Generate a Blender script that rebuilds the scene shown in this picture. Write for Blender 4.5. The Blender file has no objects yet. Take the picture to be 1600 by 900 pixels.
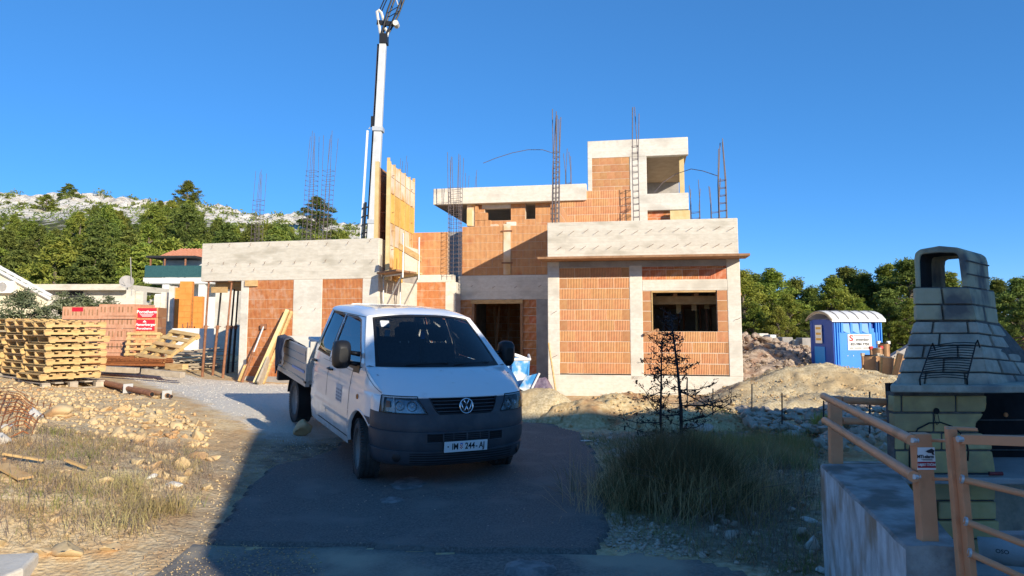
import bpy, math, random
import numpy as np
from mathutils import Vector, Matrix, Euler
random.seed(7); rng = np.random.default_rng(11)
SC = bpy.context.scene; COL = SC.collection
PI = math.pi; R = math.radians

# ---------------------------------------------------------------- camera
F, Y0, HOR, CH = 1130.0, 400.0, 512.0, 1.72
PITCH = math.atan((HOR - Y0) / F)
cam_d = bpy.data.cameras.new('camera'); cam = bpy.data.objects.new('camera', cam_d); COL.objects.link(cam)
cam_d.sensor_width = 36; cam_d.lens = F / 1600 * 36; cam_d.shift_y = -(450 - Y0) / 1600
cam_d.clip_end = 4000; cam_d.clip_start = 0.05
cam.location = (0, 0, CH); cam.rotation_euler = (PI / 2 + PITCH, 0, 0)
SC.camera = cam
# ---------------------------------------------------------------- light
LD = Vector((-.81, 1.15, -.49)).normalized()          # direction the sunlight travels
SUN_EL = math.asin(-LD.z)
SUN_AZ = math.atan2(-LD.x, -LD.y)                     # from +Y towards +X
w = bpy.data.worlds.new('World'); SC.world = w; w.use_nodes = True
nt = w.node_tree; bg = nt.nodes['Background']
sky = nt.nodes.new('ShaderNodeTexSky'); sky.sky_type = 'NISHITA'; sky.sun_disc = False
sky.sun_elevation = SUN_EL; sky.sun_rotation = SUN_AZ
sky.altitude = 3000; sky.air_density = .8; sky.dust_density = 0; sky.ozone_density = 10
hs = nt.nodes.new('ShaderNodeHueSaturation'); hs.inputs['Saturation'].default_value = 1.065; hs.inputs['Hue'].default_value = .507; gm = nt.nodes.new('ShaderNodeGamma'); gm.inputs[1].default_value = .62
nt.links.new(sky.outputs[0], hs.inputs['Color']); nt.links.new(hs.outputs[0], gm.inputs[0]); nt.links.new(gm.outputs[0], bg.inputs[0])
bg.inputs[1].default_value = 0.15
sd = bpy.data.lights.new('sun', 'SUN'); so = bpy.data.objects.new('sun', sd); COL.objects.link(so)
sd.energy = 2.7; sd.angle = R(.5); sd.color = (1, .90, .73)
so.rotation_euler = LD.to_track_quat('-Z', 'Y').to_euler(); so.location = (10, -10, 20)
SC.view_settings.view_transform = 'Standard'; SC.view_settings.look = 'None'
SC.view_settings.exposure = 1.32; SC.view_settings.gamma = 1
SC.render.resolution_x = 1024; SC.render.resolution_y = 576
try:
    SC.render.engine = 'CYCLES'; SC.cycles.max_bounces = 6; SC.cycles.transparent_max_bounces = 8
except Exception: pass

# ---------------------------------------------------------------- pixel helpers (photo pixels -> world)
def ray(px, py):
    x = (px - 800) / F; v = (Y0 - py) / F
    c, s = math.cos(PITCH), math.sin(PITCH)
    return Vector((x, c - v * s, s + v * c))
def at(px, py, Y):
    r = ray(px, py); t = Y / r.y
    return Vector((r.x * t, Y, CH + r.z * t))
def atz(px, py, z):
    r = ray(px, py); t = (z - CH) / r.z
    return Vector((r.x * t, r.y * t, z))

# ---------------------------------------------------------------- materials
def N(t, kind, **kw):
    n = t.nodes.new(kind)
    for k, v in kw.items():
        if hasattr(n, k): setattr(n, k, v)
        else: n.inputs[k].default_value = v
    return n
def mat(name, c1, c2=None, scale=4.0, rough=.85, bump=0.0, bscale=None, metal=0.0, c3=None, s3=.7, t3=.62, coord='Object',
        rnd=0.0, detail=6, spec=.4, stretch=None, dist=.02, coat=0, t2=(.35, .65), ridge=None, hue=0, boards=None):
    """colour grain c1-c2, large blotches c3, fine relief; rnd = per-object brightness change"""
    m = bpy.data.materials.new(name); m.use_nodes = True; t = m.node_tree; L = t.links
    b = t.nodes['Principled BSDF']; b.inputs['Roughness'].default_value = rough; b.inputs['Metallic'].default_value = metal
    b.inputs['Specular IOR Level'].default_value = spec
    if coat: b.inputs['Coat Weight'].default_value = coat; b.inputs['Coat Roughness'].default_value = .06
    tc = N(t, 'ShaderNodeTexCoord'); src = tc.outputs[coord]
    if stretch:
        mp = N(t, 'ShaderNodeMapping'); mp.inputs['Scale'].default_value = stretch; L.new(src, mp.inputs['Vector']); src = mp.outputs[0]
    col = None
    c1 = (*c1, 1)
    if c2 is not None:
        n = N(t, 'ShaderNodeTexNoise'); n.inputs['Scale'].default_value = scale; n.inputs['Detail'].default_value = detail; n.inputs['Roughness'].default_value = .65
        L.new(src, n.inputs['Vector'])
        r = N(t, 'ShaderNodeValToRGB'); r.color_ramp.elements[0].position = t2[0]; r.color_ramp.elements[1].position = t2[1]
        r.color_ramp.elements[0].color = c1; r.color_ramp.elements[1].color = (*c2, 1)
        L.new(n.outputs[0], r.inputs[0]); col = r.outputs[0]
    if c3 is not None:
        n3 = N(t, 'ShaderNodeTexNoise'); n3.inputs['Scale'].default_value = s3; n3.inputs['Detail'].default_value = 5; L.new(src, n3.inputs['Vector'])
        r3 = N(t, 'ShaderNodeValToRGB'); r3.color_ramp.elements[0].position = t3 - .1; r3.color_ramp.elements[1].position = t3 + .06
        L.new(n3.outputs[0], r3.inputs[0])
        mx = N(t, 'ShaderNodeMix', data_type='RGBA'); L.new(r3.outputs[0], mx.inputs[0])
        if col: L.new(col, mx.inputs[6])
        else: mx.inputs[6].default_value = c1
        mx.inputs[7].default_value = (*c3, 1); col = mx.outputs[2]
    if ridge:   # (scale, axis, depth, colour factor): vertical grooves
        wv = N(t, 'ShaderNodeTexWave', wave_type='BANDS', bands_direction=ridge[1]); wv.inputs['Scale'].default_value = ridge[0]; wv.inputs['Distortion'].default_value = .3; wv.inputs['Detail'].default_value = 0
        L.new(tc.outputs['Object'], wv.inputs['Vector'])
        mr = N(t, 'ShaderNodeMapRange'); mr.inputs[1].default_value = 0; mr.inputs[2].default_value = .35; mr.inputs[3].default_value = ridge[3]; mr.inputs[4].default_value = 1
        L.new(wv.outputs['Fac'], mr.inputs[0])
        mm = N(t, 'ShaderNodeMix', data_type='RGBA', blend_type='MULTIPLY'); mm.inputs[0].default_value = 1
        if col: L.new(col, mm.inputs[6])
        else: mm.inputs[6].default_value = c1
        L.new(mr.outputs[0], mm.inputs[7]); col = mm.outputs[2]
    if boards:   # (board height, board length, line darkness): joints left by the formwork boards
        mp2 = N(t, 'ShaderNodeMapping'); mp2.inputs['Rotation'].default_value = (PI / 2, 0, 0); L.new(tc.outputs['Object'], mp2.inputs['Vector'])
        bk = N(t, 'ShaderNodeTexBrick'); bk.inputs['Scale'].default_value = 1; bk.inputs['Brick Width'].default_value = boards[1]; bk.inputs['Row Height'].default_value = boards[0]; bk.inputs['Mortar Size'].default_value = .004
        bk.inputs['Color1'].default_value = (1, 1, 1, 1); bk.inputs['Color2'].default_value = (.90, .90, .89, 1); bk.inputs['Mortar'].default_value = (boards[2],) * 3 + (1,); bk.inputs['Bias'].default_value = -.2
        L.new(mp2.outputs[0], bk.inputs['Vector']); m3 = N(t, 'ShaderNodeMix', data_type='RGBA', blend_type='MULTIPLY'); m3.inputs[0].default_value = 1; L.new(col, m3.inputs[6]); L.new(bk.outputs['Color'], m3.inputs[7]); col = m3.outputs[2]
    if rnd:
        oi = N(t, 'ShaderNodeObjectInfo'); h = N(t, 'ShaderNodeHueSaturation')
        mr = N(t, 'ShaderNodeMapRange'); mr.inputs[3].default_value = 1 - rnd; mr.inputs[4].default_value = 1 + rnd
        L.new(oi.outputs['Random'], mr.inputs[0]); L.new(mr.outputs[0], h.inputs['Value'])
        if hue:
            m2 = N(t, 'ShaderNodeMapRange'); m2.inputs[3].default_value = .5 - hue; m2.inputs[4].default_value = .5 + hue
            f = N(t, 'ShaderNodeMath', operation='FRACT'); k = N(t, 'ShaderNodeMath', operation='MULTIPLY'); k.inputs[1].default_value = 7.31
            L.new(oi.outputs['Random'], k.inputs[0]); L.new(k.outputs[0], f.inputs[0]); L.new(f.outputs[0], m2.inputs[0]); L.new(m2.outputs[0], h.inputs['Hue'])
        if col: L.new(col, h.inputs['Color'])
        else: h.inputs['Color'].default_value = c1
        col = h.outputs[0]
    if col: L.new(col, b.inputs['Base Color'])
    else: b.inputs['Base Color'].default_value = c1
    if bump:
        nb = N(t, 'ShaderNodeTexNoise'); nb.inputs['Scale'].default_value = bscale or scale * 3; nb.inputs['Detail'].default_value = 8; nb.inputs['Roughness'].default_value = .7
        L.new(src, nb.inputs['Vector'])
        bp = N(t, 'ShaderNodeBump'); bp.inputs['Strength'].default_value = bump; bp.inputs['Distance'].default_value = dist
        L.new(nb.outputs[0], bp.inputs['Height'])
        if ridge:
            b2 = N(t, 'ShaderNodeBump'); b2.inputs['Strength'].default_value = 1; b2.inputs['Distance'].default_value = ridge[2]
            L.new(wv.outputs['Fac'], b2.inputs['Height']); L.new(bp.outputs[0], b2.inputs['Normal']); bp = b2
        L.new(bp.outputs[0], b.inputs['Normal'])
    return m
def glass(name, col=(.02, .03, .035), alpha=.35, rough=.02, ior=1.52):
    m = bpy.data.materials.new(name); m.use_nodes = True; t = m.node_tree; L = t.links
    t.nodes.remove(t.nodes['Principled BSDF'])
    g = N(t, 'ShaderNodeBsdfGlossy'); g.inputs['Roughness'].default_value = rough
    tr = N(t, 'ShaderNodeBsdfTransparent'); tr.inputs[0].default_value = (alpha, alpha * 1.05, alpha * 1.08, 1)
    fr = N(t, 'ShaderNodeFresnel'); fr.inputs[0].default_value = ior
    mx = N(t, 'ShaderNodeMixShader'); L.new(fr.outputs[0], mx.inputs[0]); L.new(tr.outputs[0], mx.inputs[1]); L.new(g.outputs[0], mx.inputs[2])
    L.new(mx.outputs[0], t.nodes['Material Output'].inputs[0])
    return m

M = {}
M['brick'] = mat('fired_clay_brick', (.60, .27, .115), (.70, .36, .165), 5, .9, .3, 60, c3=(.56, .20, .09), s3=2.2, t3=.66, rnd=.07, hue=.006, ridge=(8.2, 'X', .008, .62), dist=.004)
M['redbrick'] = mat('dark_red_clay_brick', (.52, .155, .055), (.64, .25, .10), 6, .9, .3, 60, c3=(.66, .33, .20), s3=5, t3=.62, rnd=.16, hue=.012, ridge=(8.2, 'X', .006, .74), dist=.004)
M['mortar'] = mat('pale_mortar', (.56, .42, .30), (.66, .52, .39), 14, .95, .4, 60)
M['conc'] = mat('board_marked_concrete', (.64, .58, .485), (.74, .69, .60), 9.0, .9, .5, 30, c3=(.54, .49, .41), s3=1.1, t3=.62, stretch=(1, 1, 1.6), dist=.008, boards=(.14, 2.4, .88))
M['conc_old'] = mat('stained_concrete', (.60, .54, .44), (.69, .635, .535), 8.0, .9, .6, 26, c3=(.50, .45, .36), s3=1.6, t3=.62, stretch=(.9, .9, 2.4), dist=.010, boards=(.14, 2.6, .86))
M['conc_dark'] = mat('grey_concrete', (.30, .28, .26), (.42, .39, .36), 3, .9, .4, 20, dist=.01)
M['wood'] = mat('pale_new_timber', (.46, .28, .105), (.62, .43, .19), 5, .75, .25, 30, rnd=.12, hue=.008, stretch=(1, 1, 4), dist=.004)
M['woodyel'] = mat('yellow_formwork_timber', (.58, .42, .18), (.68, .53, .28), 4, .7, .2, 30, rnd=.10, stretch=(1, 1, 1), dist=.004)
M['woodold'] = mat('weathered_grey_timber', (.36, .29, .21), (.50, .42, .32), 8, .85, .4, 30, rnd=.15, dist=.005)
M['woodbrn'] = mat('brown_timber', (.26, .13, .06), (.38, .21, .11), 6, .8, .3, 30, rnd=.12, dist=.005)
M['ply'] = mat('formwork_panel_board', (.66, .52, .37), (.76, .64, .49), 2, .8, .3, 16, c3=(.62, .33, .10), s3=1.3, t3=.56, rnd=.10, dist=.005)
M['plyor'] = mat('orange_formwork_board', (.66, .36, .08), (.74, .46, .12), 3, .8, .3, 16, rnd=.12, dist=.005)
M['rust'] = mat('rusty_steel', (.20, .085, .04), (.34, .15, .08), 12, .8, .4, 50, rnd=.15, dist=.004)
M['rustor'] = mat('orange_rust', (.42, .15, .045), (.30, .10, .035), 10, .85, .5, 40, dist=.006)
M['steel'] = mat('galvanised_steel', (.52, .52, .50), (.60, .60, .59), 20, .45, .1, 60, metal=.35)
M['rebar'] = mat('rebar_steel', (.11, .10, .11), (.20, .15, .14), 30, .6, .2, 200, metal=.2)
M['conc_bounce'] = mat('board_marked_bounce_ceiling', (.40, .29, .19), (.50, .38, .26), 3, .9, .3, 20, dist=.01, boards=(.2, 2.0, .6))  # brown tint paints sunlit bounce into the slab undersides
M['dark'] = mat('black_rubber', (.018, .018, .02), (.03, .03, .032), 8, .7)
M['black'] = mat('black_plastic', (.012, .012, .013), rough=.45)
M['soot'] = mat('sooty_black', (.008, .008, .009), (.02, .02, .022), 5, .95, .3, 20)
M['white'] = mat('white_paint', (.78, .77, .74), (.72, .71, .68), 3, .5)
M['render'] = mat('cream_render', (.72, .62, .42), (.76, .66, .47), 3, .9, .15, 60)
M['whitewall'] = mat('white_render', (.74, .73, .70), (.66, .65, .62), 2, .9, .15, 40)
M['orange'] = mat('orange_clay_block', (.72, .24, .045), (.78, .30, .07), 3, .9, .3, 30)
M['tile'] = mat('terracotta_roof_tile', (.56, .22, .12), (.68, .32, .19), 4, .85, .4, 20, dist=.02)
# ---------------------------------------------------------------- mesh helpers
class MB:
    def __init__(s): s.v = []; s.f = []; s.m = []; s.mats = []
    def mi(s, m):
        if m is None: return 0
        if m not in s.mats: s.mats.append(m)
        return s.mats.index(m)
    def add(s, vs, fs, m=None):
        o = len(s.v); s.v += [tuple(v) for v in vs]; s.f += [tuple(i + o for i in f) for f in fs]; s.m += [s.mi(m)] * len(fs)
        return s
    def hexa(s, p, m=None):     # 8 corners: bottom 4 ccw, top 4
        return s.add(p, [(0, 3, 2, 1), (4, 5, 6, 7), (0, 1, 5, 4), (1, 2, 6, 5), (2, 3, 7, 6), (3, 0, 4, 7)], m)
    def box(s, c, d, rz=0, m=None, rot=None):
        x, y, z = d[0] / 2, d[1] / 2, d[2] / 2
        mt = rot if rot is not None else Matrix.Rotation(rz, 3, 'Z')
        c = Vector(c)
        return s.hexa([c + mt @ Vector(q) for q in ((-x, -y, -z), (x, -y, -z), (x, y, -z), (-x, y, -z), (-x, -y, z), (x, -y, z), (x, y, z), (-x, y, z))], m)
    def beam(s, a, b, wd, th, m=None, up=(0, 0, 1)):
        a, b = Vector(a), Vector(b); d = (b - a); L = d.length; d = d / L
        upv = Vector(up)
        if abs(d.dot(upv)) > .98: upv = Vector((0, 1, 0))
        x = d.cross(upv).normalized(); z = x.cross(d)
        rot = Matrix((d, x * 1, z)).transposed()
        return s.box((a + b) / 2, (L, wd, th), rot=rot, m=m)
    def tube(s, pts, r, n=8, m=None, cap=True, closed=False):
        pts = [Vector(p) for p in pts]; k = len(pts); rs = r if isinstance(r, (list, tuple)) else [r] * k
        vs = []; prev = None
        for i, p in enumerate(pts):
            d = (pts[(i + 1) % k] - pts[i - 1]) if closed else (pts[min(i + 1, k - 1)] - pts[max(i - 1, 0)])
            if d.length < 1e-9: d = Vector((0, 0, 1))
            d.normalize()
            if prev is None:
                a = Vector((0, 0, 1)) if abs(d.z) < .9 else Vector((1, 0, 0)); x = d.cross(a).normalized()
            else: x = (prev - d * prev.dot(d)).normalized()
            prev = x; y = d.cross(x)
            for j in range(n):
                t = 2 * PI * j / n; vs.append(p + (x * math.cos(t) + y * math.sin(t)) * rs[i])
        fs = []
        for i in range(k if closed else k - 1):
            i2 = (i + 1) % k
            for j in range(n): fs.append((i * n + j, i * n + (j + 1) % n, i2 * n + (j + 1) % n, i2 * n + j))
        if cap and not closed: fs += [tuple(reversed(range(n))), tuple(range((k - 1) * n, k * n))]
        return s.add(vs, fs, m)
    def lathe(s, prof, c, axis='Z', n=24, m=None):
        vs = []
        for r, h in prof:
            for j in range(n):
                t = 2 * PI * j / n; a, b = r * math.cos(t), r * math.sin(t)
                q = (a, b, h) if axis == 'Z' else ((h, a, b) if axis == 'X' else (b, h, a))
                vs.append(Vector(c) + Vector(q))
        fs = []
        for i in range(len(prof) - 1):
            for j in range(n): fs.append((i * n + j, i * n + (j + 1) % n, (i + 1) * n + (j + 1) % n, (i + 1) * n + j))
        return s.add(vs, fs, m)
    def prism(s, poly, off, m=None):   # poly: 3D points, off: extrusion vector
        n = len(poly); off = Vector(off); a = [Vector(p) for p in poly]
        return s.add(a + [p + off for p in a], [tuple(range(n - 1, -1, -1)), tuple(range(n, 2 * n))] + [(i, (i + 1) % n, n + (i + 1) % n, n + i) for i in range(n)], m)
    def grid(s, rows, m=None, wrap=False):
        nr = len(rows); nc = len(rows[0])
        return s.add([p for r in rows for p in r], [(i * nc + j, i * nc + j + 1, (i + 1) * nc + j + 1, (i + 1) * nc + j) for i in range(nr - 1) for j in range(nc - 1)], m)
    def mesh(s, name, mt=None, smooth=False, recalc=True):
        me = bpy.data.meshes.new(name); me.from_pydata(s.v, [], s.f)
        if s.mats:
            for x in s.mats: me.materials.append(x)
            if len(s.mats) > 1: me.polygons.foreach_set('material_index', s.m)
        elif mt: me.materials.append(mt)
        if recalc:
            import bmesh
            b = bmesh.new(); b.from_mesh(me); bmesh.ops.recalc_face_normals(b, faces=b.faces); b.to_mesh(me); b.free()
        if smooth:
            me.shade_smooth() if smooth is True else None
            if smooth is not True:
                me.shade_smooth()
                try: me.set_sharp_from_angle(angle=R(smooth))
                except Exception: pass
        me.update(); return me
    def build(s, name, mt=None, parent=None, smooth=False, local=False, bevel=0, recalc=True, **kw):
        return link(name, s.mesh(name, mt, smooth, recalc), parent, local, bevel, **kw)
def link(name, me, parent=None, local=False, bevel=0, **kw):
    o = bpy.data.objects.new(name, me); COL.objects.link(o)
    if parent is not None:
        o.parent = parent
        if not local:
            p = parent; off = Vector((0, 0, 0))
            while p is not None: off += p.location; p = p.parent
            o.location = -off
    if bevel:
        md = o.modifiers.new('bevel', 'BEVEL'); md.width = bevel; md.segments = 2; md.limit_method = 'ANGLE'
    for k, v in kw.items(): o[k] = v
    return o
def tag(o, label=None, cat=None, group=None, kind=None):
    if label: o['label'] = label
    if cat: o['category'] = cat
    if group: o['group'] = group
    if kind: o['kind'] = kind
    return o
def empty(name, loc, label=None, cat=None, group=None, rz=0):
    o = bpy.data.objects.new(name, None); COL.objects.link(o); o.location = loc; o.rotation_euler = (0, 0, rz); o.empty_display_size = .2
    return tag(o, label, cat, group)
def copy_tree(o, parent=None):
    c = o.copy(); COL.objects.link(c)
    if parent: c.parent = parent
    for ch in o.children: copy_tree(ch, c)
    return c
def arrays(name, V, Fc, mt, smooth=False, tri=False, mats=None, midx=None):
    """fast mesh from numpy: V (n,3), Fc (m,k)"""
    k = Fc.shape[1]; me = bpy.data.meshes.new(name)
    me.vertices.add(len(V)); me.vertices.foreach_set('co', V.astype(np.float32).ravel())
    me.loops.add(Fc.size); me.loops.foreach_set('vertex_index', Fc.astype(np.int32).ravel())
    me.polygons.add(len(Fc)); me.polygons.foreach_set('loop_start', np.arange(0, Fc.size, k, dtype=np.int32))
    try: me.polygons.foreach_set('loop_total', np.full(len(Fc), k, dtype=np.int32))
    except Exception: pass
    for x in (mats or [mt]): me.materials.append(x)
    if midx is not None: me.polygons.foreach_set('material_index', midx.astype(np.int32))
    me.update(calc_edges=True)
    if smooth: me.shade_smooth()
    return me
def rotmats(n, tilt=None):
    a = rng.uniform(0, 2 * PI, (n, 3))
    def rx(t): z = np.zeros_like(t); o = np.ones_like(t); return np.stack([o, z, z, z, np.cos(t), -np.sin(t), z, np.sin(t), np.cos(t)], 1).reshape(-1, 3, 3)
    def rz(t): z = np.zeros_like(t); o = np.ones_like(t); return np.stack([np.cos(t), -np.sin(t), z, np.sin(t), np.cos(t), z, z, z, o], 1).reshape(-1, 3, 3)
    b = a[:, 1] if tilt is None else rng.normal(0, tilt, n)
    return rz(a[:, 0]) @ rx(b) @ rz(a[:, 2])
def scatter(proto, P, S, Rm):
    V, Fc = proto; n = len(P)
    S = np.asarray(S); S = S if S.ndim == 2 else np.repeat(S[:, None], 3, 1)
    W = np.einsum('nij,nkj->nki', Rm, V[None] * S[:, None, :]) + P[:, None, :]
    FF = Fc[None] + (np.arange(n) * len(V))[:, None, None]
    return W.reshape(-1, 3), FF.reshape(-1, Fc.shape[1])
def joinarr(parts):
    Vs, Fs, o = [], [], 0
    for V, Fc in parts: Vs.append(V); Fs.append(Fc + o); o += len(V)
    return np.concatenate(Vs), np.concatenate(Fs)
import bmesh
def stone_proto(seed, flat=.7, sub=2, rough=.22):
    b = bmesh.new(); bmesh.ops.create_icosphere(b, subdivisions=sub, radius=1)
    r = random.Random(seed); pl = [(Vector((r.uniform(-1, 1), r.uniform(-1, 1), r.uniform(-1, 1))).normalized(), r.uniform(.35, .72)) for _ in range(14)]
    for v in b.verts:
        for nrm, d in pl:
            k = v.co.dot(nrm) - d
            if k > 0: v.co -= nrm * k
        v.co += Vector((r.uniform(-1, 1), r.uniform(-1, 1), r.uniform(-1, 1))) * rough * .18
        v.co.z *= flat
    V = np.array([v.co[:] for v in b.verts]); Fc = np.array([[v.index for v in f.verts] for f in b.faces]); b.free()
    return V, Fc
STONES = [stone_proto(i, random.uniform(.5, .85), 1) for i in range(8)]
STONES2 = [stone_proto(50 + i, random.uniform(.55, .85), 3, .25) for i in range(5)]
# value noise in numpy
_perm = rng.random((64, 64))
def vnoise(x, y):
    xi = np.floor(x).astype(int); yi = np.floor(y).astype(int); fx = x - xi; fy = y - yi
    fx = fx * fx * (3 - 2 * fx); fy = fy * fy * (3 - 2 * fy)
    a = _perm[xi % 64, yi % 64]; b = _perm[(xi + 1) % 64, yi % 64]; c = _perm[xi % 64, (yi + 1) % 64]; d = _perm[(xi + 1) % 64, (yi + 1) % 64]
    return (a * (1 - fx) + b * fx) * (1 - fy) + (c * (1 - fx) + d * fx) * fy
def fbm(x, y, o=4):
    s = 0; a = .5
    for i in range(o): s = s + a * (vnoise(x * 2 ** i + 7.3 * i, y * 2 ** i + 3.1 * i) - .5); a *= .5
    return s
def insdf(poly, X, Y):
    """signed distance to polygon, negative inside"""
    P = np.array(poly); n = len(P); d = np.full(X.shape, 1e9); ins = np.zeros(X.shape, bool)
    for i in range(n):
        a = P[i]; b = P[(i + 1) % n]; ex, ey = b - a; wx = X - a[0]; wy = Y - a[1]
        t = np.clip((wx * ex + wy * ey) / (ex * ex + ey * ey), 0, 1)
        d = np.minimum(d, np.hypot(wx - ex * t, wy - ey * t))
        c = ((a[1] > Y) != (b[1] > Y)) & (X < (b[0] - a[0]) * (Y - a[1]) / (b[1] - a[1] + 1e-12) + a[0])
        ins ^= c
    return np.where(ins, -d, d)
# ---------------------------------------------------------------- terrain
_cp = [tuple(atz(*p)) for p in [
 (600,890,0),(315,860,0),(940,850,0),(570,750,0),(790,725,.02),(870,672,.02),(700,690,.03),(465,660,.24),(400,700,.12),(352,612,.36),(450,605,.3),
 (300,600,.42),(165,578,.5),(65,604,.62),(155,600,.58),(0,592,.7),(0,640,.62),(100,650,.5),(250,640,.45),(350,690,.2),(300,720,.22),
 (150,720,.4),(0,720,.5),(0,800,.3),(150,800,.22),(260,800,.08),(0,870,.06),(100,880,.02),(330,780,.07),
 (960,700,0),(960,800,0),(1100,840,-.02),(1250,880,-.03),(1100,700,.02),(1250,700,.0),(1280,658,0),(1000,658,.03),(1150,652,.05)]]
_cp += [(.87,17.6,.1),(5.2,16.8,.2),(3,14.5,.05),(-6,19.4,.25),(-3.3,18.8,.22),(-8,20,.35),(-1,20,.2),(0,-5,0),(-10,-3,0),(10,-5,0),(-10,3,.1),(-14,8,.7),(-16,16,.9),
 (-10,24,.6),(-18,28,.9),(0,30,.5),(12,24,.3),(20,30,.4),(9,20,.25),(12,10,0),(8,5,0),(20,0,0),(-25,0,.5),(-25,20,1),(25,15,.2),(0,50,.9),(-30,50,1.4),(30,50,.8),(60,0,0),(-60,0,.8),(60,60,1),(-60,60,1.5),(0,-40,0)]
_cp = np.array(_cp)
def _tps(r2): return r2 * np.log(r2 + 1e-9) * .5
def _fit():
    n = len(_cp); d2 = ((_cp[:, None, :2] - _cp[None, :, :2]) ** 2).sum(-1); A = np.zeros((n + 3, n + 3))
    A[:n, :n] = _tps(d2) + np.eye(n) * .6; A[:n, n] = 1; A[:n, n + 1:] = _cp[:, :2]; A[n:, :n] = A[:n, n:].T
    b = np.zeros(n + 3); b[:n] = _cp[:, 2]; return np.linalg.solve(A, b)
_W = _fit()
def T(x, y, rough=True):
    x = np.asarray(x, float); y = np.asarray(y, float); sh = x.shape; xf, yf = x.ravel(), y.ravel(); out = np.zeros(len(xf)); n = len(_cp)
    for s in range(0, len(xf), 20000):
        a = xf[s:s + 20000]; b = yf[s:s + 20000]
        d2 = (a[:, None] - _cp[None, :, 0]) ** 2 + (b[:, None] - _cp[None, :, 1]) ** 2
        out[s:s + 20000] = _tps(d2) @ _W[:n] + _W[n] + _W[n + 1] * a + _W[n + 2] * b
    r = np.hypot(xf, yf - 15); k = np.clip((r - 38) / 25, 0, 1); out = out * (1 - k) + 1.0 * k
    out = np.clip(out, -.6, 1.6)
    if rough: out = out + bank(xf, yf) * (fbm(xf * 1.1, yf * 1.1) * .16 + fbm(xf * 5, yf * 5) * .06) + fbm(xf * .9 + 9, yf * .9) * .03
    return out.reshape(sh) if sh else float(out[0])
# regions (photo pixels taken down to the ground plane)
def gp(px, py, z=0.05): p = atz(px, py, z); return (p.x, p.y)
ASPH = [gp(318,852,0), gp(420,745,0), gp(520,712,.02), gp(545,690,.05), gp(640,668,.05), gp(740,662,.03), gp(860,664,.03), gp(905,678,.02), gp(935,720,0), gp(948,770,0), gp(950,835,0), gp(930,868,0), gp(700,866,0), gp(540,853,0)]
ASPH2 = [gp(300,852,0), gp(540,849,0), gp(700,862,0), gp(930,864,0), gp(1010,862,0), gp(1150,882,0), (2.3, 3.2), (4, -3), (-3.2, -3), (-2.6, 3.8)]
GRAV = [gp(150,566,.5), gp(240,578,.45), gp(330,592,.38), gp(450,598,.3), gp(520,612,.25), gp(560,690,.05), gp(500,705,.08), gp(425,694,.12), gp(385,672,.2), gp(340,650,.28), gp(280,620,.4), gp(200,592,.5)]
BANK = [gp(-200,560,.6), gp(150,600,.55), gp(275,628,.4), gp(345,668,.25), gp(375,700,.15), gp(335,790,.05), gp(250,840,.03), gp(60,862,.05), (-6.5, 4.4), (-20, 6)]
VERGE = [gp(905,676,.02), gp(1290,668,0), gp(1290,900,0), (2.1, 3.4), gp(1150,878,0), gp(960,848,0), gp(965,770,0), gp(950,720,0)]
def sstep(d, w): return np.clip(.5 - d / w, 0, 1)
def bank(x, y): return np.maximum(sstep(insdf(BANK, x, y), .8), .6 * sstep(insdf(VERGE, x, y), .8))
# ground sheet
def axis_(c0, c1, st, lo, hi, g=1.09):
    a = list(np.arange(c0, c1, st)); s = st
    while a[-1] < hi: s *= g; a.append(a[-1] + s)
    s = st; b = []; q = c0
    while q > lo: s *= g; q -= s; b.append(q)
    return np.array(b[::-1] + a)
gx = axis_(-9, 6.5, .07, -900, 900); gy = axis_(3.2, 17.5, .07, -300, 1500)
GX, GY = np.meshgrid(gx, gy); GZ = T(GX, GY)
V = np.stack([GX, GY, GZ], -1).reshape(-1, 3); nx = len(gx); ny = len(gy)
ii = (np.arange(ny - 1)[:, None] * nx + np.arange(nx - 1)[None]).ravel()
me = arrays('ground', V, np.stack([ii, ii + 1, ii + nx + 1, ii + nx], 1), None or M['mortar'], True)
fx, fy = GX.ravel(), GY.ravel(); near = (np.abs(fx) < 30) & (np.abs(fy - 10) < 30)
def attr(name, vals):
    a = me.attributes.new(name, 'FLOAT', 'POINT'); a.data.foreach_set('value', vals.astype(np.float32))
def msk(poly):
    o = np.full(fx.shape, 5.0); o[near] = insdf(poly, fx[near], fy[near]); return np.clip(o, -3, 5)
attr('gravel', msk(GRAV)); attr('verge', msk(VERGE)); attr('bank', msk(BANK))
attr('away', np.hypot(fx, fy - 12)); 
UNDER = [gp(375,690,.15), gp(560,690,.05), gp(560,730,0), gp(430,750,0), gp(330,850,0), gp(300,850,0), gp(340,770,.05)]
attr('mud', msk(UNDER))
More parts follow.
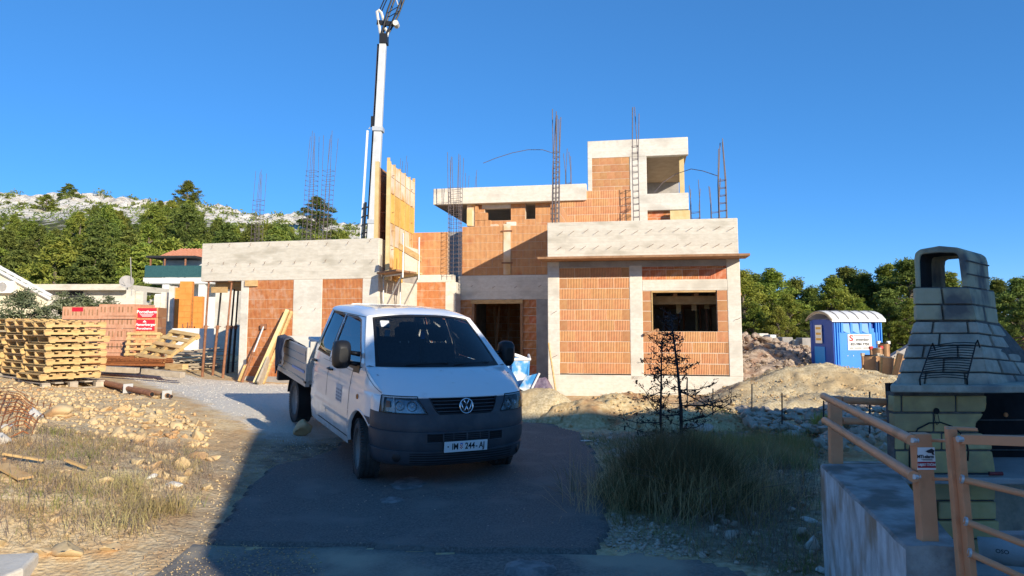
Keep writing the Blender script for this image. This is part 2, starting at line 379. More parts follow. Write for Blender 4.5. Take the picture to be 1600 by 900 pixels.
def ground_mat():
    m = bpy.data.materials.new('site_ground'); m.use_nodes = True; t = m.node_tree; L = t.links; b = t.nodes['Principled BSDF']
    b.inputs['Roughness'].default_value = .95; b.inputs['Specular IOR Level'].default_value = .15
    tc = N(t, 'ShaderNodeTexCoord'); src = tc.outputs['Object']
    def noise(s, d=6, r=.6):
        n = N(t, 'ShaderNodeTexNoise'); n.inputs['Scale'].default_value = s; n.inputs['Detail'].default_value = d; n.inputs['Roughness'].default_value = r; L.new(src, n.inputs['Vector']); return n.outputs[0]
    def ramp(f, *st):
        r = N(t, 'ShaderNodeValToRGB'); e = r.color_ramp.elements
        while len(e) < len(st): e.new(.5)
        for q, (p, c) in zip(e, st): q.position = p; q.color = (*c, 1)
        L.new(f, r.inputs[0]); return r.outputs[0]
    def mixc(f, a, c):
        x = N(t, 'ShaderNodeMix', data_type='RGBA'); L.new(f, x.inputs[0]); L.new(a, x.inputs[6]); L.new(c, x.inputs[7]); return x.outputs[2]
    n1 = noise(1.3); n2 = noise(14, 8, .7); n3 = noise(60, 5, .7)
    vor = N(t, 'ShaderNodeTexVoronoi'); vor.inputs['Scale'].default_value = 26; L.new(src, vor.inputs['Vector'])
    soil = ramp(n2, (.3, (.50, .34, .17)), (.5, (.68, .51, .29)), (.72, (.80, .66, .44)))
    soil = mixc(ramp(noise(2.2), (.45, (0,0,0)), (.62, (1,1,1))), soil, ramp(n2, (.3, (.50, .29, .13)), (.7, (.70, .50, .27))))
    grav = ramp(n3, (.3, (.60, .53, .43)), (.55, (.74, .68, .57)), (.75, (.82, .77, .68)))
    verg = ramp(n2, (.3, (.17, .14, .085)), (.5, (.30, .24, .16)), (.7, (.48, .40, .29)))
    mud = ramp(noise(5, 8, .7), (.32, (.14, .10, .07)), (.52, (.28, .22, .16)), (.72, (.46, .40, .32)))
    far = ramp(noise(.25), (.4, (.09, .10, .04)), (.65, (.30, .25, .15)))
    def mask(name, wdt=.25):
        a = N(t, 'ShaderNodeAttribute', attribute_name=name)
        nn = noise(3.5, 5); s = N(t, 'ShaderNodeMath', operation='MULTIPLY_ADD'); s.inputs[1].default_value = .9; s.inputs[2].default_value = -.45; L.new(nn, s.inputs[0])
        ad = N(t, 'ShaderNodeMath', operation='ADD'); L.new(a.outputs['Fac'], ad.inputs[0]); L.new(s.outputs[0], ad.inputs[1])
        mr = N(t, 'ShaderNodeMapRange'); mr.inputs[1].default_value = wdt; mr.inputs[2].default_value = -wdt; mr.inputs[3].default_value = 0; mr.inputs[4].default_value = 1; L.new(ad.outputs[0], mr.inputs[0]); return mr.outputs[0]
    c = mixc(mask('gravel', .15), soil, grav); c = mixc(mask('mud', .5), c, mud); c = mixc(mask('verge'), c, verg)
    aw = N(t, 'ShaderNodeAttribute', attribute_name='away'); mr = N(t, 'ShaderNodeMapRange'); mr.inputs[1].default_value = 30; mr.inputs[2].default_value = 50; L.new(aw.outputs['Fac'], mr.inputs[0])
    c = mixc(mr.outputs[0], c, far); L.new(c, b.inputs['Base Color'])
    bp = N(t, 'ShaderNodeBump'); bp.inputs['Strength'].default_value = .9; bp.inputs['Distance'].default_value = .03; L.new(n2, bp.inputs['Height'])
    b2 = N(t, 'ShaderNodeBump'); b2.inputs['Strength'].default_value = .8; b2.inputs['Distance'].default_value = .012; L.new(vor.outputs['Distance'], b2.inputs['Height']); L.new(bp.outputs[0], b2.inputs['Normal'])
    L.new(b2.outputs[0], b.inputs['Normal']); return m
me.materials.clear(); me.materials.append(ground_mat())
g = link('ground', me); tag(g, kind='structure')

def sheet(name, poly, lift, mt, step=.06, jit=.10, ngh=3.0, thick=.05):
    P = np.array(poly); x = np.arange(P[:, 0].min() - .2, P[:, 0].max() + .2, step); y = np.arange(P[:, 1].min() - .2, P[:, 1].max() + .2, step)
    X, Y = np.meshgrid(x, y); d = insdf(poly, X, Y) + fbm(X * ngh, Y * ngh, 5) * jit * 2
    ins = d < 0; cell = ins[:-1, :-1] | ins[1:, :-1] | ins[:-1, 1:] | ins[1:, 1:]
    Z = T(X, Y) + np.where(ins, lift, -thick); nx = len(x); idx = np.argwhere(cell); a = idx[:, 0] * nx + idx[:, 1]
    Fc = np.stack([a, a + 1, a + nx + 1, a + nx], 1); u, inv = np.unique(Fc, return_inverse=True)
    V = np.stack([X, Y, Z], -1).reshape(-1, 3)[u]
    return tag(link(name, arrays(name, V, inv.reshape(Fc.shape), mt, True)), kind='structure')
M['asph'] = mat('dusty_dark_asphalt', (.105, .095, .085), (.23, .21, .185), 55, .86, 1, 120, c3=(.20, .185, .16), s3=1.7, t3=.62, dist=.010, detail=10, t2=(.40, .68))
M['asph2'] = mat('old_pale_asphalt', (.12, .108, .095), (.26, .235, .205), 40, .88, 1, 90, c3=(.40, .34, .25), s3=1.0, t3=.56, dist=.012, detail=10, t2=(.38, .66))
sheet('road', ASPH2, .012, M['asph2'], .08, .12)
sheet('driveway', ASPH, .035, M['asph'], .05, .07)
# pale cement spills on the asphalt
M['spill'] = mat('dried_cement_spill', (.26, .25, .235), (.15, .145, .14), 9, .9, .3, 60, t2=(.42, .58))
for k, (px, py, rx, ry) in enumerate([(826,893,.20,.16), (776,721,.16,.14), (640,760,.20,.34), (610,785,.14,.2)]):
    c = gp(px, py, 0); poly = [(c[0] + rx * math.cos(t) * random.uniform(.7, 1.1), c[1] + ry * math.sin(t) * random.uniform(.7, 1.1)) for t in np.linspace(0, 2 * PI, 10, False)]
    tag(sheet('cement_spill', poly, .042 if k else .045, M['spill'], .03, .06, 6, .0), kind='structure')
# concrete kerb slab lower left
kb = MB(); a = atz(-60, 868, .12); c = atz(62, 862, .12)
kb.prism([(-6.4, 3.9, -.1), (a.x, a.y, -.1), (c.x, c.y, -.1), (c.x + .12, c.y - .35, -.1), (-3.4, 3.6, -.1)], (0, 0, .22), M['conc_old'])
tag(kb.build('concrete_kerb', bevel=.02), kind='structure')
# ---------------------------------------------------------------- loose stones
def region_pts(poly, n, ylo=None, yhi=None):
    P = np.array(poly); out = []
    while len(out) < n:
        x = rng.uniform(P[:, 0].min(), P[:, 0].max(), n * 2); y = rng.uniform(P[:, 1].min(), P[:, 1].max(), n * 2)
        k = insdf(poly, x, y) < 0; out += list(zip(x[k], y[k]))
    o = np.array(out[:n]); return o[:, 0], o[:, 1]
def stones(name, x, y, s, mt, z=None, sink=.25, protos=STONES, **kw):
    z = T(x, y) if z is None else z; n = len(x); parts = []
    pr = rng.integers(0, len(protos), n)
    for i, p in enumerate(protos):
        k = np.where(pr == i)[0]
        if len(k) == 0: continue
        S = s[k][:, None] * rng.uniform(.75, 1.25, (len(k), 3))
        parts.append(scatter(p, np.stack([x[k], y[k], z[k] + s[k] * sink], 1), S, rotmats(len(k), .5)))
    Vv, Ff = joinarr(parts); o = link(name, arrays(name, Vv, Ff, mt)); o['kind'] = 'stuff'; return o
M['stone'] = mat('pale_limestone', (.50, .36, .18), (.62, .47, .27), 5, .9, .4, 25, c3=(.45, .26, .12), s3=1.5, t3=.6, dist=.01)
M['stonew'] = mat('white_limestone', (.64, .58, .49), (.76, .71, .62), 4, .9, .5, 18, c3=(.42, .35, .27), s3=2, t3=.62, dist=.02)
M['stoneb'] = mat('brown_limestone', (.36, .27, .19), (.56, .46, .36), 5, .9, .5, 20, dist=.01)
x, y = region_pts(BANK, 5000); k = (x > -11) & (y < 15); x, y = x[k], y[k]
stones('rubble_on_bank', x, y, rng.gamma(1.6, .012, len(x)) + .008, M['stone'])
x, y = region_pts(BANK, 150); k = (x > -9) & (y > 5.5) & (y < 14); x, y = x[k], y[k]
x2, y2 = region_pts([gp(120,640,.5), gp(310,665,.3), gp(340,720,.2), gp(300,790,.1), gp(200,720,.35)], 60); stones('larger_rubble_on_bank', x2, y2, rng.uniform(.05, .14, 60), M['stone'], protos=STONES2, sink=.15)
stones('larger_rubble_on_bank', x, y, rng.uniform(.04, .10, len(x)), M['stone'], protos=STONES2)
x, y = region_pts([gp(-100,600,.6), gp(150,612,.55), gp(330,665,.3), gp(330,700,.2), gp(100,690,.45), gp(-100,680,.55)], 900)
stones('clods_below_pallets', x, y, rng.uniform(.02, .07, len(x)), M['stone'], protos=STONES)
x, y = region_pts(GRAV, 3500); stones('road_gravel', x, y, rng.uniform(.006, .016, len(x)), M['stonew'])
x, y = region_pts(VERGE, 900); stones('verge_stones', x, y, rng.gamma(2, .012, len(x)) + .01, M['stoneb'])
x, y = region_pts([gp(935,838,0), gp(960,800,0), gp(1040,822,0), gp(1110,862,0), gp(1060,868,0), gp(960,860,0)], 800)
stones('pale_gravel_by_driveway', x, y, rng.gamma(1.6, .006, len(x)) + .006, M['stoneb'])
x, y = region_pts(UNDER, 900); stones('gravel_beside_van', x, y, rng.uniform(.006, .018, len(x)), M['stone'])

x, y = region_pts(ASPH, 500); e_ = insdf(ASPH, x, y); k = (e_ > -.35) | (rng.random(500) < .25); stones('grit_on_asphalt', x[k], y[k], rng.uniform(.004, .012, k.sum()), M['stoneb'], z=T(x[k], y[k]) + .036)
x, y = region_pts([gp(250,845,0), gp(480,850,0), gp(520,899,0), gp(200,899,0)], 500); stones('grit_on_road', x, y, rng.uniform(.004, .012, 500), M['stone'], z=T(x, y) + .014)
# ---------------------------------------------------------------- frames
class Fr:
    def __init__(s, o, ang):
        s.o = Vector((o[0], o[1], 0)); s.a = ang; s.U = Vector((math.cos(ang), math.sin(ang), 0)); s.W = Vector((-math.sin(ang), math.cos(ang), 0))
    def P(s, u, w, z): return s.o + s.U * u + s.W * w + Vector((0, 0, z))
    def px(s, x, y, w=0):       # photo pixel -> (u, z) on the vertical plane at depth w
        r = ray(x, y); o = s.P(0, w, 0); n = s.W; t = (o - Vector((0, 0, CH))).dot(n) / r.dot(n); p = Vector((0, 0, CH)) + r * t
        return (p - s.o).dot(s.U), p.z
    def box(s, mb, u0, u1, w0, w1, z0, z1, m=None):
        return mb.hexa([s.P(*q) for q in ((u0, w0, z0), (u1, w0, z0), (u1, w1, z0), (u0, w1, z0), (u0, w0, z1), (u1, w0, z1), (u1, w1, z1), (u0, w1, z1))], m)
    def side(s, u, w):          # frame of a wall that runs into the depth and faces +u
        p = s.P(u, w, 0); return Fr((p.x, p.y), s.a + PI / 2)
def lineframe(pxl, D0, t):
    """frame on the line Y = D0 - t X, starting in the column pxl"""
    k = (pxl - 800) / F; Y = D0 / (1 + t * k)
    for _ in range(5):
        r = ray(pxl, 500); Y = D0 / (1 + t * r.x / r.y)
    r = ray(pxl, 500); return Fr((r.x / r.y * Y, Y), -math.atan(t))
FR = lineframe(856, 17.76, .18); FL = lineframe(590, 17.95, .25)
house = empty('unfinished_house', FR.P(0, 0, .1), 'unfinished house of red hollow clay bricks and raw concrete behind the white van', 'building')
BR = [0]; EXTRA = MB()
_bm = {}
def brick_mesh(mk):
    if mk not in _bm:
        b = bmesh.new(); bmesh.ops.create_cube(b, size=1)
        for v in b.verts: v.co = Vector((v.co.x * .3735, v.co.y * .12, v.co.z * .238))
        bmesh.ops.bevel(b, geom=[e for e in b.edges], offset=.006, segments=1, affect='EDGES')
        me = bpy.data.meshes.new('brick_' + mk); b.to_mesh(me); b.free(); me.materials.append(M[mk]); _bm[mk] = me
    return _bm[mk]
BL, BH = .375, .25
def bricks(fr, u0, u1, z0, z1, w=0, mk='brick', back=.22, top=None, seed=0, bl=BL):
    """brick panel: every brick its own object; top: optional callable u -> z limit"""
    if u1 < u0: u0, u1 = u1, u0
    r = random.Random(seed + int(u0 * 100)); mb = MB()
    fr.box(mb, u0, u1, w + .003, w + back, z0 - .002, z1 if top is None else min(z1, top(u0), top(u1)), M['mortar'])
    mb.build('mortar_bed', parent=house, kind='stuff')
    nrow = int(round((z1 - z0) / BH)); bh = (z1 - z0) / max(nrow, 1)
    if abs(bh - BH) > .04: bh = BH; nrow = int(math.ceil((z1 - z0) / BH))
    for k in range(nrow):
        za = z0 + k * bh; zb = min(za + bh, z1); u = u0 - (bl / 2 if (k + seed) % 2 else 0)
        u -= r.uniform(0, .03) * 0
        while u < u1 - .02:
            a = max(u, u0); b_ = min(u + bl, u1)
            if u1 - b_ < .06: b_ = u1
            u = b_ if b_ == u1 else u + bl
            if b_ - a < .05: continue
            if top is not None and (za + zb) / 2 > min(top(a), top(b_)) : continue
            L = b_ - a; H = zb - za
            BR[0] += 1
            if BR[0] <= 298:
                o = bpy.data.objects.new('brick', brick_mesh(mk)); COL.objects.link(o); o.parent = house
                o.location = fr.P((a + b_) / 2, w + .058 + r.uniform(-.004, .004), (za + zb) / 2) - house.location
                o.rotation_euler = (0, 0, fr.a); o.scale = (L / .375, 1, H / .25)
            else:
                fr.box(EXTRA, a + .004, b_ - .004, w - .002, w + .1, za + .004, zb - .006, M[mk])
CT = MB()   # tie wires left in the concrete
def ties(fr, u0, u1, z, n, w=0):
    for i in range(n):
        u = u0 + (u1 - u0) * (i + .5) / n + random.uniform(-.04, .04); zz = z + random.uniform(-.03, .03)
        a = fr.P(u, w + .01, zz); CT.tube([a, fr.P(u + .05, w - .10, zz + .015), fr.P(u + .11, w - .13, zz + .05)], .006, 4, M['rust'])
def conc(name, fr, u0, u1, w0, w1, z0, z1, m='conc', bevel=.012):
    mb = MB(); fr.box(mb, u0, u1, w0, w1, z0, z1); return mb.build(name, M[m], house, bevel=bevel)
U = lambda x, y=480, w=0, f=FR: f.px(x, y, w)[0]
Z = lambda x, y, w=0, f=FR: f.px(x, y, w)[1]
# ================= right block
u1 = U(1158, 480); uA, uB, uB2, uC = U(874), U(984), U(1004), U(1137)
zb = Z(930, 584); zp1 = Z(930, 418); zled = Z(870, 409); zt = Z(1000, 344.5)
conc('concrete_plinth', FR, 0, u1, 0, .3, -.5, zb - .03)
conc('concrete_column', FR, 0, uA, .0, .3, zb - .03, zled, 'conc')
conc('concrete_column', FR, uB, uB2 + .0, .0, .3, zb - .13, zled - .12, 'conc')
conc('concrete_column', FR, uC, u1, .0, .3, zb - .03, zled, 'conc')
conc('concrete_beam', FR, uA, uC, .003, .3, zp1 + .0, zled, 'conc_dark')
conc('concrete_parapet', FR, -.0, u1 - .02, -.012, .22, zled + .06, zt, 'conc_old')
ties(FR, .1, u1 - .1, zt - .28, 14, -.012); ties(FR, .1, u1 - .1, zled + .32, 14, -.012)
ties(FR, .05, .25, 1.0, 1); ties(FR, .05, .25, 2.1, 1); ties(FR, u1 - .3, u1 - .05, 1.9, 1)
bricks(FR, uA, uB, zb, zp1, .012, 'brick', seed=1)
zwb, zwt, zl = Z(1070, 518), Z(1070, 454), Z(1070, 437); uw0, uw1 = U(1018), U(1121)
bricks(FR, uB2, uC, zb, zwb, .012, 'brick', seed=2)
bricks(FR, uB2, uw0, zwb, zwt, .012, 'brick', seed=3); bricks(FR, uw1, uC, zwb, zwt, .012, 'brick', seed=4)
conc('window_lintel', FR, uB2 - .0, uC, .0, .26, zwt, zl)
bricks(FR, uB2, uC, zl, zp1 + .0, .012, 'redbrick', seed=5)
# shell and roof slab of the block
DP = 6.0
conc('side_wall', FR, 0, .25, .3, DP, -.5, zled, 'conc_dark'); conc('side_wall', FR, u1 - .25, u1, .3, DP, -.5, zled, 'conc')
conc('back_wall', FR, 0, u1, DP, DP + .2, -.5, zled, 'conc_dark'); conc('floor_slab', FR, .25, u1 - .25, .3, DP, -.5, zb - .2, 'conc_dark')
conc('roof_slab', FR, 0.0, u1 - .02, .22, DP + .2, zled + .06, zt - .18, 'conc')
conc('side_parapet', FR, 0, .2, .22, 3.2, zt - .18, zt - .01, 'conc_old'); conc('side_parapet', FR, u1 - .22, u1 - .02, .22, DP, zt - .18, zt - .01, 'conc_old')
# formwork deck board under the parapet
zl0 = Z(870, 409) ; mb = MB()
for k in range(4):
    FR.box(mb, -.13 + random.uniform(-.01, .01), u1 + .13, -.78 + k * .20, -.585 + k * .20, zl0 - .0, zl0 + .05)
mb.build('formwork_deck', M['woodbrn'], house)
for i in range(7):
    mb = MB(); u = .05 + i * (u1 - .1) / 6; FR.box(mb, u - .04, u + .04, -.70, .0, zl0 + .05, zl0 + .058); mb.build('deck_batten', M['woodbrn'], house)
# window reveal boards and the props inside
mb = MB(); FR.box(mb, uw0, uw0 + .03, .0, .24, zwb, zwt); FR.box(mb, uw0 + .03, uw1 - .03, .01, .24, zwt - .04, zwt - .001); mb.build('window_board', M['wood'], house)
for i in range(7):
    mb = MB(); FR.box(mb, .3, u1 - .3, .7 + i * .75, .78 + i * .75, zwt - .30, zwt - .10); mb.build('ceiling_joist', M['woodbrn' if i else 'wood'], house)
for i in range(9):
    mb = MB(); u = .5 + i * .5; FR.box(mb, u, u + .1, .5, DP - .1, zwt - .1, zwt - .04); mb.build('ceiling_joist', M['woodbrn'], house)
for (px_, w_) in ((1068, 3.5), (1088, 1.8), (1094, 2.3), (1104, 1.4), (1110, 2.9), (1060, 4.2), (1040, 3.8)):
    mb = MB(); u = U(px_, 490, w_); a = FR.P(u, w_, .3); b_ = FR.P(u, w_, zwt - .3); mb.tube([a, (a + b_) / 2], .038, 8); mb.tube([(a + b_) / 2, b_], .028, 8); mb.build('steel_prop', M['rust' if w_ != 1.8 else 'wood'], house)
for (px_, w_, h) in ((1080, .9, .35), (1056, 1.1, .42), (1100, 1.2, .3)):
    mb = MB(); u = U(px_, 460, w_); FR.box(mb, u, u + .12, w_, w_ + .03, zwt - .1 - h, zwt - .1); mb.build('hanging_board', M['wood'], house)
# loose board lying on the sill
mb = MB(); a = FR.P(U(1006, 524), -.03, Z(1006, 523)); b_ = FR.P(U(1028, 515), .1, Z(1028, 515)); mb.beam(a, b_, .12, .05); mb.build('loose_board', M['woodbrn'], house)
# ================= parapet brick wall above the right block (depth 1.2) and the stair tower
w1 = 3.9
z5 = 4.86; bricks(FR.side(.0, .6).__class__((FR.P(0, 3.85, 0).x, FR.P(0, 3.85, 0).y), FR.a - PI / 2), 0, 3.2, zt - .15, z5, 0, 'brick', seed=31)
bricks(FR.side(.235, .6), 0, 3.2, zt - .15, z5, 0, 'brick', seed=33, back=.05)
bricks(FR, 0, .21, zt - .15, z5, .62, 'brick', seed=32, back=.1)
def band(fr, x0, x1, ytop, yb, w_, **k):
    um = U((x0 + x1) / 2, ytop, w_, fr); bricks(fr, U(x0, (ytop + yb) / 2, w_, fr), U(x1, (ytop + yb) / 2, w_, fr), Z((x0 + x1) / 2, yb, w_, fr), Z((x0 + x1) / 2, ytop, w_, fr), w_, **k)
zq = Z(930, 298, w1); bricks(FR, U(872, 320, w1), U(986, 320, w1), zq - 1.42, zq, w1, 'brick', seed=6, bl=.5)
w2 = 6.9
zT, zT2 = Z(996, 217, w2), Z(996, 245, w2); ta, tb = U(918, 240, w2), U(1075, 225, w2)
zr = Z(930, 345, w2) - 1.2
conc('tower_beam', FR, ta, tb, w2, w2 + .25, Z(960, 246, w2), Z(960, 219, w2), 'conc')
conc('tower_roof_slab', FR, ta, tb, w2 + .25, w2 + 5.5, Z(1040, 236, w2), Z(960, 219, w2) - .002, 'conc_bounce')
conc('tower_column', FR, ta, U(925, 270, w2), w2, w2 + .3, zr, Z(960, 246, w2)); conc('tower_column', FR, U(984, 270, w2), U(1010.5, 270, w2), w2, w2 + .3, zr, Z(960, 246, w2))
bricks(FR, U(925, 270, w2), U(984, 270, w2), Z(950, 246, w2) - 2.0, Z(950, 246, w2), w2 + .02, 'brick', seed=7, bl=.25)
conc('tower_parapet', FR, U(1010.5, 315, w2), U(1076, 315, w2), w2 + .0, w2 + .2, Z(1040, 328, w2), Z(1040, 302, w2), 'conc')
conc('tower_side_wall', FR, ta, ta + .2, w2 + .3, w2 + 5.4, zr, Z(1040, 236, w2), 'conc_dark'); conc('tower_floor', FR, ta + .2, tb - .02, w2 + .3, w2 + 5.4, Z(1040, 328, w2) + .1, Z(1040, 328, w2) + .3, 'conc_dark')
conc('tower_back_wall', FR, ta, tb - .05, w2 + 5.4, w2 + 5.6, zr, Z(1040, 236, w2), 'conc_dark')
conc('tower_inner_wall', FR, U(1000, 270, w2), U(1008, 270, w2), w2 + .3, w2 + 5.4, zr, Z(1040, 236, w2), 'conc')
mb = MB(); FR.box(mb, U(1062, 285, w2 + .3), U(1069.5, 285, w2 + .3), w2 + .3, w2 + .42, Z(1065, 303, w2 + .3), Z(1065, 262, w2 + .3) + .5); mb.build('timber_post', M['woodyel'], house)
mb = MB(); FR.box(mb, U(1047, 337, w2), U(1078, 337, w2), w2 - .1, w2, Z(1060, 346, w2), Z(1060, 329.5, w2)); mb.build('formwork_board', M['woodyel'], house)
band(FR, 1010, 1048, 330, 350, w2 + .2, mk='redbrick', seed=8)
conc('upper_slab', FR, U(880, 350, w1), tb, w1 + .3, w2, zr, zr + .2, 'conc_dark')
# ================= middle part, recessed
wm = 3.75
um0, um1 = U(716, 450, wm), U(858, 450, wm)
zs0, zs1 = Z(790, 468, wm), Z(790, 430, wm)
conc('entrance_beam', FR, um0, um1, wm, wm + .3, zs0, zs1, 'conc'); ties(FR, um0, um1, (zs0 + zs1) / 2, 4, wm)
conc('concrete_column', FR, U(838, 520, wm), um1, wm, wm + .3, -.4, zs0, 'conc_dark')
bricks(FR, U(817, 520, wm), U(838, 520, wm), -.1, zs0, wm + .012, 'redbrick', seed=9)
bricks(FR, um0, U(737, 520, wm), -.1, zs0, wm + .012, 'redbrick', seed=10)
for nm, a_, b2 in (('door_frame', 737, 741), ('door_frame', 813, 817)):
    mb = MB(); FR.box(mb, U(a_, 520, wm), U(b2, 520, wm), wm - .02, wm + .25, -.1, zs0 - .12); mb.build(nm, M['woodbrn'], house)
mb = MB(); FR.box(mb, U(736, 520, wm), U(817, 520, wm), wm - .03, wm + .26, zs0 - .12, zs0 - .001); mb.build('door_head_board', M['wood'], house)
# hall behind the entrance
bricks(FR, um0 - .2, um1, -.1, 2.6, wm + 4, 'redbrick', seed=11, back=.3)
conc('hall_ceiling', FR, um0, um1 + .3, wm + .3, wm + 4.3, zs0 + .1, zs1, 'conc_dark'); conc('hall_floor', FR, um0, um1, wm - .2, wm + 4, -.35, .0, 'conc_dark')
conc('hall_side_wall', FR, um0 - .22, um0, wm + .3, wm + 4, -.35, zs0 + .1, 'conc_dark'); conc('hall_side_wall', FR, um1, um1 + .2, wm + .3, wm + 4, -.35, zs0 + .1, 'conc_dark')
for px_, w_, tl in ((770, 5.6, .2), (778, 6.0, -.15), (792, 6.5, 0.05)):
    mb = MB(); u = U(px_, 520, w_); mb.beam(FR.P(u, w_, -.05), FR.P(u + tl, w_ + .1, 2.4), .06, .06); mb.build('timber_prop', M['woodbrn'], house)
# upper brick wall with the sun-shade diagonal
wu = wm + .02; zu0 = zs1; zu1 = Z(800, 350, wu)
bricks(FR, U(722, 390, wu), U(855, 390, wu), zu0, Z(780, 353, wu), wu, 'brick', seed=12)
conc('inner_column', FR, U(789, 370, wu), U(804, 370, wu), wu + .22, wu + .4, zu0, Z(790, 345, wu), 'conc')
conc('formwork_column', FR, U(787, 370, wu), U(798, 370, wu), wu - .03, wu + .0, zu0 + .02, Z(790, 350, wu), 'ply', 0)
for y_ in (362, 412): mb = MB(); z_ = Z(792, y_, wu); FR.box(mb, U(784, y_, wu), U(801, y_, wu), wu - .05, wu - .03, z_, z_ + .04); mb.build('column_clamp', M['rust'], house)
# raked wall stub beside the timber column
pA, pB = at(742, 340, 21.98), at(777, 340, 21.82); ff = Fr((pA.x, pA.y), math.atan2(pB.y - pA.y, pB.x - pA.x)); Lr = math.hypot(pB.x - pA.x, pB.y - pA.y)
zA, zB = at(742, 314, 21.98).z, at(777, 350, 21.82).z
bricks(ff, 0, Lr, zu0 + 1.0, zA + .1, 0, 'brick', seed=13, top=lambda u: zA + (zB - zA) * u / Lr, bl=.2)
conc('timber_column', FR, U(727, 340, wu), U(741, 340, wu), wu + .22, wu + .5, zu1, Z(735, 312, wu), 'ply', 0)
mb = MB(); FR.box(mb, U(727.5, 340, wu), U(735, 340, wu), wu + .16, wu + .219, zu1, Z(733, 326, wu)); mb.build('formwork_board', M['woodyel'], house)
# back upper wall with two openings
wk = wm + .35
ku = lambda x: U(x, 330, wk); kz = lambda y: Z(800, y, wk)
bricks(FR, ku(738), ku(757), kz(345), kz(316), wk, 'brick', seed=14); bricks(FR, ku(757), ku(798), kz(316.5), kz(312), wk, 'brick', seed=14)
bricks(FR, ku(757), ku(798), kz(375), kz(344), wk, 'brick', seed=15); conc('window_lintel', FR, ku(753), ku(798), wk - .01, wk + .2, kz(325), kz(318))
bricks(FR, ku(798), ku(820.5), kz(375), kz(312), wk, 'brick', seed=16); bricks(FR, ku(836.5), ku(870), kz(375), kz(311), wk, 'brick', seed=17)
bricks(FR, ku(820.5), ku(836.5), kz(375), kz(343), wk, 'brick', seed=18)
# big cantilevered roof slab
wf = wm + .05; sa, sb = U(677, 305, wf), U(916, 290, wf)
zsb, zst = Z(720, 318.5, wf), Z(720, 293.5, wf)
conc('roof_beam', FR, sa, sb, wf, wf + .25, zsb, zst, 'conc'); conc('roof_slab', FR, sa, sb, wf + .25, wf + 7, zsb, zst - .1, 'conc_bounce')
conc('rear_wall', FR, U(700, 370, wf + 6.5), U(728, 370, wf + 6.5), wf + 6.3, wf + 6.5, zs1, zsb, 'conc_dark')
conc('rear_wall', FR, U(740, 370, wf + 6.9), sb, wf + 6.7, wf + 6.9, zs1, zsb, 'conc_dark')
conc('terrace_slab', FR, U(627, 435, 3.2), sb, wm + .3, wf + 7, zs1 - .25, zs1 - .01, 'conc_dark')
# ================= wall between the left block and the entrance
wl = 3.15
l0, l1, l2 = U(622, 400, wl), U(696, 435, wl), U(708, 435, wl)
zc0, zc1 = Z(670, 441, wl), Z(670, 429.5, wl)
conc('concrete_beam', FR, l0, l2, wl, wl + .3, zc0, zc1); conc('concrete_column', FR, l1, l2 + .08, wl, wm + .0, -.4, zc0, 'conc')
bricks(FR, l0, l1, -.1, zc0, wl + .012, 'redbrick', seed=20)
zw = Z(665, 363, wl); bricks(FR, U(632, 400, wl), U(699, 400, wl), zc1, zw, wl + .03, 'brick', seed=21)
# ================= left block
fl = FL; LU = lambda x, y=500: U(x, y, 0, FL); LZ = lambda x, y: Z(x, y, 0, FL)
a0 = LU(315, 410); zbt, ztp = LZ(460, 437), LZ(460, 376)
c0, c1, c2, c3 = LU(376, 460), LU(388, 460), LU(458, 460), LU(503, 460); c4 = LU(566, 460)
conc('concrete_parapet', FL, a0, 0, 0, .25, zbt, ztp, 'conc_old')
ties(FL, a0, 0, ztp - .12, 9); ties(FL, a0, 0, ztp - .62, 12); ties(FL, a0, a0 + 2.6, zbt + .25, 4); ties(FL, c2, c3, 1.4, 2); ties(FL, c2, c3, 2.2, 2); ties(FL, c2, c3, .7, 2)
conc('concrete_column', FL, c0, c1, .004, .3, -.3, zbt, 'conc'); conc('concrete_column', FL, c2, c3, .004, .3, -.3, zbt, 'conc'); conc('concrete_column', FL, c4, -.001, .004, .3, -.3, zbt, 'conc')
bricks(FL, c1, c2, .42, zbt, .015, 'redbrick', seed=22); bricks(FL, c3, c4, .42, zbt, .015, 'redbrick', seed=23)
conc('concrete_plinth', FL, c1, c2, .02, .3, -.3, .42, 'conc_dark'); conc('concrete_plinth', FL, c3, c4, .02, .3, -.3, .42, 'conc_dark')
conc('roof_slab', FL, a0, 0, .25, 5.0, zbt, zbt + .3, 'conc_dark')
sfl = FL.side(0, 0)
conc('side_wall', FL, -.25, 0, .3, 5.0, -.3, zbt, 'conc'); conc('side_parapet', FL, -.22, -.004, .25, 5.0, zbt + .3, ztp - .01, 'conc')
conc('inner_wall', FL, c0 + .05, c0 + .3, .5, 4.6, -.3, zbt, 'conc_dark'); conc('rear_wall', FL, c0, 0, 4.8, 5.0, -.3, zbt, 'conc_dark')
mb = MB()
for i in range(4): FL.box(mb, a0 + .1, c0, .5 + i * .9, .58 + i * .9, zbt - .2, zbt - .005)
FL.box(mb, a0 + .3, LU(352, 445) , .06, .12, zbt - .32, zbt - .16); mb.build('formwork_joist', M['wood'], house)
mb = MB(); FL.box(mb, LU(384, 442), LU(403, 442), -.05, -.004, zbt - .16, zbt + .0); mb.build('timber_block', M['wood'], house)
mb = MB(); FL.box(mb, LU(402, 365) , LU(417, 365), 4.0, 4.3, ztp + .0, ztp + .32); mb.build('loose_block', M['orange'], house)
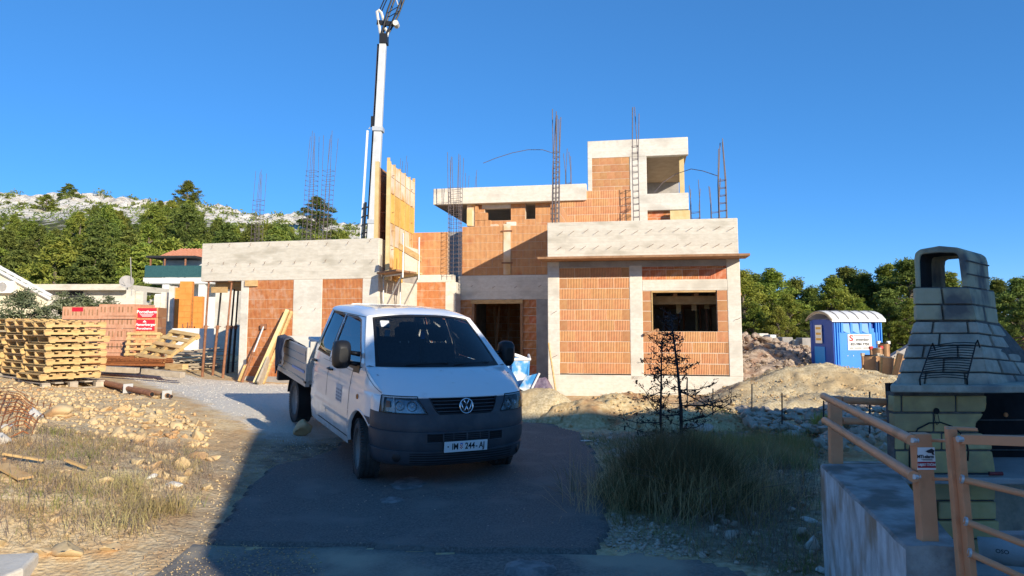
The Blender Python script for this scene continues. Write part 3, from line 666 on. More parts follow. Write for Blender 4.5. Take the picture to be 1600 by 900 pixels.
# ================= column cages
def cage(fr, u, w_, zb_, ztie, ztop, wd=.24, n=6, r=.007, lean=0, gap=.16, m='rebar'):
    mb = MB(); rr = random.Random(int(u * 50)); pts = [(-.5, -.5), (.5, -.5), (.5, .5), (-.5, .5), (0, -.5), (0, .5), (.5, 0), (-.5, 0)][:n]
    zt_ = [z for z in np.arange(zb_ + .1, ztie, gap)]
    for a, b in pts:
        h = ztop + rr.uniform(-.25, .05); dx = rr.uniform(-.07, .07)
        mb.tube([fr.P(u + a * wd, w_ + b * wd, zb_), fr.P(u + a * wd + lean * .5, w_ + b * wd, (zb_ + h) / 2), fr.P(u + a * wd + dx + lean, w_ + b * wd + dx * .5, h)], r, 5)
    for z in zt_:
        k = lean * (z - zb_) / (ztop - zb_); q = .52
        mb.tube([fr.P(u + k - q * wd, w_ - q * wd, z), fr.P(u + k + q * wd, w_ - q * wd, z + .01), fr.P(u + k + q * wd, w_ + q * wd, z + .02), fr.P(u + k - q * wd, w_ + q * wd, z)], r * .8, 4, closed=True)
    return mb.build('rebar_cage', M[m], house, recalc=False)
def cpx(fr, x, w_, ybot, ytie, ytop, **k):
    cage(fr, U(x, (ybot + ytop) / 2, w_, fr), w_, Z(x, ybot, w_, fr), Z(x, ytie, w_, fr), Z(x, ytop, w_, fr), **k)
cpx(FL, 403, 3.6, 378, 308, 262, n=6, wd=.26, lean=.04); cpx(FL, 484, 3.8, 378, 262, 209, n=6, wd=.30, lean=.12); cpx(FL, 509, 3.8, 378, 262, 208, n=6, wd=.28, lean=.14)
cpx(FR, 711, wl - .1, 430, 292, 236, n=8, wd=.32, gap=.13, r=.008); cpx(FR, 736, wm + 1.2, 330, 315, 268, n=4, wd=.3)
cpx(FR, 867.5, .35, 348, 232, 172, n=6, wd=.16, r=.012, lean=.05, gap=.13); cpx(FR, 888, wf + .5, 300, 284, 232, n=4, wd=.16, r=.010)
cpx(FR, 993, 3.6, 345, 220, 166, n=4, wd=.17, r=.012, lean=-.02, gap=.19)
cpx(FR, 1086, 1.6, 348, 330, 284, n=4, wd=.22, r=.009); cpx(FR, 1117, 1.4, 348, 328, 278, n=4, wd=.2, r=.009); cpx(FR, 1128, .8, 348, 272, 216, n=4, wd=.18, r=.012, gap=.19)
cpx(FR, 630, wl + 3, 300, 270, 246, n=4, wd=.2)
CT.build('tie_wire', parent=house, kind='stuff')
# long bent bars
mb = MB(); w_ = 1.0
pl = [(755, 255, 1.0), (775, 247, 1.0), (800, 239, 1.0), (825, 234, 1.0), (848, 234, 1.0), (866, 240, 1.0)]
mb.tube([FR.P(U(x, y, w_), w_, Z(x, y, w_)) for x, y, w_ in pl], .009, 5); mb.build('bent_bar', M['rebar'], house)
mb = MB(); pl = [(1022, 301, 3), (1036, 285, 3), (1056, 272, 3), (1080, 264, 2), (1098, 267, 1), (1122, 275, .8)]
mb.tube([FR.P(U(x, y, q), q, Z(x, y, q)) for x, y, q in pl], .010, 5); mb.build('bent_bar', M['rebar'], house)
if EXTRA.v: EXTRA.build('brick', parent=house, kind='stuff')
print('bricks', BR[0])
# ================= wall formwork on the left block corner
fw = empty('wall_formwork', FL.P(.1, .3, 2.9), 'tall yellow formwork panel standing on the corner of the left block beside the crane', 'formwork')
FS = FL.side(.35, .0)     # faces right, runs into depth
A = FL.P(U(612, 420, -.1, FL), -.1, 0)
def fpx(x, y, dd): return dd
# near edge column x=604..651: find two ends on depth lines
d0, d1 = 18.9, 21.6
B0, B1 = at(609, 252, d0), at(651, 286, d1); G0, G1 = at(604, 420, d0), at(640, 432, d1)
z0 = min(G0.z, G1.z) - .0
pa, pb = Vector((at(606, 400, d0).x, d0, 0)), Vector((at(646, 400, d1).x, d1, 0)); dr = (pb - pa).normalized(); nn = Vector((dr.y, -dr.x, 0))
Lp = (pb - pa).length; zt0, zt1 = B0.z, B1.z
ncol = 5; ang = math.atan2(dr.y, dr.x)
FP = Fr((pa.x, pa.y), ang)
zlv = [2.95 + .02, 3.9, 4.5, 5.3, 5.75, min(zt0, zt1)]
ztop = (zt0 + zt1) / 2
zlv[-1] = ztop
for i in range(ncol):
    for j in range(5):
        mb = MB(); FP.box(mb, Lp * i / ncol + .012, Lp * (i + 1) / ncol - .012, random.uniform(-.006, .0), .04, zlv[j] + .008, zlv[j + 1] - .008)
        mb.build('panel_board', M['plyor' if j == 2 or (j == 0 and random.random() < .5) else 'ply'], fw)
for i in range(ncol + 1):
    mb = MB(); FP.box(mb, Lp * i / ncol - .014, Lp * i / ncol + .014, -.018, .06, zlv[0], ztop + (.12 if i in (0, ncol) else .05)); mb.build('stud', M['wood'], fw)
mb = MB(); FP.box(mb, .02, Lp, .30, .36, zlv[0], ztop - .1); mb.build('back_panel', M['woodbrn'], fw)
for k_, u_ in enumerate((-.02, .30)):
    mb = MB(); FP.box(mb, -.03, .05, -.02 + u_, .08 + u_, zlv[0], ztop + .02); mb.build('end_stud', M['woodyel'], fw)
for z in np.arange(3.3, ztop, .5):
    mb = MB(); mb.tube([FP.P(.3, -.06, z), FP.P(.3, .42, z)], .01, 5); mb.tube([FP.P(Lp - .4, -.06, z), FP.P(Lp - .4, .42, z)], .01, 5); mb.build('tie_rod', M['rust'], fw)
# ================= scaffold bracket platform
sb_ = empty('bracket_scaffold', FL.P(.4, 1, 2.4), 'small plank platform on steel brackets hanging from the side of the left block', 'scaffold')
S0 = [at(588, 419, 18.6), at(618, 445, 17.6), at(660, 443, 18.9), at(632, 418, 20.0)]
q = [Vector((p.x, p.y, 0)) for p in S0]; zpf = 3.10
for i in range(4):
    t0, t1 = i / 4 + .01, (i + 1) / 4 - .01
    a = q[0].lerp(q[3], t0); b_ = q[0].lerp(q[3], t1); c = q[1].lerp(q[2], t1); d = q[1].lerp(q[2], t0)
    mb = MB(); mb.prism([(p.x, p.y, zpf) for p in (a, b_, c, d)], (0, 0, .045)); mb.build('plank', M['woodyel' if i == 3 else 'woodbrn'], sb_)
for t in (.25, .85):
    a = q[0].lerp(q[3], t); b_ = q[1].lerp(q[2], t); a.z = b_.z = zpf - .04
    mb = MB(); mb.tube([a, b_], .024, 8); mb.tube([b_, a + Vector((0, 0, -.95))], .022, 8); mb.tube([a, a + Vector((0, 0, -1.1))], .02, 8); mb.build('bracket', M['steel'], sb_)
    mb = MB(); mb.tube([b_ + Vector((0, 0, -.1)), b_ + Vector((0, 0, 1.0))], .022, 8); mb.build('guard_post', M['steel'], sb_)
a = q[1].lerp(q[2], .1) + Vector((0, 0, zpf + .62)); b_ = q[1].lerp(q[2], .95) + Vector((0, 0, zpf + .40))
mb = MB(); mb.beam(a, b_, .03, .16); mb.build('guard_board', M['wood'], sb_)
# ================= steel props under the left block, planks and prop leaning on it
names = ['leftmost rusty steel prop standing under the slab of the left block', 'thin black and red steel prop, second from the left under the slab', 'brown steel prop with a collar standing third under the slab', 'black steel prop behind the brown one under the slab', 'rightmost black steel prop next to the concrete column of the left block']
for i, (x0, y0, x1, y1, w_, m_) in enumerate([(316, 588, 326, 446, -.05, 'rust'), (332, 590, 346, 458, .6, 'dark'), (348, 592, 362, 442, .1, 'rust'), (355, 588, 366, 466, 1.4, 'dark'), (363, 588, 372, 464, 1.7, 'dark')]):
    a = FL.P(U(x0, y0, w_, FL), w_, .2); b_ = FL.P(U(x1, y1, w_, FL), w_, zbt - .02); md = a.lerp(b_, .55)
    a.z = T(a.x, a.y) - .01
    r_ = empty('steel_prop', a, names[i], 'prop', 'steel props under the left block')
    mb = MB(); mb.tube([a, md], .036, 10); mb.build('outer_tube', M['rust' if m_ == 'rust' or i == 1 else 'dark'], r_, smooth=60)
    mb = MB(); mb.tube([md, b_], .026, 10); mb.build('inner_tube', M[m_], r_, smooth=60)
    mb = MB(); mb.lathe([(.05, -.05), (.05, .05)], md, n=10); mb.tube([md + Vector((-.1, 0, 0)), md + Vector((.1, 0, .02))], .01, 5); mb.build('collar', M['rust'], r_)
    mb = MB(); mb.box(b_, (.14, .14, .015)); mb.build('end_plate', M['rust'], r_); mb = MB(); mb.box(a, (.14, .14, .015)); mb.build('end_plate', M['rust'], r_)
def leaning(name, x0, y0, w0, x1, y1, w1_, wd, th, m_, label, cat):
    a = FL.P(U(x0, y0, w0, FL), w0, 0); a.z = T(a.x, a.y) + .0; b_ = FL.P(U(x1, y1, w1_, FL), w1_, Z(x1, y1, w1_, FL))
    mb = MB(); mb.beam(a, b_, wd, th, up=(0, 1, 0)); return tag(mb.build(name, M[m_], bevel=.004), label, cat, 'planks leaning on the left block')
leaning('timber_plank', 399, 600, -1.0, 450, 486, -.03, .10, .22, 'woodyel', 'broad yellow plank leaning against the brick panel of the left block', 'plank')
leaning('timber_plank', 411, 596, -.85, 456, 487, -.03, .06, .10, 'wood', 'narrow pale batten leaning just right of the broad yellow plank', 'plank')
leaning('timber_plank', 374, 594, -.75, 384, 572, -.5, .06, .16, 'wood', 'short pale board standing against the foot of the leaning steel prop', 'plank')
leaning('timber_plank', 404, 602, -1.2, 420, 562, -.7, .05, .30, 'woodold', 'dark wet plank stub in front of the broad yellow plank', 'plank')
a = FL.P(U(378, 594, -.8, FL), -.8, 0); a.z = T(a.x, a.y); b_ = FL.P(U(412, 510, -.06, FL), -.06, Z(412, 510, -.06, FL))
r_ = empty('steel_prop', a, 'short rusty steel prop leaning on the brick panel left of the yellow plank', 'prop')
md = a.lerp(b_, .5); mb = MB(); mb.tube([a, md], .034, 10); mb.build('outer_tube', M['rust'], r_, smooth=60); mb = MB(); mb.tube([md, b_], .025, 10); mb.build('inner_tube', M['steel'], r_, smooth=60)
mb = MB(); mb.box(b_, (.16, .05, .13)); mb.build('end_plate', M['rust'], r_); mb = MB(); mb.lathe([(.05, -.05), (.05, .05)], md, n=10); mb.build('collar', M['rust'], r_)
a = FR.P(U(870, 616, -.5), -.5, 0); a.z = T(a.x, a.y); b_ = FR.P(U(857, 536, -.03), -.03, Z(857, 536, -.03))
mb = MB(); mb.tube([a, b_], .022, 8); tag(mb.build('wooden_pole', M['wood'], smooth=60), 'thin pale wooden pole leaning on the corner of the right block', 'pole')
# ---------------------------------------------------------------- foliage
def foliage_mat(name, c1, c2, c3):
    m = mat(name, c1, c2, .9, .75, 0, c3=c3, s3=2.2, t3=.55, rnd=.22, hue=.018, spec=.25)
    t = m.node_tree; b = t.nodes['Principled BSDF']; out = t.nodes['Material Output']
    tl = N(t, 'ShaderNodeBsdfTranslucent'); mx = N(t, 'ShaderNodeMixShader'); mx.inputs[0].default_value = .30
    src = b.inputs['Base Color'].links[0].from_socket; t.links.new(src, tl.inputs[0])
    t.links.new(b.outputs[0], mx.inputs[1]); t.links.new(tl.outputs[0], mx.inputs[2]); t.links.new(mx.outputs[0], out.inputs[0]); return m
M['pine'] = foliage_mat('pine_needles', (.24, .285, .042), (.37, .38, .075), (.16, .21, .036))
M['pine2'] = foliage_mat('darker_pine_needles', (.16, .205, .042), (.25, .285, .065), (.11, .15, .035))
M['olive'] = foliage_mat('olive_leaves', (.20, .23, .12), (.32, .34, .20), (.12, .15, .07))
M['bark'] = mat('bark', (.13, .10, .075), (.22, .18, .14), 8, .95, .6, 20)
LEAF = (np.array([[-.5, -.16, 0], [.5, -.16, .05], [.5, .16, -.05], [-.5, .16, 0]]), np.array([[0, 1, 2, 3]]))
def tree_mesh(seed, H=7, RAD=2.4, trunk=.35, nclump=70, nleaf=90, ls=.26, mk='pine', cone=.5, csz=.5):
    """trunk + limbs + crown of small leaf tufts in one mesh with two materials; returns (trunk, crown) meshes"""
    r = np.random.default_rng(seed); mb = MB(); rr = random.Random(seed)
    tp = [(0, 0, -.4), (rr.uniform(-.1, .1), rr.uniform(-.1, .1), H * .3), (rr.uniform(-.3, .3), rr.uniform(-.3, .3), H * .62), (rr.uniform(-.3, .3), rr.uniform(-.3, .3), H * .93)]
    mb.tube(tp, [H * .028, H * .022, H * .013, H * .004], 8)
    C = []
    for i in range(nclump):
        h = trunk + (1 - trunk) * (i + rr.random()) / nclump
        prof = (math.sin(min(1, (h - trunk) / (1 - trunk) * 1.0 + .12) * PI) ** .6) * (1 - cone * (h - trunk) / (1 - trunk)) + .12
        a = rr.uniform(0, 2 * PI); rad = RAD * prof * rr.uniform(.35, 1.02)
        p = Vector((math.cos(a) * rad, math.sin(a) * rad, H * h * 1.0 + rr.uniform(-.2, .2))); C.append((p, csz * rr.uniform(.6, 1.3)))
        if i % 3 == 0:
            b = Vector((0, 0, max(H * .15, p.z - rad * .5))); mb.tube([b, b.lerp(p, .5) + Vector((0, 0, .1)), p], [H * .009, H * .006, H * .002], 5, cap=False)
    P = []; 
    for p, s in C:
        d = r.normal(0, 1, (nleaf, 3)); d /= np.linalg.norm(d, axis=1)[:, None]; d *= (r.random((nleaf, 1)) ** .4) * s; d[:, 2] *= .62; P.append(d + np.array(p))
    P = np.concatenate(P); n = len(P)
    Vl, Fl = scatter(LEAF, P, r.uniform(.6, 1.3, n) * ls, rotmats(n))
    return mb.mesh('trunk', M['bark']), arrays('crown', Vl, Fl, M[mk])
def tree_root(name, proto, loc, sc, rz, label, cat, group=None):
    e = empty(name, loc, label, cat, group, rz); s = sc if isinstance(sc, tuple) else (sc, sc, sc); e.scale = s
    for nm, me_ in (('trunk', proto[0]), ('crown', proto[1])):
        o = bpy.data.objects.new(nm, me_); COL.objects.link(o); o.parent = e
    return e
P1 = [tree_mesh(s, H=7, RAD=2.3, trunk=.16, nclump=95, nleaf=90, ls=.24, mk='pine' if s % 3 else 'pine2', cone=.45, csz=.55) for s in range(5)]   # far
P2 = [tree_mesh(20 + s, H=6, RAD=2.2, trunk=.10, nclump=150, nleaf=150, ls=.13, mk='pine' if s % 2 else 'pine2', cone=.5, csz=.40) for s in range(4)]  # nearer, finer
# ---------------------------------------------------------------- hill
ridge = [(-700, 330), (-200, 305), (0, 302), (60, 306), (110, 300), (200, 306), (290, 312), (330, 318), (400, 332), (470, 338), (560, 352), (640, 372), (760, 400), (900, 430), (1100, 468), (1400, 490), (2300, 505)]
rx = np.array([p[0] for p in ridge], float); ry = np.array([p[1] for p in ridge], float)
D0h, D1h = 62.0, 240.0
def hillz(px, D):
    zr = CH + (HOR - np.interp(px, rx, ry)) * D1h / F
    t = np.clip((D - D0h) / (D1h - D0h), 0, 1.0); z = .9 + (t ** 1.12) * (zr - .9)
    x = (px - 800) / F * D
    rock = np.clip((t - .62) / .3, 0, 1)
    z = z + rock * (fbm(x * .07, D * .07, 5) * 7 + np.abs(fbm(x * .25 + 5, D * .12, 4)) * 5 - 1.2) + fbm(x * .03, D * .03) * 2.0 * np.clip(t * 4, 0, 1)
    return np.where(D > D1h, z - (D - D1h) * .12, z)
pxs = np.arange(-1500, 3300, 5.0); Ds = np.concatenate([np.arange(58, 150, 3.0), np.arange(150, 262, 1.1), np.arange(262, 500, 20)])
PX, DD = np.meshgrid(pxs, Ds); HX = (PX - 800) / F * DD; HZ = hillz(PX, DD); HZ = np.where(DD < 62, .6, HZ)
nx = len(pxs); ny = len(Ds); ii = (np.arange(ny - 1)[:, None] * nx + np.arange(nx - 1)[None]).ravel()
def hill_mat():
    m = bpy.data.materials.new('rocky_hillside'); m.use_nodes = True; t = m.node_tree; L = t.links; b = t.nodes['Principled BSDF']; b.inputs['Roughness'].default_value = .95; b.inputs['Specular IOR Level'].default_value = .1
    tc = N(t, 'ShaderNodeTexCoord'); n = N(t, 'ShaderNodeTexNoise'); n.inputs['Scale'].default_value = .35; n.inputs['Detail'].default_value = 9; n.inputs['Roughness'].default_value = .7; L.new(tc.outputs['Object'], n.inputs['Vector'])
    r = N(t, 'ShaderNodeValToRGB'); e = r.color_ramp.elements; e[0].position = .36; e[0].color = (.46, .40, .32, 1); e[1].position = .54; e[1].color = (.78, .73, .64, 1); L.new(n.outputs[0], r.inputs[0])
    n2 = N(t, 'ShaderNodeTexNoise'); n2.inputs['Scale'].default_value = .12; n2.inputs['Detail'].default_value = 6; L.new(tc.outputs['Object'], n2.inputs['Vector'])
    at_ = N(t, 'ShaderNodeAttribute', attribute_name='height'); ad = N(t, 'ShaderNodeMath', operation='MULTIPLY_ADD'); ad.inputs[1].default_value = .9; L.new(n2.outputs[0], ad.inputs[0]); L.new(at_.outputs['Fac'], ad.inputs[2])
    mr = N(t, 'ShaderNodeMapRange'); mr.inputs[1].default_value = 1.02; mr.inputs[2].default_value = 1.14; L.new(ad.outputs[0], mr.inputs[0])
    mx = N(t, 'ShaderNodeMix', data_type='RGBA'); mx.inputs[6].default_value = (.10, .105, .045, 1); L.new(mr.outputs[0], mx.inputs[0]); L.new(r.outputs[0], mx.inputs[7]); L.new(mx.outputs[2], b.inputs['Base Color'])
    vr = N(t, 'ShaderNodeTexVoronoi', feature='DISTANCE_TO_EDGE'); vr.inputs['Scale'].default_value = .35; L.new(tc.outputs['Object'], vr.inputs['Vector'])
    bp = N(t, 'ShaderNodeBump'); bp.inputs['Strength'].default_value = 1; bp.inputs['Distance'].default_value = 1.2; L.new(n.outputs[0], bp.inputs['Height'])
    b2 = N(t, 'ShaderNodeBump'); b2.inputs['Strength'].default_value = .7; b2.inputs['Distance'].default_value = .5; L.new(vr.outputs['Distance'], b2.inputs['Height']); L.new(bp.outputs[0], b2.inputs['Normal']); L.new(b2.outputs[0], b.inputs['Normal'])
    return m
me = arrays('hill', np.stack([HX, DD, HZ], -1).reshape(-1, 3), np.stack([ii, ii + 1, ii + nx + 1, ii + nx], 1), hill_mat(), False)
a = me.attributes.new('height', 'FLOAT', 'POINT'); a.data.foreach_set('value', np.clip((DD.ravel() - D0h) / (D1h - D0h), 0, 1).astype(np.float32))
tag(link('hill', me), kind='structure')
# ---------------------------------------------------------------- pines on the hill
rt = random.Random(5); cnt = 0
special = [(98, 303, 226, .9, 'round dark pine alone on the white rocks at the left end of the ridge'), (287, 306, 228, 1.15, 'tallest round pine standing out above the ridge line of the hill'), (64, 325, 205, .8, 'small round pine in front of the white rock face on the left of the hill'),
           (492, 344, 200, 1.5, 'dark pine on the hillside seen through the two tall rebar cages')]
for k, (px_, yt, D_, s_, lb) in enumerate(special):
    z = float(hillz(np.array(float(px_)), np.array(float(D_)))); p = Vector(((px_ - 800) / F * D_, D_, z - .8))
    tree_root('pine_tree', P1[k % 5], p, (s_ * 1.7, s_ * 1.7, s_), rt.uniform(0, 6), lb, 'tree')
rows = [(64, 15), (70, 15), (78, 16), (88, 15), (99, 17), (112, 19), (126, 21), (140, 22), (154, 23), (168, 24), (182, 22), (194, 16), (206, 12)]
for D_, n in rows:
    for i in range(n):
        px_ = -190 + 830 * (i + rt.uniform(-.1, 1.1)) / n
        if D_ > 188 and 0 < px_ < 120 and rt.random() < .8: continue
        if px_ > 640: continue
        d = D_ * rt.uniform(.96, 1.05); s_ = rt.uniform(.70, 1.25) * (1.0 + (D_ - 60) / 380)
        z = float(hillz(np.array(px_), np.array(d))); x = (px_ - 800) / F * d
        lim = np.interp(px_, [0, 50, 75, 100, 120, 170, 200, 225, 245, 300, 310, 345, 370, 400, 440, 470, 500, 560, 640], [330, 348, 360, 350, 318, 322, 342, 334, 312, 314, 347, 342, 357, 349, 350, 364, 360, 368, 385])
        ytop_ = HOR - (z + 6.6 * s_ - CH) * F / d
        if ytop_ < lim:
            s2 = (CH + (HOR - lim) * F / 1130 * d / F - z) / 6.6
            if s2 < .42: continue
            s_ = s2
        tree_root('pine_tree', P1[rt.randrange(5)], (x, d, z - .4), (s_ * rt.uniform(1.0, 1.35), s_ * rt.uniform(1.0, 1.35), s_), rt.uniform(0, 6), 'green pine in the dense wood covering the hillside behind the site', 'tree', 'pines on the hillside'); cnt += 1
print('hill trees', cnt)
mb = SH = None
# scrub on the hill: low undergrowth between the pines
n = 9000; px_ = rng.uniform(-100, 680, n); d = rng.uniform(63, 215, n); z = hillz(px_, d); x = (px_ - 800) / F * d
Vs, Fs = scatter(LEAF, np.stack([x, d, z + .3], 1) + rng.normal(0, .35, (n, 3)), rng.uniform(.5, 1.2, n), rotmats(n))
o = link('undergrowth', arrays('undergrowth', Vs, Fs, M['pine2'])); o['kind'] = 'stuff'
n = 220; px_ = rng.uniform(-250, 640, n); d = rng.uniform(185, 238, n); z = hillz(px_, d); x = (px_ - 800) / F * d; q = np.repeat(np.arange(n), 45); sz = rng.uniform(.5, 1.7, n)
Vs, Fs = scatter(LEAF, np.stack([x[q], d[q], z[q] + .4], 1) + rng.normal(0, 1, (len(q), 3)) * sz[q][:, None] * np.array([1, 1, .5]) * .7, rng.uniform(.5, 1.1, len(q)), rotmats(len(q)))
o = link('ridge_shrubs', arrays('ridge_shrubs', Vs, Fs, M['pine2'])); o['kind'] = 'stuff'
# ---------------------------------------------------------------- pines on the right
rt = random.Random(9)
rightT = [(1178, 432, 36, 1.0), (1205, 425, 34, 1.0), (1240, 440, 38, 1.0), (1160, 428, 33, .9), (1322, 422, 37, .95), (1300, 435, 35, .9), (1350, 430, 36, 1.0), (1385, 418, 37, 1.0), (1418, 410, 34, 1.05), (1440, 425, 38, 1.0), (1268, 452, 37, .9), (1230, 462, 32, .8),
          (1590, 438, 33, .9), (1635, 420, 34, 1.0), (1560, 440, 40, 1.0), (1480, 430, 38, 1.0), (1520, 440, 39, 1.0), (1215, 480, 30, .6), (1262, 490, 30, .6), (1340, 470, 33, .8), (1385, 470, 31, .8), (1420, 470, 30, .75), (1600, 470, 27, .7), (1180, 478, 31, .7), (1680, 430, 33, 1), (1720, 430, 36, 1)]
for k, (px_, yt, D_, ws) in enumerate(rightT):
    ztop_ = at(px_, yt, D_).z; z0_ = .25; H_ = ztop_ - z0_; s_ = H_ / 6.0
    e = tree_root('pine_tree', P2[k % 4], (at(px_, yt, D_).x, D_, z0_), (max(.62, s_ * 1.25) * ws * 1.1, max(.62, s_ * 1.25) * ws * 1.1, s_), rt.uniform(0, 6),
              {0: 'pine with a broad crown just right of the right block corner', 4: 'tall pine rising directly behind the portable toilet roof', 6: 'pine with its top right of the toilet, left of the tallest pine', 7: 'tall light green pine between the toilet and the barbecue chimney', 8: 'tallest pine, right against the left side of the barbecue chimney', 12: 'pine seen in the gap right of the barbecue chimney', 10: 'low pine in the dip of the tree line left of the toilet', 5: 'dark pine left of the toilet roof'}.get(k, 'bushy green pine in the row behind the portable toilet and the rubble heap'), 'tree', 'pines behind the rubble heap')
# low dark hedge mass filling between their feet
n = 26000; x = rng.uniform(9, 34, n); d = 33 + rng.uniform(0, 9, n) + fbm(x * .3, x * 0) * 3; z = .3 + rng.random(n) * (1.6 + fbm(x * .5, d * .5) * 2.5)
Vs, Fs = scatter(LEAF, np.stack([x, d, z], 1), rng.uniform(.1, .3, n), rotmats(n)); o = link('undergrowth', arrays('undergrowth', Vs, Fs, M['pine2'])); o['kind'] = 'stuff'
# olive bushes on the left in front of the low building
PO = [tree_mesh(60 + s, H=2.4, RAD=1.3, trunk=.15, nclump=60, nleaf=90, ls=.11, mk='olive', cone=.3, csz=.34) for s in range(2)]
for k, (px_, D_, s_, lb) in enumerate([(35, 27, 1.0, 'leftmost pale olive bush behind the pallet stacks'), (98, 28, .95, 'second pale olive bush from the left in front of the low grey building'), (130, 28.5, .95, 'third pale olive bush from the left in front of the low grey building'), (165, 29, .9, 'rightmost pale olive bush left of the concrete column')]):
    p = at(px_, 500, D_); tree_root('olive_bush', PO[k % 2], (p.x, D_, .75), (s_ * 1.1, s_, s_ * .92), k * 1.3, lb, 'bush', 'olive bushes behind the pallets')
p = at(222, 470, 47); tree_root('green_tree', P2[0], (p.x, 47, .8), (.75, .75, .62), 1.0, 'dark green tree between the concrete column and the house with the balcony', 'tree')
# ---------------------------------------------------------------- cream gable house, far left
def bx(name, par, x0, x1, y0, y1, z0, z1, m, bevel=0):
    mb = MB(); mb.box(((x0 + x1) / 2, (y0 + y1) / 2, (z0 + z1) / 2), (x1 - x0, y1 - y0, z1 - z0)); return mb.build(name, M[m] if isinstance(m, str) else m, par, bevel=bevel)
D_ = 36.0; xa = at(-90, 450, D_).x; q0, q1, q2 = at(-90, 376, D_), at(0, 424, D_), at(75, 466, D_)
hs1 = empty('cream_house', (at(-10, 450, D_).x, D_, .8), 'cream rendered house gable with white tile edge at the left edge of the photo', 'building')
mb = MB(); mb.prism([(xa, D_, .5), (q2.x, D_, .5), (q2.x, D_, q2.z), (q1.x, D_, q1.z), (xa, D_, q0.z)], (-7.5, 7, 0)); mb.build('wall', M['render'], hs1)
mb = MB(); dv = (q2 - q1).normalized(); nv = Vector((-dv.z, 0, dv.x)) * -1; nv = Vector((dv.z * -1, 0, dv.x))
mb.prism([q0 + nv * .03 + Vector((0, -.25, 0)), q2 + dv * .3 + nv * .03 + Vector((0, -.25, 0)), q2 + dv * .3 + nv * .16 + Vector((0, -.25, 0)), q0 + nv * .16 + Vector((0, -.25, 0))], (-7.7, 7.5, 0)); rf = mb.build('roof', M['whitewall'], hs1)
for i in range(9):
    c = q1 + dv * (i * .42 - .6) + nv * .2 + Vector((0, -.15, 0)); mb = MB(); mb.tube([c - dv * .2, c + dv * .24 + nv * .03], [.09, .075], 8); o = mb.build('edge_tile', M['whitewall'], rf)
a = at(14, 449, D_); ac = empty('air_conditioner', (a.x, D_ - .35, a.z - .4), 'white air conditioner box mounted high on the cream house wall', 'air conditioner')
bx('casing', ac, a.x - .42, a.x + .42, D_ - .34, D_ - .002, a.z - .3, a.z + .3, 'white', .02)
mb = MB(); mb.lathe([(.0, 0), (.20, 0), (.22, -.02), (.23, 0)], (a.x - .1, D_ - .345, a.z), 'Y', 20); mb.build('fan_grille', M['conc_dark'], ac)
# low grey building
D_ = 44.0; l0_, l1_ = at(45, 450, D_), at(205, 450, D_)
lw = empty('low_building', (at(120, 470, D_).x, D_, .8), 'long low grey concrete building with a flat roof edge in front of the wood', 'building')
bx('wall', lw, l0_.x, l1_.x - .3, D_, D_ + 6, .5, at(100, 454, D_).z, 'conc'); bx('roof', lw, l0_.x - .3, l1_.x, D_ - .7, D_ + 6.3, at(100, 454, D_).z, at(100, 445, D_).z, 'conc_old')
a = at(118, 464, D_); bx('window', lw, a.x - .45, a.x + .45, D_ - .05, D_ + .0, a.z - .45, a.z + .35, 'dark')
D_ = 39.0; a, b_ = at(197, 465, D_), at(222, 465, D_)
cc = empty('concrete_column', ((a.x + b_.x) / 2, D_, .8), 'thick raw concrete column beside the satellite dish', 'column')
bx('shaft', cc, a.x, a.x + .45, D_, D_ + .5, .5, at(200, 453, D_).z, 'conc'); bx('shaft', cc, a.x + .46, b_.x, D_ + .12, D_ + .5, .5, at(200, 455, D_).z, 'conc_old')
a = at(198, 441, D_); ds = empty('satellite_dish', a - Vector((0, 0, .3)), 'grey satellite dish on the roof edge of the low building', 'satellite dish')
rt_ = Matrix.Rotation(R(25), 3, 'Z') @ Matrix.Rotation(R(-20), 3, 'X')
mb = MB(); prof = [(r_, -.18 * (r_ / .36) ** 2 * .5) for r_ in (0.0, .1, .2, .28, .36)]; mb.lathe([(r_, h) for r_, h in prof], (0, 0, 0), 'Y', 20); mb.v = [tuple(Vector(v) @ rt_.transposed() + a) for v in mb.v]; mb.build('reflector', M['conc_dark'], ds, smooth=True)
mb = MB(); mb.tube([a + Vector((0, .1, -.9)), a + Vector((0, .08, 0))], .03, 6); mb.build('bracket', M['conc_dark'], ds); mb = MB(); mb.tube([a + Vector((0, 0, -.25)), a + Vector((.05, -.5, 0))], .015, 5); mb.build('arm', M['steel'], ds)
a, b_ = at(206, 462, D_), at(204, 402, D_); mb = MB(); mb.tube([a, b_], .022, 6); tag(mb.build('antenna_pole', M['conc_dark']), 'thin grey antenna pole rising beside the satellite dish', 'pole')
# house with red roof and green balcony screen
D_ = 56.0; hb = empty('balcony_house', (at(280, 470, D_).x, D_, .8), 'white two storey house with terracotta roof and green screened balcony', 'building')
e0, e1 = at(248, 404, D_ + 1.5), at(360, 404, D_ + 1.5); r0, r1 = at(274, 389, D_ + 3.5), at(360, 389, D_ + 3.5); zt_ = e0.z
bx('wall', hb, at(238, 450, D_).x, e1.x + 4, D_ + 1.5, D_ + 9, .5, zt_ - .05, 'whitewall')
mb = MB(); mb.add([(e0.x - .3, D_ + 1.0, zt_), (e1.x + 4, D_ + 1.0, zt_ - .0), (e1.x + 4, D_ + 4.5, r0.z + .1), (r0.x, D_ + 4.5, r0.z + .1), (e0.x - .3, D_ + 9, zt_), (e1.x + 4, D_ + 9, zt_)], [(0, 1, 2, 3), (0, 3, 4), (3, 2, 5, 4)]); rf = mb.build('roof', M['tile'], hb)
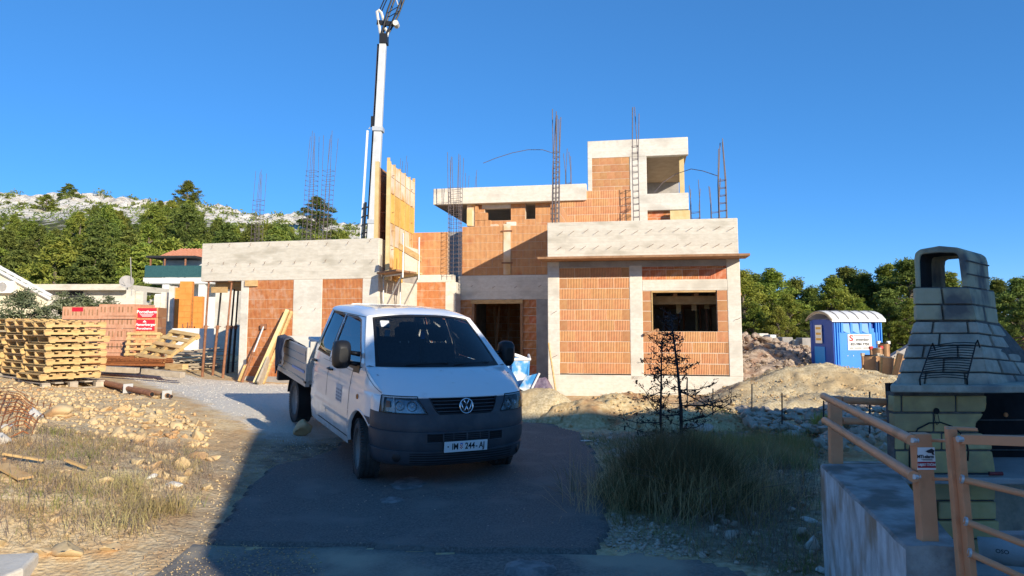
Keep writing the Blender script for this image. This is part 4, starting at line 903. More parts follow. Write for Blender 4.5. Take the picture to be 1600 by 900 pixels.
for i in range(30):
    x = e0.x + .2 + i * .30; h = min(1, max(.1, (x - e0.x + .3) / max(.1, (r0.x - e0.x + .3)))); mb = MB(); mb.tube([(x, D_ + .98, zt_ + .05), (x, D_ + 1.0 + 3.4 * h, zt_ + .05 + (r0.z - zt_ + .05) * h)], .07, 6, cap=False); mb.build('roof_tile', M['tile'], rf)
zf = at(230, 432, D_ - .5).z; bx('balcony', hb, at(226, 432, D_ - .5).x, e1.x + 1, D_ - .7, D_ + 1.5, zf - .55, zf - .1, 'whitewall')
M['green'] = mat('green_shade_net', (.02, .075, .085), (.035, .11, .115), 12, .9, .2, 60)
bx('balcony_screen', hb, at(227, 424, D_ - .7).x, e1.x + .8, D_ - .78, D_ - .74, zf - .08, at(230, 415, D_ - .7).z, M['green'])
for x_ in (240, 262, 294): a = at(x_, 430, D_); bx('post', hb, a.x - .05, a.x + .05, D_ - .6, D_ - .5, zf - .1, at(x_, 402, D_).z, 'rust')
bx('awning', hb, at(236, 402, D_).x, at(312, 402, D_).x, D_ - .8, D_ + 1.6, at(300, 404, D_).z, at(300, 401, D_).z, 'dark')
for x_ in (264, 320): a = at(x_, 450, D_); bx('pillar', hb, a.x - .25, a.x + .25, D_ - .55, D_ - .1, .5, zf - .56, 'white')
bx('window', hb, at(258, 412, D_).x, at(300, 412, D_).x, D_ + 1.44, D_ + 1.5, zf + .1, zf + .95, 'dark'); bx('door', hb, at(288, 450, D_).x, at(306, 450, D_).x, D_ + 1.44, D_ + 1.5, .8, 2.6, 'conc_dark')
# orange block building shell
D_ = 33.0; ob = empty('orange_block_shell', (at(290, 520, D_).x, D_, .8), 'unfinished shell of bright orange clay blocks with grey columns left of the steel props', 'building')
X = lambda x_, d_=D_: at(x_, 480, d_).x; ZZ = lambda y_, d_=D_: at(300, y_, d_).z
def blocks(x0, x1, z0, z1, y):
    bx('mortar_bed', ob, x0, x1, y + .02, y + .22, z0, z1 - .01, 'orange'); k = 0
    z = z0
    while z < z1 - .05:
        x = x0 - (.25 if k % 2 else 0)
        while x < x1 - .03:
            a, b2 = max(x, x0), min(x + .5, x1)
            if b2 - a > .04: bx('clay_block', ob, a + .004, b2 - .004, y + random.uniform(-.004, .004), y + .1, z + .004, min(z + .25, z1) - .004, 'orange')
            x += .5
        z += .25; k += 1
blocks(X(292), X(316), .9, ZZ(463), D_); blocks(X(278), X(292), .9, ZZ(450), D_ - .4); blocks(X(262), X(272), .9, ZZ(455), D_ + .6); blocks(X(314), X(332), .9, ZZ(444), D_ - 2.2)
for a_, b2, y_, yy in ((271, 279, 448, -.5), (256, 263, 457, -.3), (247, 256, 462, -.4), (238, 247, 459, .2)): bx('column', ob, X(a_), X(b2), D_ + yy, D_ + yy + .35, .5, ZZ(y_), 'conc' if a_ != 238 else 'whitewall')
for i in range(7): x = X(286 + i * 3.2, 30); mb = MB(); mb.tube([(x, 30, ZZ(540, 30)), (x + random.uniform(-.05, .05), 30, ZZ(505 + random.uniform(-4, 6), 30))], .025, 5); mb.build('starter_bar', M['rust'], ob)
mb = MB(); mb.beam(at(314, 537, 30), at(326, 492, 30.5), .05, .12); tag(mb.build('leaning_board', M['white']), 'white board leaning against the orange block wall', 'board')
# long concrete upstand wall in front of it
D_ = 29.0; uw = empty('upstand_wall', (at(290, 540, D_).x, D_, .6), 'pale concrete upstand wall below the orange blocks, half in shadow', 'wall')
bx('wall', uw, at(268, 540, D_).x, at(420, 540, D_).x, D_, D_ + .25, .3, at(300, 513, D_).z, 'whitewall')
bx('wall', uw, at(180, 540, D_).x, at(268, 540, D_).x, D_ - 1.6, D_ - 1.3, .3, at(230, 508, D_ - 1.6).z, 'conc'); bx('return_wall', uw, at(232, 540, 25).x, at(262, 540, 25).x, 24.8, 25.2, .3, at(240, 502, 25).z, 'conc')
bx('wall', uw, at(336, 480, 27).x, at(372, 480, 27).x, 27, 27.3, .3, at(340, 455, 27).z, 'conc')
# heap of dark planks in the shade
hp = empty('plank_heap', (at(270, 565, 22).x, 22, .5), 'heap of dark formwork planks lying in the shade left of the steel props', 'timber pile')
rr = random.Random(3)
for i in range(46):
    c = at(rr.uniform(236, 318), 560, 22); z = .5 + rr.random() ** 1.5 * .55; a = rr.uniform(-.5, .5); L_ = rr.uniform(.8, 1.9); d = Vector((math.cos(a), math.sin(a), rr.uniform(-.12, .12))) * L_ / 2; c = Vector((c.x, 22 + rr.uniform(-1.2, 1.2), z))
    mb = MB(); mb.beam(c - d, c + d, .14, .03); mb.build('plank', M['woodold'], hp)
# ---------------------------------------------------------------- crane
D_ = 34.0; a, b_ = at(582, 372, D_), at(598.5, 68, D_)
cr = empty('crane', (a.x, D_, .5), 'tall grey telescopic crane boom with lattice jib rising behind the left block', 'crane')
dr = (b_ - a).normalized(); base = a - dr * 5.5
base.z = max(base.z, .6)
mb = MB()
def boom(p, q, w0, w1, m, nm):
    mb = MB(); x = Vector((1, 0, 0)); y = dr.cross(x).normalized(); mb.add([p + x * w0 * s + y * w0 * t for s, t in ((-1, -1), (1, -1), (1, 1), (-1, 1))] + [q + x * w1 * s + y * w1 * t for s, t in ((-1, -1), (1, -1), (1, 1), (-1, 1))], [(0, 3, 2, 1), (4, 5, 6, 7), (0, 1, 5, 4), (1, 2, 6, 5), (2, 3, 7, 6), (3, 0, 4, 7)]); return mb.build(nm, m, cr, bevel=.02)
M['cranegrey'] = mat('pale_grey_crane_paint', (.52, .53, .53), (.60, .61, .60), 1.5, .5, c3=(.42, .42, .41), s3=1.5)
mid = a.lerp(b_, .55); boom(base, a.lerp(b_, .08), .24, .22, M['cranegrey'], 'boom_section'); boom(a.lerp(b_, .08), mid, .20, .185, M['cranegrey'], 'boom_section'); boom(mid, b_, .17, .16, M['cranegrey'], 'boom_section')
for t_ in (.08, .55): c = a.lerp(b_, t_); mb = MB(); mb.beam(c - dr * .1, c + dr * .1, .50, .50, up=(0, 1, 0)); mb.build('collar', M['steel'], cr)
mb = MB(); o_ = Vector((-.28, .1, 0)); mb.tube([base + o_, b_ + o_ * .9], .05, 6); mb.build('hose', M['black'], cr)
# frame at the foot
for s_ in (-.42, .38):
    mb = MB(); mb.beam(a + Vector((s_, -.2, -1.2)), a + Vector((s_ * .8, -.1, 1.7)), .10, .10, up=(0, 1, 0)); mb.build('frame_post', M['black'], cr)
for i in range(6): mb = MB(); zz = -.6 + i * .4; mb.beam(a + Vector((-.5, -.1, zz)), a + Vector((.45, -.1, zz + .25)), .06, .06); mb.build('frame_brace', M['black'], cr)
# jib head + lattice jib
j0 = b_; ja, jb = at(600, 56, D_), at(627, -14, D_); jd = (jb - ja).normalized(); jn = Vector((jd.z, 0, -jd.x)); yv = Vector((0, 1, 0)); Lj = 11.0; hw = .22
M['jibwhite'] = mat('cream_crane_paint', (.62, .58, .50), (.7, .66, .58), 3, .5)
for sx in (-1, 1):
    for sy in (-1, 1):
        mb = MB(); mb.tube([ja + jn * hw * .5 * sx + yv * hw * .5 * sy, ja + jd * 1.2 + jn * hw * sx + yv * hw * sy, ja + jd * Lj + jn * hw * sx + yv * hw * sy], .045, 6); mb.build('jib_chord', M['black'], cr)
n_ = 18
for sy, ax in ((-1, jn), (1, jn)):
    for i in range(n_):
        t0 = 1.0 + i * (Lj - 1) / n_; t1 = 1.0 + (i + 1) * (Lj - 1) / n_; s = 1 if i % 2 else -1
        mb = MB(); mb.tube([ja + jd * t0 + jn * hw * s + yv * hw * sy, ja + jd * t1 - jn * hw * s + yv * hw * sy], .022, 5); mb.build('jib_brace', M['jibwhite'] if i % 2 else M['black'], cr)
for i in range(n_):
    t0 = 1.0 + i * (Lj - 1) / n_; t1 = 1.0 + (i + 1) * (Lj - 1) / n_; s = 1 if i % 2 else -1
    mb = MB(); mb.tube([ja + jd * t0 + jn * hw + yv * hw * s, ja + jd * t1 + jn * hw - yv * hw * s], .022, 5); mb.build('jib_brace', M['black'], cr)
pw = lambda x, y: at(x, y, D_)
for q_ in ([(595, 56), (592, 38), (589, 18), (592, 16), (596, 20), (600, 34)], [(604, 58), (606, 52), (602, 44)]):
    mb = MB(); mb.tube([pw(*k) for k in q_], .07, 6); mb.build('mast_link', M['jibwhite'], cr)
mb = MB(); mb.beam(pw(589, 35), pw(619, 38), .12, .22); mb.build('cross_beam', M['black'], cr)
mb = MB(); mb.lathe([(0, -.2), (.14, -.2), (.14, .2), (0, .2)], pw(619, 38), 'Y', 10); mb.build('winch_drum', M['jibwhite'], cr)
mb = MB(); mb.beam(pw(594, 62), pw(606, 62), .5, .45); mb.build('boom_head', M['black'], cr)
for q_ in ([(592, 18), (600, 0), (606, -14)], [(595, 20), (603, 2), (610, -14)]): mb = MB(); mb.tube([pw(*k) for k in q_], .03, 5); mb.build('pendant', M['black'], cr)
mb = MB(); mb.tube([pw(590, 70), pw(583, 186)], .012, 4); mb.build('hoist_rope', M['rebar'], cr)
hk = empty('crane_hook', pw(582, 200), 'small crane hook block with a spreader hanging left of the boom', 'hook')
mb = MB(); mb.box(pw(582.5, 190), (.16, .16, .5)); mb.build('hook_block', M['black'], hk); mb = MB(); mb.tube([pw(583, 194), pw(587, 203), pw(576, 201), pw(583, 194)], .025, 5); mb.build('spreader', M['jibwhite'], hk)
a2, b2 = pw(574.5, 204), pw(564, 372); mb = MB(); mb.beam(a2, b2 + (b2 - a2).normalized() * 1.5, .09, .09, up=(0, 1, 0)); tag(mb.build('hanging_pole', M['whitewall']), 'long pale pole hanging vertically from the crane hook', 'pole')
# ---------------------------------------------------------------- added unseen house behind the camera, shaped to shade the drive
nb = empty('added_shade_house', (11, -6, 0), 'tall white house added unseen behind the camera to shade the drive', 'building')
prof = [(4.35, -.5), (4.35, 3.55), (3.75, 3.7), (5.9, 6.05), (7.0, 6.95), (21, 7.1), (21, -.5)]
mb = MB(); mb.prism([(x, -3, z) for x, z in prof], (7, -9, 0)); nbw = mb.build('wall', M['whitewall'], nb)  # skewed along the sunlight to hold the shadow outline; white to bounce light
for i in range(4):
    for z in (1.0, 4.0):
        if i == 0 and z > 3: continue
        bx('window', nb, 6 + i * 3.6, 7.2 + i * 3.6, -3.03, -2.99, z, z + 1.3, 'dark')
# ---------------------------------------------------------------- pallet stacks on the left
def pallet_proto():
    """local: x along the right face, y depth; 1.05 x 1.2, height .135"""
    e = empty('wooden_pallet', (0, 0, 0)); Lx, Ly = 1.05, 1.2
    for x in (.06, Lx / 2, Lx - .06): mb = MB(); mb.box((x, Ly / 2, .009), (.09, Ly, .018)); mb.build('bottom_board', M['wood'], e, local=True)
    for j, y in enumerate((.03, Ly / 2, Ly - .03)):     # three notched runners along x
        mb = MB(); mb.box((Lx / 2, y, .040), (Lx, .045, .044)); mb.build('runner', M['wood'], e, local=True)
        for i in range(5):
            mb = MB(); x = .07 + i * (Lx - .14) / 4; mb.box((x, y, .081), (.155, .045, .038)); mb.build('block', M['wood'], e, local=True)
    for i in range(7):
        mb = MB(); x = .06 + i * (Lx - .12) / 6; mb.box((x, Ly / 2, .109), (.10, Ly + random.uniform(0, .02), .018)); mb.build('top_board', M['wood'], e, local=True)
    return e
AL = R(50); pc = at(66, 600, 13.4); zb_ = pc.z - .12
xd = Vector((math.cos(AL), math.sin(AL), 0)); yd = Vector((-math.sin(AL), math.cos(AL), 0))
proto = pallet_proto(); first = True
sn = ['right-hand', 'middle', 'left-hand']; on = ['lowest', 'second from the bottom', 'third from the bottom', 'fourth from the bottom', 'fifth from the bottom', 'fourth from the top', 'third from the top', 'second from the top', 'topmost']
for s in range(3):
    for k in range(9):
        if k == 0: continue
        o = proto if first else copy_tree(proto); first = False
        jx, jy = random.uniform(-.05, .06), random.uniform(-.03, .03)
        p = Vector((pc.x, pc.y, 0)) + xd * (jx + (.0 if k < 4 else .03)) + yd * (s * 1.24 + jy)
        o.location = (p.x, p.y, zb_ + .028 + k * .1375 + .01 + s * .04); o.rotation_euler = (random.uniform(-.008, .008), random.uniform(-.008, .008), AL + random.uniform(-.035, .035))
        tag(o, f'pale pine pallet, {on[k]} in the {sn[s]} pallet stack on the left bank', 'pallet', 'stacked wooden pallets')
for s in range(3):
    e = empty('wooden_pallet', (pc.x + yd.x * s * 1.24, pc.y + yd.y * s * 1.24, zb_ + s * .04), f'weathered grey block pallet, lowest in the {sn[s]} pallet stack on the left bank', 'pallet', 'stacked wooden pallets', AL)
    for y in (.06, .6, 1.14):
        mb = MB(); mb.box((.53, y, .012), (1.06, .12, .024)); mb.build('bottom_board', M['woodold'], e, local=True)
        for x in (.07, .53, .98): mb = MB(); mb.box((x, y, .066), (.14, .12, .084)); mb.build('block', M['woodold'], e, local=True)
    for x in (.06, .28, .53, .78, 1.0): mb = MB(); mb.box((x, .6, .122), (.14, 1.2, .022)); mb.build('top_board', M['woodold'], e, local=True)
# ---------------------------------------------------------------- wrapped packs of red bricks
M['pack'] = mat('wrapped_red_bricks', (.52, .24, .13), (.62, .34, .21), 8, .45, .1, 30, rnd=.06)
M['card'] = mat('crimson_printed_card', (.52, .012, .03), rough=.5)
M['print'] = mat('white_print', (.8, .78, .76), rough=.6)
def text_mesh(s, size, m, name='lettering', font_w=1.0, bold=False):
    c = bpy.data.curves.new('t', 'FONT'); c.body = s; c.size = size; c.align_x = 'CENTER'; c.align_y = 'CENTER'; c.extrude = .0008; c.resolution_u = 3
    if bold: c.offset = size * .022
    o = bpy.data.objects.new('t', c); COL.objects.link(o); bpy.context.view_layer.update()
    me = bpy.data.meshes.new_from_object(o.evaluated_get(bpy.context.evaluated_depsgraph_get())); bpy.data.objects.remove(o); bpy.data.curves.remove(c)
    me.materials.clear(); me.materials.append(m); me.transform(Matrix.Diagonal((font_w, 1, 1, 1))); me.name = name; return me
def put_text(s, size, m, parent, origin, xdir, up=Vector((0, 0, 1)), off=.004, font_w=1.0, name='lettering', bold=False, local=False):
    me = text_mesh(s, size, m, name, font_w, bold); xd_ = Vector(xdir).normalized(); n = xd_.cross(up).normalized(); up2 = n.cross(xd_)
    me.transform(Matrix((xd_, up2, n)).transposed().to_4x4()); me.transform(Matrix.Translation(Vector(origin) + n * off)); return link(name, me, parent, local)
def brick_pack(px_, ytop, D_, label, nx_, nz_, ang, seed, bz, cards=()):
    p = at(px_, ytop, D_); e = empty('brick_pack', (p.x, p.y, bz), label, 'brick pack', 'shrink wrapped packs of red bricks', ang)
    H = p.z - bz; bh = H / nz_; 
    for k in range(nz_):
        for i in range(nx_):
            mb = MB(); mb.box(((i + .5) * .25, .12, (k + .5) * bh), (.245, .24, bh - .012)); mb.build('brick', M['pack'], e, local=True)
            if k < nz_ : 
                for hx in (-.05, .05): mb = MB(); mb.box(((i + .5) * .25 + hx, -.003, (k + .55) * bh), (.035, .008, bh * .45)); mb.build('brick_hole', M['woodbrn'], e, local=True) if ang < 0 else None
        mb = MB(); mb.box((nx_ * .125, .62, (k + .5) * bh), (nx_ * .25 - .004, .72, bh - .012)); mb.build('brick_row', M['pack'], e, local=True)
    for z in (H * .3, H * .75): mb = MB(); mb.box((nx_ * .125, .48, z), (nx_ * .25 + .012, 1.0, .012)); mb.build('strap', M['dark'], e, local=True)
    return e, H
D_ = 20.0; zg = .72
e1, H1 = brick_pack(155, 475, 19.6, 'pack of red bricks with its end holes facing the drive, right behind the pallet stack', 4, 5, R(-4) - .001, 1, zg)
# pack with the printed cards
p = at(193, 480, 19.6); e2 = empty('brick_pack', (p.x, p.y, zg + .15), 'pack of red bricks with two crimson printed cards under its wrap', 'brick pack', 'shrink wrapped packs of red bricks', R(10)); H2 = p.z - zg - .15
W2 = (at(244, 480, 19.6).x - p.x)
for k in range(5):
    n_ = 4
    for i in range(n_): mb = MB(); mb.box(((i + .5) * W2 / n_, .4, (k + .5) * H2 / 5), (W2 / n_ - .006, .8, H2 / 5 - .008)); mb.build('brick', M['brick'], e2, local=True)
for z0c, z1c, x0c, x1c, kind in ((.80, .985, .42, .95, 0), (.55, .76, .34, .92, 1)):
    mb = MB(); mb.box(((x0c + x1c) / 2 * W2, -.012, (z0c + z1c) / 2 * H2), ((x1c - x0c) * W2, .012, (z1c - z0c) * H2)); cd = mb.build('printed_card', M['card'], e2, local=True)
    xm = (x0c + x1c) / 2 * W2
    if kind == 0:
        put_text('Porotherm', .115, M['print'], cd, (xm, -.018, .91 * H2), (1, 0, 0), local=True, bold=True)
        for j in range(3): mb = MB(); mb.box((xm, -.0195, (.865 - j * .02) * H2), ((.40 - .06 * j) * W2, .003, .010)); mb.build('print_line', M['print'], cd, local=True)
    else:
        put_text('Wienerberger', .10, M['print'], cd, (xm, -.018, .665 * H2), (1, 0, 0), local=True, bold=True); put_text('Porotherm', .085, M['print'], cd, (xm, -.018, .59 * H2), (1, 0, 0), local=True, bold=True)
        mb = MB(); mb.prism([(xm - .05, -.019, .71 * H2), (xm + .05, -.019, .71 * H2), (xm, -.019, .75 * H2)], (0, -.003, 0)); mb.build('emblem', M['print'], cd, local=True)
e3, _ = brick_pack(98, 479, 21.5, 'far pack of red bricks seen just above the pallet stacks', 5, 4, R(-3), 4, .8)
p = at(136, 484, 20.9); mb = MB(); mb.box((0, 0, 0), (.32, .012, .12)); o = mb.build('printed_card', M['card'], e3); o.location += Vector((p.x, p.y - .32, p.z))
# pallet under the carded pack + leaning / tilted pallets
def flat_pallet(name, origin, rot, label, mt='wood'):
    e = empty(name, origin, label, 'pallet'); e.rotation_euler = rot
    for x in (.07, .53, .98): mb = MB(); mb.box((x, .6, .05), (.10, 1.2, .075)); mb.build('runner', M[mt], e, local=True)
    for i in range(5): mb = MB(); mb.box((.53, .08 + i * .26, .10), (1.06, .12, .022)); mb.build('deck_board', M[mt], e, local=True)
    for y in (.08, .6, 1.12): mb = MB(); mb.box((.53, y, .0), (1.06, .10, .022)); mb.build('bottom_board', M[mt], e, local=True)
    return e
p = at(196, 556, 18.9); q_ = flat_pallet('wooden_pallet', (p.x, p.y, p.z - .02), (R(78), 0, R(6)), 'pale pallet standing on edge under the carded brick pack'); q_.scale = (.8, .52, 1)
p = at(212, 563, 18.2); flat_pallet('wooden_pallet', (p.x, p.y, p.z + .02), (R(34), R(6), R(-28)), 'pale pallet lying tilted on the rubble right of the brick packs')
# rusty steel mats on timbers
rm = empty('rusty_mat_stack', at(215, 570, 17.6), 'stack of rusty orange reinforcing mats lying on grey timbers', 'steel mats')
for k in range(5):
    mb = MB(); a, b_, c, d = at(120, 566, 18.2), at(270, 574, 17.4), at(262, 560, 18.8), at(130, 552, 19.6); z = at(200, 574, 17.6).z + .05 + k * .035
    for p_, q_, r_, s_, n_ in ((a, b_, d, c, 9), (a, d, b_, c, 22)):
        for i in range(n_):
            t_ = (i + random.uniform(-.2, .2)) / (n_ - 1); u_ = p_.lerp(r_, t_); v_ = q_.lerp(s_, t_); mb.tube([Vector((u_.x, u_.y, z + random.uniform(-.02, .02))), Vector((v_.x, v_.y, z + random.uniform(-.02, .02)))], .012, 4)
    mb.build('steel_mat', M['rustor'], rm, recalc=False)
mb = MB(); mb.box((0, 0, 0), (1, 1, .02)); 
mb = MB(); mb.prism([(v_.x, v_.y, at(200, 574, 17.6).z + .02) for v_ in (a, b_, c, d)], (0, 0, .07)); mb.build('sheet', M['rustor'], rm)
tn = ['left-hand grey squared timber carrying the rusty mats', 'middle grey squared timber carrying the rusty mats', 'right-hand pale squared timber at the end of the rusty mats']
for i, (x0, y0, x1, y1, d0_, m_) in enumerate(((110, 574, 215, 579, 17.3, 'woodold'), (224, 580, 286, 586, 16.9, 'woodold'), (262, 572, 290, 573, 17.3, 'wood'))):
    a, b_ = at(x0, y0, d0_), at(x1, y1, d0_ - .3); mb = MB(); mb.beam(a, b_, .16, .13); tag(mb.build('squared_timber', M[m_], bevel=.01), tn[i], 'timber')
# steel props lying on the ground
pl = [((150, 594), (237, 622), .045, 'rust', 'front rusty steel prop lying on the ground right of the pallets'), ((158, 590), (262, 620), .042, 'woodbrn', 'middle brown steel prop lying on the ground right of the pallets'), ((168, 590), (268, 613), .03, 'rust', 'thin rusty bar lying behind the props on the ground'), ((180, 588), (262, 610), .03, 'woodbrn', 'rearmost brown bar lying behind the props on the ground')]
for (p0, p1, r_, m_, lb) in pl:
    a, b_ = at(*p0, 14.6), at(*p1, 12.9); a.z = T(a.x, a.y) + r_ + .03; b_.z = T(b_.x, b_.y) + r_ + .02
    e = empty('lying_prop', a, lb, 'prop'); mb = MB(); mb.tube([a, b_], r_, 12, cap=True); mb.build('tube', M[m_], e, smooth=50); mb = MB(); d_ = (b_ - a).normalized(); mb.tube([b_, b_ + d_ * .012], r_ * .8, 12); mb.build('hollow_end', M['soot'], e)
    if r_ > .04:
        c = a.lerp(b_, .60 if r_ == .045 else .985); x_ = d_.cross(Vector((0, 0, 1))).normalized(); mb = MB(); mb.beam(c, c + d_ * .012, .17, .17); mb.build('end_plate', M['steel'], e)
# rusty mesh on the bank
e = empty('rusty_mesh', atz(30, 640, .62), 'orange rusted steel mesh lying crumpled on the rubble bank at the left edge', 'wire mesh')
A_, B_, C_, D2 = [Vector(atz(x, y, .66)) for x, y in ((-60, 672), (45, 668), (82, 624), (-40, 608))]
mb = MB()
for i in range(12):
    t_ = i / 11; a, b_ = A_.lerp(D2, t_), B_.lerp(C_, t_); q_ = []
    for j in range(9): p = a.lerp(b_, j / 8); q_.append((p.x + random.uniform(-.03, .03), p.y, max(T(p.x, p.y), 0) + .04 + .06 * math.sin(j * 1.1 + i * .3)))
    mb.tube(q_, .007, 4)
for i in range(14):
    t_ = i / 13; a, b_ = A_.lerp(B_, t_), D2.lerp(C_, t_); q_ = []
    for j in range(7): p = a.lerp(b_, j / 6); q_.append((p.x + random.uniform(-.02, .02), p.y, max(T(p.x, p.y), 0) + .045 + .06 * math.sin(j * 1.3 + i * .4)))
    mb.tube(q_, .007, 4)
mb.build('mesh_wires', M['rustor'], e, recalc=False)
# boards half buried in the grass
for (x0, y0, x1, y1, w_, m_, lb) in ((4, 731, 68, 729, .05, 'wood', 'thin pale batten lying in the grass at the left edge'), (0, 740, 40, 748, .12, 'wood', 'short broad board lying in the grass below the thin batten'), (102, 728, 134, 729, .04, 'wood', 'small stick of timber lying in the grass right of the batten')):
    a, b_ = atz(x0, y0, .42), atz(x1, y1, .42); a.z = T(a.x, a.y) + .07; b_.z = T(b_.x, b_.y) + .06; mb = MB(); mb.beam(a, b_, w_, .02); tag(mb.build('timber_board', M[m_]), lb, 'board')
# ---------------------------------------------------------------- notable rocks
def rock(px_, py_, z_, size, label, m_='stone', name='rock', flat=.7, seed=0, sink=.3, yaw=0):
    p = atz(px_, py_, z_); z = T(p.x, p.y); V, Fc = stone_proto(200 + seed, flat, 3, .10)
    V = V * np.array(size); me = arrays(name, V, Fc, M[m_]); me.shade_smooth(); o = link(name, me); o.location = (p.x, p.y, z + size[2] * flat * sink); o.rotation_euler = (0, 0, yaw); return tag(o, label, 'rock')
for i, a in enumerate([(85, 642, .58, (.30, .22, .2), 'broad pale boulder on the bank right of the rusty mesh'), (103, 645, .55, (.22, .16, .14), 'flat pale rock lying on the upper bank below the pallets'), (52, 662, .52, (.28, .16, .22), 'pointed whitish slab of rock beside the rusty mesh'), (2, 706, .45, (.14, .12, .15), 'round white rock cut by the left edge above the boards'),
      (219, 673, .42, (.20, .14, .12), 'pale block of rock in the middle of the rubble bank'), (12, 678, .5, (.08, .07, .07), 'small bluish white rock among the left grass'), (234, 772, .12, (.09, .07, .06), 'small white rock at the foot of the yellow grass'), (270, 775, .1, (.16, .10, .08), 'flat whitish rock near the bottom of the bank'), (167, 752, .3, (.12, .1, .1), 'pale rock half hidden in the dry grass'),
      (98, 868, .05, (.22, .14, .12), 'angular yellowish rock beside the concrete kerb'), (72, 872, .04, (.12, .09, .08), 'small yellow rock touching the kerb end'), (172, 858, .05, (.12, .08, .07), 'whitish rock at the lower edge of the bank')]):
    rock(*a, m_='stonew' if i in (2, 3, 5, 6, 7) else 'stone', seed=i, yaw=i * 1.3)
# ---------------------------------------------------------------- soil mound and sand pile in front of the right block
def heap(name, poly, hfun, mt, label, cat, step=.09, rough=.10, fr_=2.2, seed=0):
    P = np.array(poly); x = np.arange(P[:, 0].min(), P[:, 0].max(), step); y = np.arange(P[:, 1].min(), P[:, 1].max(), step); X, Y = np.meshgrid(x, y)
    H = hfun(X, Y); n = fbm(X * fr_ + seed, Y * fr_, 5) * rough * 2.2 + np.abs(fbm(X * fr_ * 3, Y * fr_ * 3 + seed, 3)) * rough * .9 + fbm(X * 9 + seed, Y * 9, 3) * .07
    k = np.clip(H / .2, 0, 1); Z = T(X, Y) - .06 + H + n * k; nx = len(x); ny = len(y); ii = (np.arange(ny - 1)[:, None] * nx + np.arange(nx - 1)[None]).ravel()
    keep = (H[:-1, :-1].ravel() > -.02); ii = ii[keep]; Fc = np.stack([ii, ii + 1, ii + nx + 1, ii + nx], 1); u, inv = np.unique(Fc, return_inverse=True)
    return tag(link(name, arrays(name, np.stack([X, Y, Z], -1).reshape(-1, 3)[u], inv.reshape(Fc.shape), mt, False)), label, cat)
M['soil'] = mat('yellow_soil', (.46, .31, .13), (.76, .60, .34), 13, .95, .8, 22, c3=(.40, .22, .10), s3=1.6, t3=.58, dist=.03)
M['sandm'] = mat('coarse_sand', (.44, .32, .16), (.80, .67, .43), 24, .95, 1, 50, c3=(.54, .38, .19), s3=.9, t3=.62, dist=.025)  # darker grain colour paints shade into the pits of the sand
def bump_(cx, cy, rx_, ry_, h, ang=0):
    def f(X, Y):
        dx, dy = X - cx, Y - cy; c, s = math.cos(ang), math.sin(ang); a = (dx * c + dy * s) / rx_; b = (-dx * s + dy * c) / ry_
        return h * np.clip(1 - (a * a + b * b), -.3, 1)
    return f
ms = [(atz(975, 640, .2), 1.35, .85, .52), (atz(915, 645, .2), 1.1, .7, .40), (atz(1045, 650, .2), 1.3, .8, .36), (atz(1110, 648, .2), 1.3, .8, .30), (atz(1150, 655, .1), .9, .7, .25)]
def hm(X, Y):
    h = np.full(X.shape, -.3)
    for p, a, b_, hh in ms: h = np.maximum(h, bump_(p.x, p.y, a, b_, hh)(X, Y))
    return h
heap('soil_mound', [(0.2, 12.0), (7, 12.0), (7, 16.4), (.2, 16.4)], hm, M['soil'], 'low mound of yellow excavated soil lying in front of the right block', 'soil heap', .05, .15, 2.2)
sp = [(at(1290, 600, 16.2), 2.4, 2.0, .80), (at(1220, 620, 15.6), 1.9, 1.6, .52), (at(1360, 600, 15.6), 2.2, 1.9, .66), (at(1440, 610, 15.2), 2.3, 1.8, .60), (at(1180, 630, 15.0), 1.3, 1.2, .42), (at(1300, 640, 14.2), 3.2, 1.2, .45), (at(1530, 610, 16), 2.4, 1.8, .7)]
def hsn(X, Y):
    h = np.full(X.shape, -.3)
    for p, a, b_, hh in sp: h = np.maximum(h, bump_(p.x, p.y, a, b_, hh)(X, Y))
    return h
heap('sand_pile', [(3.6, 12.6), (14, 12.6), (14, 18.6), (3.6, 18.6)], hsn, M['sandm'], 'big pile of coarse yellow sand in front of the portable toilet', 'sand pile', .06, .14, 1.7, 3)
pg = [atz(838, 655, .1)]
heap('sand_pile', [(-.3, 12.4), (2.0, 12.4), (2.0, 15.5), (-.3, 15.5)], bump_(pg[0].x + .1, pg[0].y + .6, .95, .85, .62), M['sandm'], 'small heap of grey sand beside the blue skip and the van', 'sand pile', .04, .08, 2.4, 6)
# stones strewn over the mounds
x, y = region_pts([(0.4, 12.2), (6.5, 12.2), (6.5, 15.6), (.4, 15.6)], 3600); h = hm(x, y); k = h > -.05
stones('stones_on_mound', x[k], y[k], rng.gamma(1.5, .010, k.sum()) + .006, M['stone'], z=T(x[k], y[k]) - .05 + h[k])
x, y = region_pts([(3.8, 12.8), (13, 12.8), (13, 18), (3.8, 18)], 6000); h = hsn(x, y); k = h > 0
stones('gravel_on_sand', x[k], y[k], rng.gamma(1.5, .008, k.sum()) + .005, M['stone'], z=T(x[k], y[k]) - .05 + h[k])
# dry-stone edge below the sand pile
x = rng.uniform(3.9, 8.2, 420); y = 12.2 + rng.uniform(-.35, .6, 420) + (x - 4) * -.15; stones('stone_bank', x, y, rng.uniform(.05, .16, 420), M['stoneb'], z=T(x, y) + (y - 11.4) * .22, protos=STONES2, sink=.1)
x, y = region_pts([gp(1280, 720, 0), gp(1290, 655, .1), gp(1400, 655, .1), gp(1400, 720, 0)], 260); stones('stone_bank', x, y, rng.uniform(.05, .13, 260), M['stoneb'], protos=STONES2, sink=.5, z=T(x, y) + np.clip((y - 8) * .07, 0, .5))
